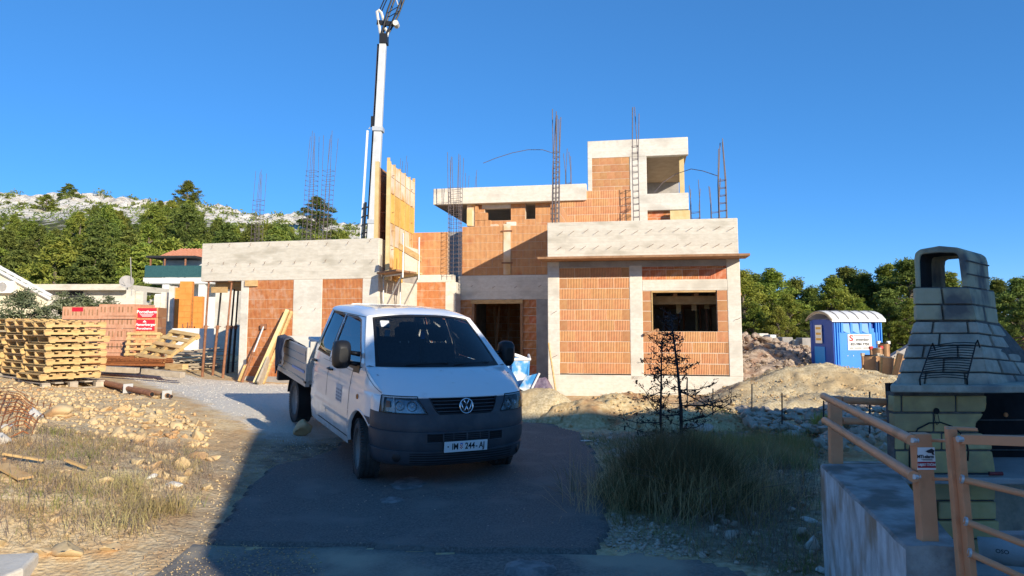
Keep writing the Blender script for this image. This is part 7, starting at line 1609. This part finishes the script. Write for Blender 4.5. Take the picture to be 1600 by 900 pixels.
# header above windscreen and pillars
mb = MB(); mb.grid([[Vector(roofp(-.66, s * 1.0)) for s in SS], [(Vector(roofp(-.66, s)) * .5 + wst(s) * .5) + Vector((.01, 0, .012)) for s in SS], [wst(s) for s in SS]]); vobj('roof_header', mb, 'vw', smooth=True)
for sg in (-1, 1):
    rows_ = []
    for t in np.linspace(0, 1, 14):
        x = 0 - .66 * t; z = ztop(x); o_ = Vector((x, sg * YS(x, z), z)); i_ = wsp(sg, t); m_ = o_.lerp(i_, .5) + Vector((.012, sg * .014, .012)); rows_.append([o_, m_, i_])
    mb = MB(); mb.grid(rows_); vobj('windscreen_pillar', mb, 'vw', smooth=True)
# nose: plan curve
XF = ([.20, .27, .36, .50, .62, .74, .84, .95, 1.02], [.76, .83, .87, .885, .875, .855, .835, .80, .755])
XS = .30; PW = 2.5
def nose(sig, z, off=0):   # sig -1..1
    a = min(abs(sig), 1) * PI / 2; xf = float(np.interp(z, *XF)); wf = YS(XS, min(z, 1.02)) + (.004 if z < .72 else 0); xs_ = XS
    c, s = max(0, math.cos(a)), math.sin(a); x = xs_ + (xf - xs_) * c ** (2 / PW); y = wf * s ** (2 / PW); p = Vector((x, math.copysign(y, sig) if sig else 0, z))
    n = Vector((max(.02, c) ** .9, math.copysign(s ** 1.6, sig) if sig else 0, 0)).normalized(); return p + n * off
SI = lambda a, b_, n: [a + (b_ - a) * i / n for i in range(n + 1)]
LO = .845; HI = 1.01
# lower bumper z .28 .. LO
zrows = [.285, .30, .34, .40, .455, .465, .52, .58, .655, .662, .70, .75, .80, LO]
def boff(z): return {.285: -.05, .30: -.02, .455: .0, .465: -.012, .655: .004, .662: -.008}.get(z, 0)
mb = MB(); sl = sorted(set([round(v, 4) for v in list(np.linspace(-1, 1, 81))]))
mb.grid([[nose(s, z, boff(z)) for s in sl] for z in zrows]); bump_o = vobj('front_bumper', mb, 'vbump', smooth=40)
# lower valance underside
mb = MB(); mb.grid([[nose(s, .285, -.05) for s in sl], [nose(s, .285, -.05) * .6 + Vector((.1, 0, .12)) for s in sl]]); vobj('valance', mb, 'black')
for z_, nm in ((.46, 'bumper_groove'), (.6585, 'bumper_groove')):
    mb = MB(); mb.grid([[nose(s, z_ - .004, .002 - .006), nose(s, z_ + .004, -.004)] for s in SI(-.98, .98, 60)]); vobj(nm, mb, 'soot')
# bumper side returns to the wheel arch
for sg in (-1, 1):
    mb = MB(); g_ = []
    for z in zrows:
        if z > LO: continue
        xa = math.sqrt(max(0, (AR * .99) ** 2 - ((z - .35) / .985) ** 2)) if z > .35 - AR else 0
        xa = max(xa, .0) if z > .30 else AR * .98
        row = [Vector((xa + (XS - xa) * t, sg * (YS(xa + (XS - xa) * t, z) + .004 + boff(z) * t), z)) for t in (0, .5, 1)]; g_.append(row)
    g_ = [r for r in g_ if r[0].x < XS + .12 and r[0].z < .80]; mb.grid(g_); vobj('bumper_side', mb, 'vbump', smooth=40)
# upper band: centre (grille), headlights, corners
si0, si1, so = .30, .34, .86
def sig_in(z): return .262 + (z - LO) / (HI - LO) * .085
zu = SI(LO, HI, 8)
# frame of the grille: dark plastic around opening
def grl(z): return .16 + .075 * ((z - LO) / (HI - LO)) ** .6
for sg in (-1, 1):
    mb = MB(); mb.grid([[nose(sg * (grl(z) + (sig_in(z) - grl(z)) * t), z, .0) for t in (0, .33, .66, 1)] for z in zu]); vobj('grille_frame', mb, 'vbump', smooth=True)
    # headlight: housing, reflectors, lens
    zl_ = SI(LO + .004, HI + .015, 8)
    ho = lambda z: .80 - (z - LO) * .15
    hl = mb = MB(); mb.grid([[nose(sg * (sig_in(min(z, HI)) + (ho(z) - sig_in(min(z, HI))) * t), z, -.045) for t in SI(0, 1, 14)] for z in zl_]); hl = vobj('headlight', mb, 'lamph', smooth=True)
    for s_, r_, z_ in ((.40, .058, .925), (.535, .052, .925)):
        c = nose(sg * s_, z_, -.02); d = (nose(sg * s_, z_, .1) - nose(sg * s_, z_, 0)).normalized(); mb = MB(); q_ = d.to_track_quat('Z', 'Y').to_matrix()
        prof = [(.004, -.045), (.03, -.04), (r_ * .85, -.018), (r_, .0)]; tmp = MB(); tmp.lathe(prof, (0, 0, 0), 'Z', 20); mb.v = [tuple(q_ @ Vector(v) + c) for v in tmp.v]; mb.f = tmp.f; mb.m = tmp.m; vobj('reflector', mb, 'chrome', hl, True)
        mb = MB(); mb.lathe([(0, .0), (.012, -.004), (.014, -.02)], (0, 0, 0), 'Z', 10); mb.v = [tuple(q_ @ Vector(v) + c) for v in mb.v]; vobj('bulb', mb, 'white', hl, True)
    mb = MB(); mb.grid([[nose(sg * s, z, -.022) for s in SI(.66, .72, 3)] for z in (.90, .93, .97)]); vobj('indicator_lamp', mb, 'rustor', hl)
    mb = MB(); mb.grid([[nose(sg * s, z, -.015) for s in (.598, .61)] for z in zl_]); vobj('lamp_divider', mb, 'white', hl)
    mb = MB(); mb.grid([[nose(sg * (sig_in(min(z, HI)) + (ho(z) - sig_in(min(z, HI))) * t), z, .006) for t in SI(0, 1, 16)] for z in zl_]); vobj('lamp_glass', mb, GL_H, hl, True)
    ed = [nose(sg * (sig_in(min(z, HI)) - .004), z, .003) for z in zl_] + [nose(sg * s, zl_[-1], .003) for s in SI(sig_in(HI), ho(zl_[-1]), 8)] + [nose(sg * ho(z), z, .003) for z in reversed(zl_)] + [nose(sg * s, zl_[0], .003) for s in reversed(SI(sig_in(LO), ho(LO), 8))]
    mb = MB(); mb.tube(ed, .006, 5, closed=True); vobj('lamp_rim', mb, 'black', hl)
    # white corner outside the lamp
    mb = MB(); mb.grid([[nose(sg * (ho(z) + (1 - ho(z)) * t), z, .0) for t in (0, .33, .66, 1)] for z in zu]); vobj('fender_corner', mb, 'vw', smooth=True)
# join corner to fender side (x .30-.52, z LO-1.03) is covered by the fender panel
# grille recess and slats
mb = MB(); mb.grid([[nose(s, z, -.05) for s in SI(-.25, .25, 16)] for z in (LO - .01, HI)]); vobj('grille_back', mb, 'soot')
for k in range(4):
    z = LO + .026 + k * .036; g_ = grl(z); mb = MB(); mb.grid([[nose(s, z - .004, -.006) for s in SI(-g_, g_, 14)], [nose(s, z, .003) for s in SI(-g_, g_, 14)], [nose(s, z + .005, -.012) for s in SI(-g_, g_, 14)]]); vobj('grille_slat', mb, 'vbump', smooth=True)
ed = [nose(s, HI - .004, .002) for s in SI(-.245, .245, 16)] + [nose(grl(z), z, .002) for z in reversed(zu)] + [nose(s, LO + .003, .002) for s in SI(.16, -.16, 12)] + [nose(-grl(z), z, .002) for z in zu]
mb = MB(); mb.tube(ed, .007, 5, closed=True); vobj('grille_rim', mb, 'black')
# badge: ring with the two letters
bd = MB(); bc = nose(0, .925, .016); bn = Vector((.985, 0, .17)).normalized(); by = Vector((0, 1, 0)); bz = bn.cross(by); bz = -bz if bz.z < 0 else bz
def bp_(u, v, o=0): return bc + by * u + bz * v + bn * o
RBd = .079
mb = MB(); mb.tube([bp_(0, 0, -.02), bp_(0, 0, -.004)], RBd * 1.0, 28); bdo = vobj('badge', mb, 'black', smooth=40)
mb = MB(); mb.tube([bp_(RBd * math.cos(t), RBd * math.sin(t)) for t in np.linspace(0, 2 * PI, 32, False)], .0085, 8, closed=True); vobj('badge_ring', mb, 'chrome', bdo, True)
def stroke(pts, nm): mb = MB(); mb.tube([bp_(u * RBd, v * RBd, .001) for u, v in pts], .0075, 6); vobj(nm, mb, 'chrome', bdo, True)
stroke([(-.42, .90), (0, .12)], 'letter_stroke'); stroke([(.42, .90), (0, .12)], 'letter_stroke')
stroke([(-.82, .52), (-.36, -.84)], 'letter_stroke'); stroke([(-.36, -.84), (0, .02)], 'letter_stroke'); stroke([(0, .02), (.36, -.84)], 'letter_stroke'); stroke([(.36, -.84), (.82, .52)], 'letter_stroke')
# bonnet
def bon(s, t):
    sg = math.copysign(1, s) if s else 1; a = abs(s)
    f = nose(s * .80, HI, 0); f = nose(s * (.72 + .14 * a), HI + .0, 0) + Vector((0, 0, .012))
    if a > .9: pass
    e_in = .84
    if a <= e_in: b_ = wsb(s / e_in)
    else:
        k = (a - e_in) / (1 - e_in); b_ = wsb(sg).lerp(Vector((.0, sg * YS(0, 1.275), 1.275)), k)
    p = f.lerp(b_, t); ft = Vector((.52 - .52 * t, sg * YS(.52 - .52 * t, ztop(.52 - .52 * t)), ztop(.52 - .52 * t)))
    bulge = .045 * math.sin(PI * min(1, t * 1.0)) ** .8 * (1 - a ** 6) + .0
    p = p + Vector((.3, 0, .95)) * bulge
    k = max(0, (a - .78) / .22) ** 2; return p.lerp(ft, k) if t > 0 else p.lerp(ft, k)
mb = MB(); mb.grid([[bon(s, t) for s in np.linspace(-1, 1, 49)] for t in np.linspace(0, 1, 17)]); bo = vobj('bonnet', mb, 'vw', smooth=True)
mb = MB(); mb.grid([[bon(s, 0) for s in np.linspace(-1, 1, 49)], [nose(s * (.72 + .14 * abs(s)), HI - .002, 0) if abs(s) < .93 else nose(s * .9, HI - .002, 0) for s in np.linspace(-1, 1, 49)]]); vobj('bonnet_lip', mb, 'vw', bo, True)
# bird spots on the bonnet
for s, t, r_ in ((-.2, .55, .012), (-.05, .35, .016), (.3, .3, .014), (.42, .45, .012), (.36, .2, .010), (-.5, .3, .010), (-.12, .8, .018), (.1, .62, .010), (.25, .75, .012)):
    c = bon(s, t) + Vector((.001, 0, .003)); mb = MB(); mb.lathe([(0, .001), (r_, 0)], c, 'Z', 8); vobj('dirt_spot', mb, 'white', bo)
# bumper openings, grille bars, plate, fog covers
def npanel(s0, s1, z0, z1, off, nm, m, par=bump_o, n=10): mb = MB(); mb.grid([[nose(s, z, off) for s in SI(s0, s1, n)] for z in SI(z0, z1, 3)]); return vobj(nm, mb, m, par, True)
for s0, s1 in ((-.265, -.145), (.145, .265)):
    npanel(s0, s1, .555, .64, .003, 'air_intake', 'soot'); [npanel(s0, s1, .568 + k * .022, .573 + k * .022, .008, 'intake_bar', 'black') for k in range(3)]
    mb = MB(); ed = [nose(s, .55, .006) for s in SI(s0 - .005, s1 + .005, 4)] + [nose(s, .645, .006) for s in SI(s1 + .005, s0 - .005, 4)]; mb.tube(ed, .007, 5, closed=True); vobj('intake_rim', mb, 'vbump', bump_o)
npanel(-.135, .135, .570, .645, .003, 'centre_intake', 'soot'); [npanel(-.135, .135, .584 + k * .02, .589 + k * .02, .008, 'intake_bar', 'vbump') for k in range(3)]
for s in (-.07, 0, .07): npanel(s - .002, s + .002, .572, .643, .009, 'intake_post', 'vbump')
npanel(-.42, .42, .325, .435, .002, 'lower_intake', 'black', n=20)
for k in range(4): npanel(-.42, .42, .335 + k * .027, .347 + k * .027, .010, 'lower_bar', 'vbump', n=20)
for sg in (-1, 1):
    c = nose(sg * .56, .385, .002); mb = MB(); d = (nose(sg * .56, .385, .1) - nose(sg * .56, .385, 0)).normalized(); q_ = d.to_track_quat('Z', 'Y').to_matrix(); t_ = MB(); t_.lathe([(0, .006), (.04, .006), (.05, .0)], (0, 0, 0), 'Z', 18); mb.v = [tuple(q_ @ Vector(v) + c) for v in t_.v]; mb.f = t_.f; mb.m = t_.m; vobj('fog_lamp_cover', mb, 'black', bump_o, True)
pl_ = MB(); pz, px0 = .506, float(np.interp(.5, *XF)) + .022
pl_.box((px0, -.02, pz), (.008, .52, .115)); plo = vobj('licence_plate', pl_, 'white', van, bevel=.003)
mb = MB(); mb.box((px0 - .004, -.02, pz), (.006, .534, .128)); vobj('plate_holder', mb, 'black', plo)
M['ink'] = mat('black_plate_ink', (.012, .012, .012), rough=.5)
def ptxt(s, y, size, fw=.82, z=0): put_text(s, size, M['ink'], plo, (px0 + .004, y - .02, pz + z), (0, 1, 0), off=.0008, font_w=fw, local=True, bold=True)
ptxt('IM', -.132, .092); ptxt('244', .045, .092, .86); ptxt('-', .125, .09); ptxt('AJ', .19, .092); ptxt('·', -.215, .10, 1)
for i in range(3):
    for j in range(4):
        mb = MB(); mb.box((px0 + .0047, -.089 + i * .011, pz - .022 + j * .012), (.0006, .0105, .0115)); vobj('shield_square', mb, 'redp' if (i + j) % 2 else 'white', plo)
mb = MB(); mb.box((px0 + .0047, -.078, pz + .030), (.0006, .030, .012)); vobj('shield_crown', mb, mat('blue_print', (.05, .12, .5), rough=.6), plo)
# wipers, cowl
mb = MB(); mb.grid([[wsb(s) + Vector((.0, 0, -.004)) for s in SS], [wsb(s) + Vector((.035, 0, -.012)) for s in SS]]); vobj('cowl', mb, 'black')
for s0, s1 in ((-.62, .02), (.1, .78)):
    mb = MB(); a = wsp(s0, .02, .02); b_ = wsp(s1, .05, .014); mb.tube([a, (a + b_) / 2 + Vector((.004, 0, .004)), b_], .007, 5); vobj('wiper', mb, 'black')
# mirrors
for sg in (-1, 1):
    c = Vector((-.33, sg * 1.10, 1.375)); mb = MB(); tmp = MB(); n = 10
    rows_ = []
    for xx_, sc_2 in ((-.07, .90), (-.03, 1.0), (.03, 1.0), (.08, .84), (.105, .5)):
        rows_.append([c + Vector((xx_, .105 * sc_2 * math.copysign(abs(math.cos(t)) ** .55, math.cos(t)), .165 * sc_2 * math.copysign(abs(math.sin(t)) ** .55, math.sin(t)))) for t in np.linspace(0, 2 * PI, 25)])
    mb.grid(rows_); mb.add([tuple(p) for p in rows_[0][:-1]], [tuple(range(24))]); mb.add([tuple(p) for p in rows_[-1][:-1]], [tuple(range(24))]); mi = vobj('wing_mirror', mb, 'black', smooth=True)
    mb = MB(); mb.box(c + Vector((-.075, 0, .0)), (.006, .17, .27)); vobj('mirror_glass', mb, 'chrome', mi)
    for z in (1.40, 1.28): mb = MB(); mb.tube([(-.27, sg * .89, z - .02), (-.32, sg * 1.02, z)], [.03, .024], 8); vobj('mirror_arm', mb, 'black', mi, True)
    ribbon(sg, [(-.40, 1.20), (-.16, 1.215)], .10, 'mirror_foot', 'black', .006)
# cab rear wall with window, floor, interior
mb = MB(); ys = YS(RB, 1.2)
mb.add([(RB, -YS(RB, .3), .30), (RB, YS(RB, .3), .30), (RB, YS(RB, 1.2), 1.2), (RB, -YS(RB, 1.2), 1.2)], [(0, 1, 2, 3)])
mb.add([(RB, s * YS(RB, z), z) for s in (-1, 1) for z in (1.2, 1.8)] + [(RB, s * .56, z) for s in (-1, 1) for z in (1.25, 1.72)], [(0, 1, 5, 4), (2, 3, 7, 6), (0, 4, 6, 2), (1, 3, 7, 5)])
mb.add([(RB, s * YS(RB, 1.8), 1.80) for s in (-1, 1)] + [(RB, s * .4, 1.90) for s in (1, -1)], [(0, 1, 2, 3)]); vobj('cab_rear_wall', mb, 'vw')
mb = MB(); mb.box((RB - .0, 0, 1.485), (.006, 1.13, .48)); vobj('rear_window', mb, GL_S)
mb = MB(); mb.box((-.9, 0, .42), (2.8, 1.7, .04)); vobj('floor', mb, 'dash'); mb = MB(); mb.grid([[(x, y, 1.775 + .03 * (1 - (y / .66) ** 2)) for y in np.linspace(-.66, .66, 7)] for x in (-2.28, -1.4, -.62)]); vobj('headliner', mb, 'seatf')
mb = MB(); mb.grid([[(x, y, z) for y in np.linspace(-.84, .84, 13)] for x, z in ((.24, 1.20), (.05, 1.235), (-.22, 1.235), (-.30, 1.17), (-.28, .7))]); vobj('dashboard', mb, 'dash', smooth=True)
mb = MB(); mb.grid([[(-.05 + x, y, 1.238 + .10 * max(0, 1 - abs((y - .42) / .30) ** 2) * (1 - (x / .16) ** 2)) for y in np.linspace(.10, .74, 13)] for x in (-.16, -.08, 0, .08, .16)]); vobj('instrument_hood', mb, 'dash', smooth=True)
sw = MB(); cc = Vector((-.42, .42, 1.20)); ax = Vector((-.55, 0, .83)).normalized(); u_ = Vector((0, 1, 0)); v_ = ax.cross(u_)
sw.tube([cc + u_ * .19 * math.cos(t) + v_ * .19 * math.sin(t) for t in np.linspace(0, 2 * PI, 24, False)], .016, 8, closed=True); swo = vobj('steering_wheel', sw, 'black', smooth=True)
for t in (PI / 2 + .3, 3 * PI / 2): mb = MB(); mb.tube([cc, cc + u_ * .18 * math.cos(t) + v_ * .18 * math.sin(t)], .018, 6); vobj('wheel_spoke', mb, 'black', swo)
def seat(x, y, w_, nm='seat'):
    mb = MB(); mb.box((x + .05, y, .80), (.50, w_, .16)); s_ = vobj(nm, mb, 'seatf', bevel=.05)
    mb = MB(); rot = Matrix.Rotation(R(-12), 3, 'Y'); mb.box((x - .22, y, 1.14), (.14, w_ * .96, .62), rot=rot); vobj('backrest', mb, 'seatf', s_, bevel=.05); 
    hx = [y] if w_ < .6 else [y - w_ * .27, y + w_ * .27]
    for q in hx:
        mb = MB(); mb.box((x - .30, q, 1.565), (.10, .27, .19), rot=rot); vobj('headrest', mb, 'seatf', s_, bevel=.04)
        for d_ in (-.06, .06): mb = MB(); mb.tube([(x - .28, q + d_, 1.43), (x - .29, q + d_, 1.5)], .006, 6); vobj('headrest_rod', mb, 'chrome', s_)
seat(-.75, .42, .50); seat(-.75, -.30, .90); seat(-1.75, 0, 1.35)
mb = MB(); mb.box((-.47, .0, 1.70), (.03, .22, .07)); vobj('interior_mirror', mb, 'black', bevel=.01); mb = MB(); mb.tube([(-.47, 0, 1.73), (-.50, 0, 1.80)], .01, 6); vobj('mirror_stem', mb, 'black')
mb = MB(); mb.box((-.50, -.02, 1.60), (.01, .05, .11)); vobj('air_freshener', mb, 'pblue')
for s_, nm in ((-.92, 'papers'), (-.15, 'papers')): mb = MB(); mb.box((-.12, -.42 + s_ * .2 + .3, 1.245), (.20, .28, .008), rz=.2); vobj(nm, mb, 'conc_dark')
mb = MB(); mb.box((-.42, -.52, 1.62), (.003, .07, .08)); vobj('screen_sticker', mb, 'whitewall')
mb = MB(); mb.box(tuple(wsp(-.80, .82, -.006)), (.03, .11, .09), rot=Matrix.Rotation(R(-38), 3, 'Y')); vobj('permit_sticker', mb, 'whitewall', wsg)
# chassis underside, axle
mb = MB(); mb.box((-1.0, 0, .36), (3.2, 1.5, .1)); vobj('underbody', mb, 'soot'); mb = MB(); mb.box((-3.3, 0, .62), (2.4, .8, .14)); vobj('chassis_rail', mb, 'black')
mb = MB(); mb.tube([(-3.4, -.8, .335), (-3.4, .8, .335)], .05, 8); vobj('rear_axle', mb, 'black')
# wheels
def wheel(x, y, sg, steer=0):
    e = bpy.data.objects.new('wheel', None); COL.objects.link(e); e.parent = van; e.location = (x, y, .335); e.rotation_euler = (0, 0, steer); e.empty_display_size = .1
    r_ = .335; w_ = .215; prof = [(.215, -w_ / 2 + .02), (.235, -w_ / 2), (.29, -w_ / 2 - .004), (.318, -w_ / 2 + .012), (r_ - .003, -w_ / 2 + .028)]
    g = []
    for c in (-.052, -.002, .048): g += [(r_, c - .028), (r_, c - .0045), (r_ - .009, c - .004), (r_ - .009, c + .004), (r_, c + .0045)]
    prof += g + [(r_, w_ / 2 - .034), (r_ - .003, w_ / 2 - .028), (.318, w_ / 2 - .012), (.29, w_ / 2 + .004), (.235, w_ / 2), (.215, w_ / 2 - .02)]
    mb = MB(); mb.lathe(prof, (0, 0, 0), 'Y', 56)
    mb.build('tyre', M['tyre'], e, 35, True)
    s = sg
    mb = MB()   # tread blocks on the shoulders
    for i in range(56):
        t = 2 * PI * i / 56
        for q in (-1, 1): mb.box((math.cos(t) * (r_ - .004), q * (w_ / 2 - .014), math.sin(t) * (r_ - .004)), (.020, .034, .020), rot=Matrix.Rotation(-t, 3, 'Y'))
    o = mb.build('tread_blocks', M['tyre'], e, False, True); o['kind'] = 'stuff'
    mb = MB(); mb.lathe([(.0, s * .045), (.055, s * .05), (.06, s * .035), (.10, s * .02), (.125, s * .045), (.165, s * .055), (.18, s * .03), (.20, s * .06), (.218, s * .085), (.222, s * .098)], (0, 0, 0), 'Y', 40); ri = mb.build('rim', M['rim'], e, 40, True)
    for i in range(5): t = 2 * PI * i / 5; mb = MB(); mb.lathe([(0, s * .012), (.010, s * .012), (.011, 0)], (math.cos(t) * .078, s * .035, math.sin(t) * .078), 'Y', 8); mb.build('wheel_nut', M['steel'], e, False, True)
wheel(0, -.845, -1, R(-9)); wheel(0, .845, 1, R(-9)); wheel(-3.4, -.82, -1); wheel(-3.4, .82, 1)
# dropside bed
X0, X1 = -2.47, -4.62; bz0, bz1 = .765, 1.225; yb = .985
mb = MB(); mb.box(((X0 + X1) / 2, 0, bz0 - .03), (X0 - X1, 1.9, .05)); vobj('bed_floor', mb, 'alu')
mb = MB(); mb.box(((X0 + X1) / 2, -.96, bz0 - .055), (X0 - X1, .06, .07)); vobj('bed_edge_rail', mb, 'alu'); mb = MB(); mb.box(((X0 + X1) / 2, .96, bz0 - .055), (X0 - X1, .06, .07)); vobj('bed_edge_rail', mb, 'alu')
for sg in (-1, 1):
    n = 4; h = (bz1 - bz0) / n
    for k in range(n):
        mb = MB(); z0_, z1_ = bz0 + k * h, bz0 + (k + 1) * h; y0_, y1_ = sg * (yb - .018), sg * yb
        mb.box(((X0 - .06 + X1) / 2, (y0_ + y1_) / 2, (z0_ + z1_) / 2 + (.002)), (X0 - .06 - X1, .020, h - .012)); vobj('dropside_board', mb, 'alu', bevel=.004)
    mb = MB(); mb.box(((X0 - .06 + X1) / 2, sg * (yb - .016), (bz0 + bz1) / 2), (X0 - .06 - X1, .012, bz1 - bz0)); vobj('dropside_core', mb, 'steel')
    mb = MB(); mb.box((X0 - .02, sg * (yb - .02), (bz0 + bz1) / 2 - .01), (.07, .055, bz1 - bz0 + .05)); vobj('corner_post', mb, 'alu', bevel=.006)
    mb = MB(); mb.box((X0 - .065, sg * (yb + .004), 1.11), (.03, .01, .14)); vobj('latch', mb, 'black'); mb = MB(); mb.box((X0 - .03, sg * (yb + .004), .74), (.09, .02, .03)); vobj('hinge', mb, 'black')
mb = MB(); mb.box((X0 + .01, 0, (bz0 + bz1) / 2 + .05), (.03, 1.9, bz1 - bz0 + .1)); vobj('headboard', mb, 'alu'); mb = MB(); mb.box((X1, 0, (bz0 + bz1) / 2), (.03, 1.9, bz1 - bz0)); vobj('tailgate', mb, 'alu')
mb = MB(); mb.box((-2.8, -.975, .86), (.9, .004, .03)); 
blue_ = mb = MB(); mb.box((-2.95, -.9975, .875), (.8, .003, .035)); vobj('blue_stripe', mb, mat('blue_film', (.18, .32, .62), rough=.4))
# mudguard over the right rear wheel and marker lamp
arc2 = [(-3.4 + .42 * math.cos(t), .335 + .42 * math.sin(t)) for t in np.linspace(-.5, PI * .95, 18)]
for sg in (-1, 1): mb = MB(); mb.grid([[(x, sg * .68, z), (x, sg * .945, z)] for x, z in arc2]); vobj('mudguard', mb, 'black', smooth=True)
mb = MB(); mb.box((-4.50, -.86, .60), (.12, .24, .22)); vobj('tail_lamp', mb, 'black', bevel=.02)
# things lying in the bed
bb = empty('site_box', (0, 0, 0), 'white plastic box standing in the bed of the van behind the cab', 'box'); bb.rotation_euler = van.rotation_euler; bb.location = van.matrix_basis @ Vector((-2.9, -.35, .78))
for nm, d, c, m_ in (('casing', (.6, .9, .50), (0, 0, .25), 'white'), ('lid', (.62, .92, .05), (0, 0, .53), 'whitewall'), ('vent', (.02, .16, .10), (.301, -.3, .4), 'conc_dark')): mb = MB(); mb.box(c, d); mb.build(nm, M[m_], bb, local=True, bevel=.015 if nm != 'vent' else 0)
# jacket over the side of the bed
M['cloth'] = mat('dark_blue_grey_cloth', (.045, .05, .075), (.085, .09, .115), 10, .95, .6, 30, dist=.01)
jk = []; r2 = np.random.default_rng(4)
for i in range(23):
    u = i / 22; row = []
    for j in range(25):
        v = j / 24; s = (v - .30) * 1.0      # arc length over the edge: inside -, outside +
        fold = .030 * math.sin(u * 17 + v * 3) * (.35 + abs(s)) + .02 * math.sin(u * 34 + 5 * v)
        x = -3.95 + (u - .5) * (.52 + .10 * v) + .02 * math.sin(v * 9); L_out = .40 + .10 * math.sin(u * 5 + 1) + .05 * math.sin(u * 13)
        if v < .30: y = -.985 + (.30 - v) * .9; z = 1.245 + .02 * math.sin(u * 9) - (.30 - v) * .5
        else: k = (v - .30) / .70; y = -1.005 - .02 - abs(fold) - .035 * math.sin(k * 2.5); z = 1.25 - k * L_out * 1.1
        if abs(v - .30) < .08: z += .018; 
        row.append((x, y, z + .4 * fold * (0 if v > .4 else 1)))
    jk.append(row)
mb = MB(); mb.grid(jk); me = mb.mesh('jacket', M['cloth'], True); o = link('jacket', me); o.location = van.location; o.rotation_euler = van.rotation_euler; sm = o.modifiers.new('solid', 'SOLIDIFY'); sm.thickness = .012; tag(o, 'dark grey blue work jacket hanging over the side of the van bed', 'jacket')
# rock behind the right rear wheel
bpy.context.view_layer.update()
p = atz(470, 664, .2); V_, F_ = stone_proto(400, .95, 3, .18); me = arrays('rock', V_ * np.array((.16, .14, .15)), F_, M['stone']); me.shade_smooth(); o = link('rock', me); o.location = (at(471, 655, 10.75).x, 10.75, T(at(471, 655, 10.75).x, 10.75) + .13); tag(o, 'grey brown boulder chocking the right rear wheel of the van', 'rock')
